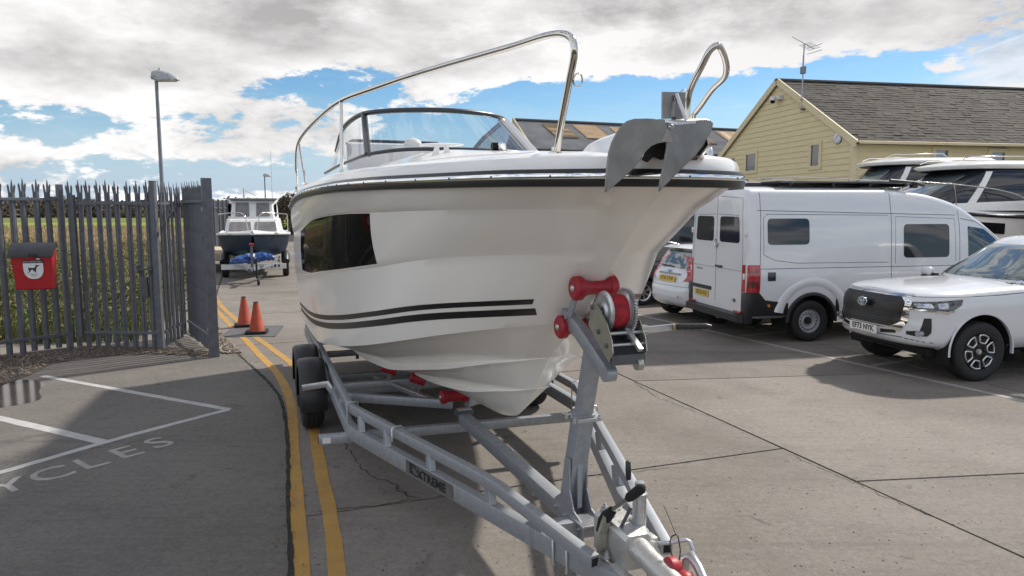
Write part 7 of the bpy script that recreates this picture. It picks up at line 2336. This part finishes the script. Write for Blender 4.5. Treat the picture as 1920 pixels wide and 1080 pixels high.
mb = MB(); mb.bar([tuple(ridge_a + Vector((-.12, -.1, .02))), tuple(eave_a + Vector((-.12, -.1, -.02)))], .12, .35, .01); mb.build('verge_board', 'tan_timber', bn, 0)
mb = MB(); mb.add([tuple(ridge_a), tuple(ridge_b), tuple(bk[1]), tuple(bk[0])], [(0, 1, 2, 3)]); mb.build('roof', 'corrugated', bn, 0)


# ================================================================ cabin cruisers behind the vans
def cruiser(label, loc, rz, L=8.2, zd=2.0, zroof=3.55, rail=True, s=1.0, low=1.0):
    """x towards the bow, y to port; sheer at zd, hardtop at zroof"""
    t = thing('cabin_cruiser', label, 'boat', loc, rz)
    W = 1.35
    G = []
    for u in np.linspace(0, 1, 26) ** 1.6:
        x = L * .5 - L * u; b = W * min(1, (u / .45)) ** .6 if u > 0 else 0.0; b = W * (1 - (1 - min(1, u / .5)) ** 2.2)
        zs = zd + .30 * (1 - min(1, u * 1.6)) ; zc_ = .95 + .75 * max(0, 1 - u * 3) ; zk = .62 + 1.2 * max(0, 1 - u * 5.5) ** 1.5
        bc_ = b * (.60 + .28 * min(1, u * 2)); rk = -.9 * max(0, 1 - u * 4)
        G.append([(x + rk * 1.0, 0, zk), (x + rk * .6, bc_, zc_), (x + rk * .35, b * .93, zc_ + (zs - zc_) * .45), (x + rk * .32, b * .96, zc_ + (zs - zc_) * .48), (x, b, zs)])
    mb = MB(); mb.grid(G); mb.grid([[(p[0], -p[1], p[2]) for p in r] for r in G], flip=True); e = G[-1]
    mb.add([tuple(p) for p in e] + [(p[0], -p[1], p[2]) for p in e[::-1]], [tuple(range(10))]); mb.build('hull', 'gelcoat', t, 30, doubles=True)
    ed = [(r[4][0], r[4][1], r[4][2]) for r in G]
    mb = MB(); mb.grid([[(x, y * f, z + .02 + .22 * (1 - f * f) * min(1, i / 6)) for f in np.linspace(1, -1, 11)] for i, (x, y, z) in enumerate(ed)]); mb.build('deck', 'gelcoat_deck', t, 60, fixn=True)
    mb = MB()
    for sg in (-1, 1): mb.tube([(x, sg * (y + .015), z - .03) for x, y, z in ed], .035, 6)
    mb.build('rub_rail', 'black_trim', t, 60)
    for sg in (-1, 1):
        mb = MB(); mb.grid([[(x - .02, sg * (y * 1.003 + .004), z + dz) for dz in (-.42, -.18)] for x, y, z in [(r[4][0], r[4][1] * .985, r[4][2]) for r in G[8:19]]]); mb.build('hull_window', 'black_gloss', t, 60)
    # wheelhouse: raked screen, side glass, hardtop with brow
    gl = [(zd + .12, 1.16, 1.6, -2.7, .9, .2, 2.4, 4), (zd + .5, 1.12, .95, -2.7, .8, .2, 2.4, 4), (zroof - .22, 1.0, -.1, -2.7, .6, .2, 2.4, 4), (zroof - .12, .96, -.22, -2.7, .6, .2, 2.4, 4)]
    cb_ = shell(gl, 12, crown=.0, step=.1).build('wheelhouse', 'tint_glass', t, 30, doubles=True); K_ = bvh_of(cb_)
    patch('windscreen', K_, roundpoly([(-.98, zd + .26), (-.04, zd + .26), (-.04, zroof - .26), (-.80, zroof - .26)], .05), 'car_glass_light', t, 'x', 1, .1, .008, .01)
    patch('windscreen', K_, roundpoly([(.98, zd + .26), (.04, zd + .26), (.04, zroof - .26), (.80, zroof - .26)], .05), 'car_glass_light', t, 'x', 1, .1, .008, .01)
    for sg in (-1, 1):
        patch('pillar', K_, [(-.15, zd + .2), (.05, zd + .2), (-.55, zroof - .2), (-.68, zroof - .2)], 'gelcoat_deck', t, 'y', sg, .1, .012, .02)
        patch('cabin_side', K_, [(1.4, zd + .12), (1.2, zd + .24), (-2.65, zd + .40), (-2.65, zd + .12)], 'gelcoat_deck', t, 'y', sg, .1, .012, .02)
        mb = MB(); mb.bar([(.62, sg * .35, zd + .62), (.10, sg * .22, zroof - .5)], .02, .03, .004); mb.build('wiper', 'black_trim', t, 0)
    tl = [(zroof - .13, 1.02, .15, -3.0, .8, .3, 2.2, 3), (zroof - .05, 1.10, .25, -3.05, .9, .4, 2.2, 3), (zroof, 1.05, .1, -3.0, .9, .4, 2.2, 3), (zroof + .05, .9, -.2, -2.9, .8, .4, 2.2, 3)]
    shell(tl, 10, crown=.05, step=.12).build('hardtop', 'gelcoat_deck', t, 50, doubles=True)
    lo = shell([(zroof - .15, .98, .12, -2.9, .8, .3, 2.2, 3), (zroof - .128, 1.0, .14, -2.9, .8, .3, 2.2, 3)], 2, step=.3).build('hardtop_brow', 'black_trim', t, 40, doubles=True)
    for sg in (-1, 1):
        mb = MB(); mb.tube([(-.1, sg * .72, zroof + .06), (-.3, sg * .74, zroof + .15), (-1.6, sg * .76, zroof + .17), (-1.75, sg * .76, zroof + .06)], .016, 6); mb.build('roof_rail', 'stainless', t, 60)
        mb = MB(); mb.tube([tuple(p) for p in smoothline([(L * .5 + .05, sg * .1, zd + .86), (L * .5 - .5, sg * .52, zd + .88), (L * .5 - 1.6, sg * 1.0, zd + .82), (.4, sg * 1.27, zd + .70), (-1.2, sg * 1.3, zd + .42), (-1.5, sg * 1.3, zd + .05)], 40)], .016, 7); gr_ = mb.build('guard_rail', 'stainless', t, 60)
        for x, y, h in ((L * .5 - .6, .58, .86), (L * .5 - 1.6, 1.0, .82), (1.6, 1.2, .76), (.4, 1.27, .70)):
            mb = MB(); mb.cyl((x - .12, sg * (y - .03), zd + .1), (x, sg * y, zd + h), .012, seg=6); mb.build('stanchion', 'stainless', gr_, 60)
    # cradle under it
    mb = MB()
    for x in (-2.6, 1.2):
        for sg in (-1, 1): mb.bar([(x, sg * .9, 0), (x, sg * .75, .95)], .1, .1)
    mb.bar([(-3, 0, .45), (2.2, 0, .45)], .3, .3); mb.build('cradle', 'galv_dark', t, 0)
    return t


def place(px, py, Y): 
    p = atY(px, py, Y); return (p.x, p.y, 0)


cruiser('white cabin cruiser with dark raked windscreen behind the tall white van', place(1748, 400, 17.2), radians(180 + 4), 8.6, 2.02, 3.22)
cruiser('white cabin cruiser with a boxy wheelhouse, behind the other cruiser and nearest the yellow building', place(1625, 400, 20.4), radians(180 - 3), 7.6, 2.0, 3.50)
cruiser('white boat showing only its flared bow and rail at the right edge', place(2219, 400, 15.4), radians(180 + 12), 7.4, 2.15, 3.9)


# ---------------------------------------------------------------- cracks and grit in the concrete
def crack(pts, seed, w=.006):
    rg = random.Random(seed); P = [Vector(p) for p in pts]; out = [P[0]]
    for a, b in zip(P, P[1:]):
        n = max(2, int((b - a).length / .06))
        for i in range(1, n + 1):
            q = a.lerp(b, i / n); out.append(q + Vector((rg.uniform(-.022, .022), rg.uniform(-.022, .022))))
    mb = MB(); A = []; B = []
    for i, p in enumerate(out):
        t = (out[min(i + 1, len(out) - 1)] - out[max(i - 1, 0)]).normalized(); nn = Vector((-t.y, t.x)); k = w * rg.uniform(.25, 1)
        A.append((*(p + nn * k), .0022)); B.append((*(p - nn * k), .0022))
    mb.grid([B, A]); return tag(mb.build('crack', 'joint', None, 0), kind='structure')


crack([at(640, 822).to_2d(), at(672, 870).to_2d(), at(700, 893).to_2d(), at(733, 905).to_2d(), at(760, 925).to_2d()], 1)
crack([at(735, 908).to_2d(), at(762, 930).to_2d(), at(786, 934).to_2d()], 2)
crack([at(1190, 716).to_2d(), at(1230, 745).to_2d(), at(1330, 782).to_2d()], 3, .004)
crack([at(985, 905).to_2d(), at(1100, 893).to_2d(), at(1250, 878).to_2d()], 4, .005)
crack([at(600, 960).to_2d(), at(700, 948).to_2d(), at(860, 926).to_2d()], 5, .006)
crack([at(1480, 852).to_2d(), at(1600, 905).to_2d(), at(1750, 972).to_2d()], 6, .004)
rgd = random.Random(77)
spots_ = [(*at(rgd.uniform(560, 1900), rgd.uniform(700, 1075)).to_2d(),) for _ in range(420)]
mb = MB()
for x, y in spots_:
    r = rgd.uniform(.003, .011); n_ = 6; a0 = rgd.uniform(0, 6)
    mb.add([(x + r * cos(a0 + k) * rgd.uniform(.6, 1.3), y + r * sin(a0 + k) * rgd.uniform(.5, 1.2), .0015) for k in range(n_)] + [(x, y, .005)], [(k, (k + 1) % n_, n_) for k in range(n_)])
tag(mb.build('grit', 'gravel_bed', None, 180), kind='stuff')
# fallen leaves and weeds along the channel
mb = MB()
for k in range(260):
    t = rgd.random(); i = int(t * (len(KERB) - 1)); a, b = Vector(KERB[i]), Vector(KERB[i + 1]); q = a.lerp(b, rgd.random()) + Vector((rgd.gauss(-.02, .05), rgd.gauss(0, .04)))
    r = rgd.uniform(.006, .016); an = rgd.uniform(0, 6); z = rgd.uniform(.009, .016)
    mb.add([(q.x + r * cos(an), q.y + r * sin(an), z), (q.x - r * .5 * sin(an), q.y + r * .5 * cos(an), z + .004), (q.x - r * cos(an), q.y - r * sin(an), z), (q.x + r * .5 * sin(an), q.y - r * .5 * cos(an), z + .003)], [(0, 1, 2, 3)])
tag(mb.build('leaf_litter', 'leaf_litter', None, 180), kind='stuff')
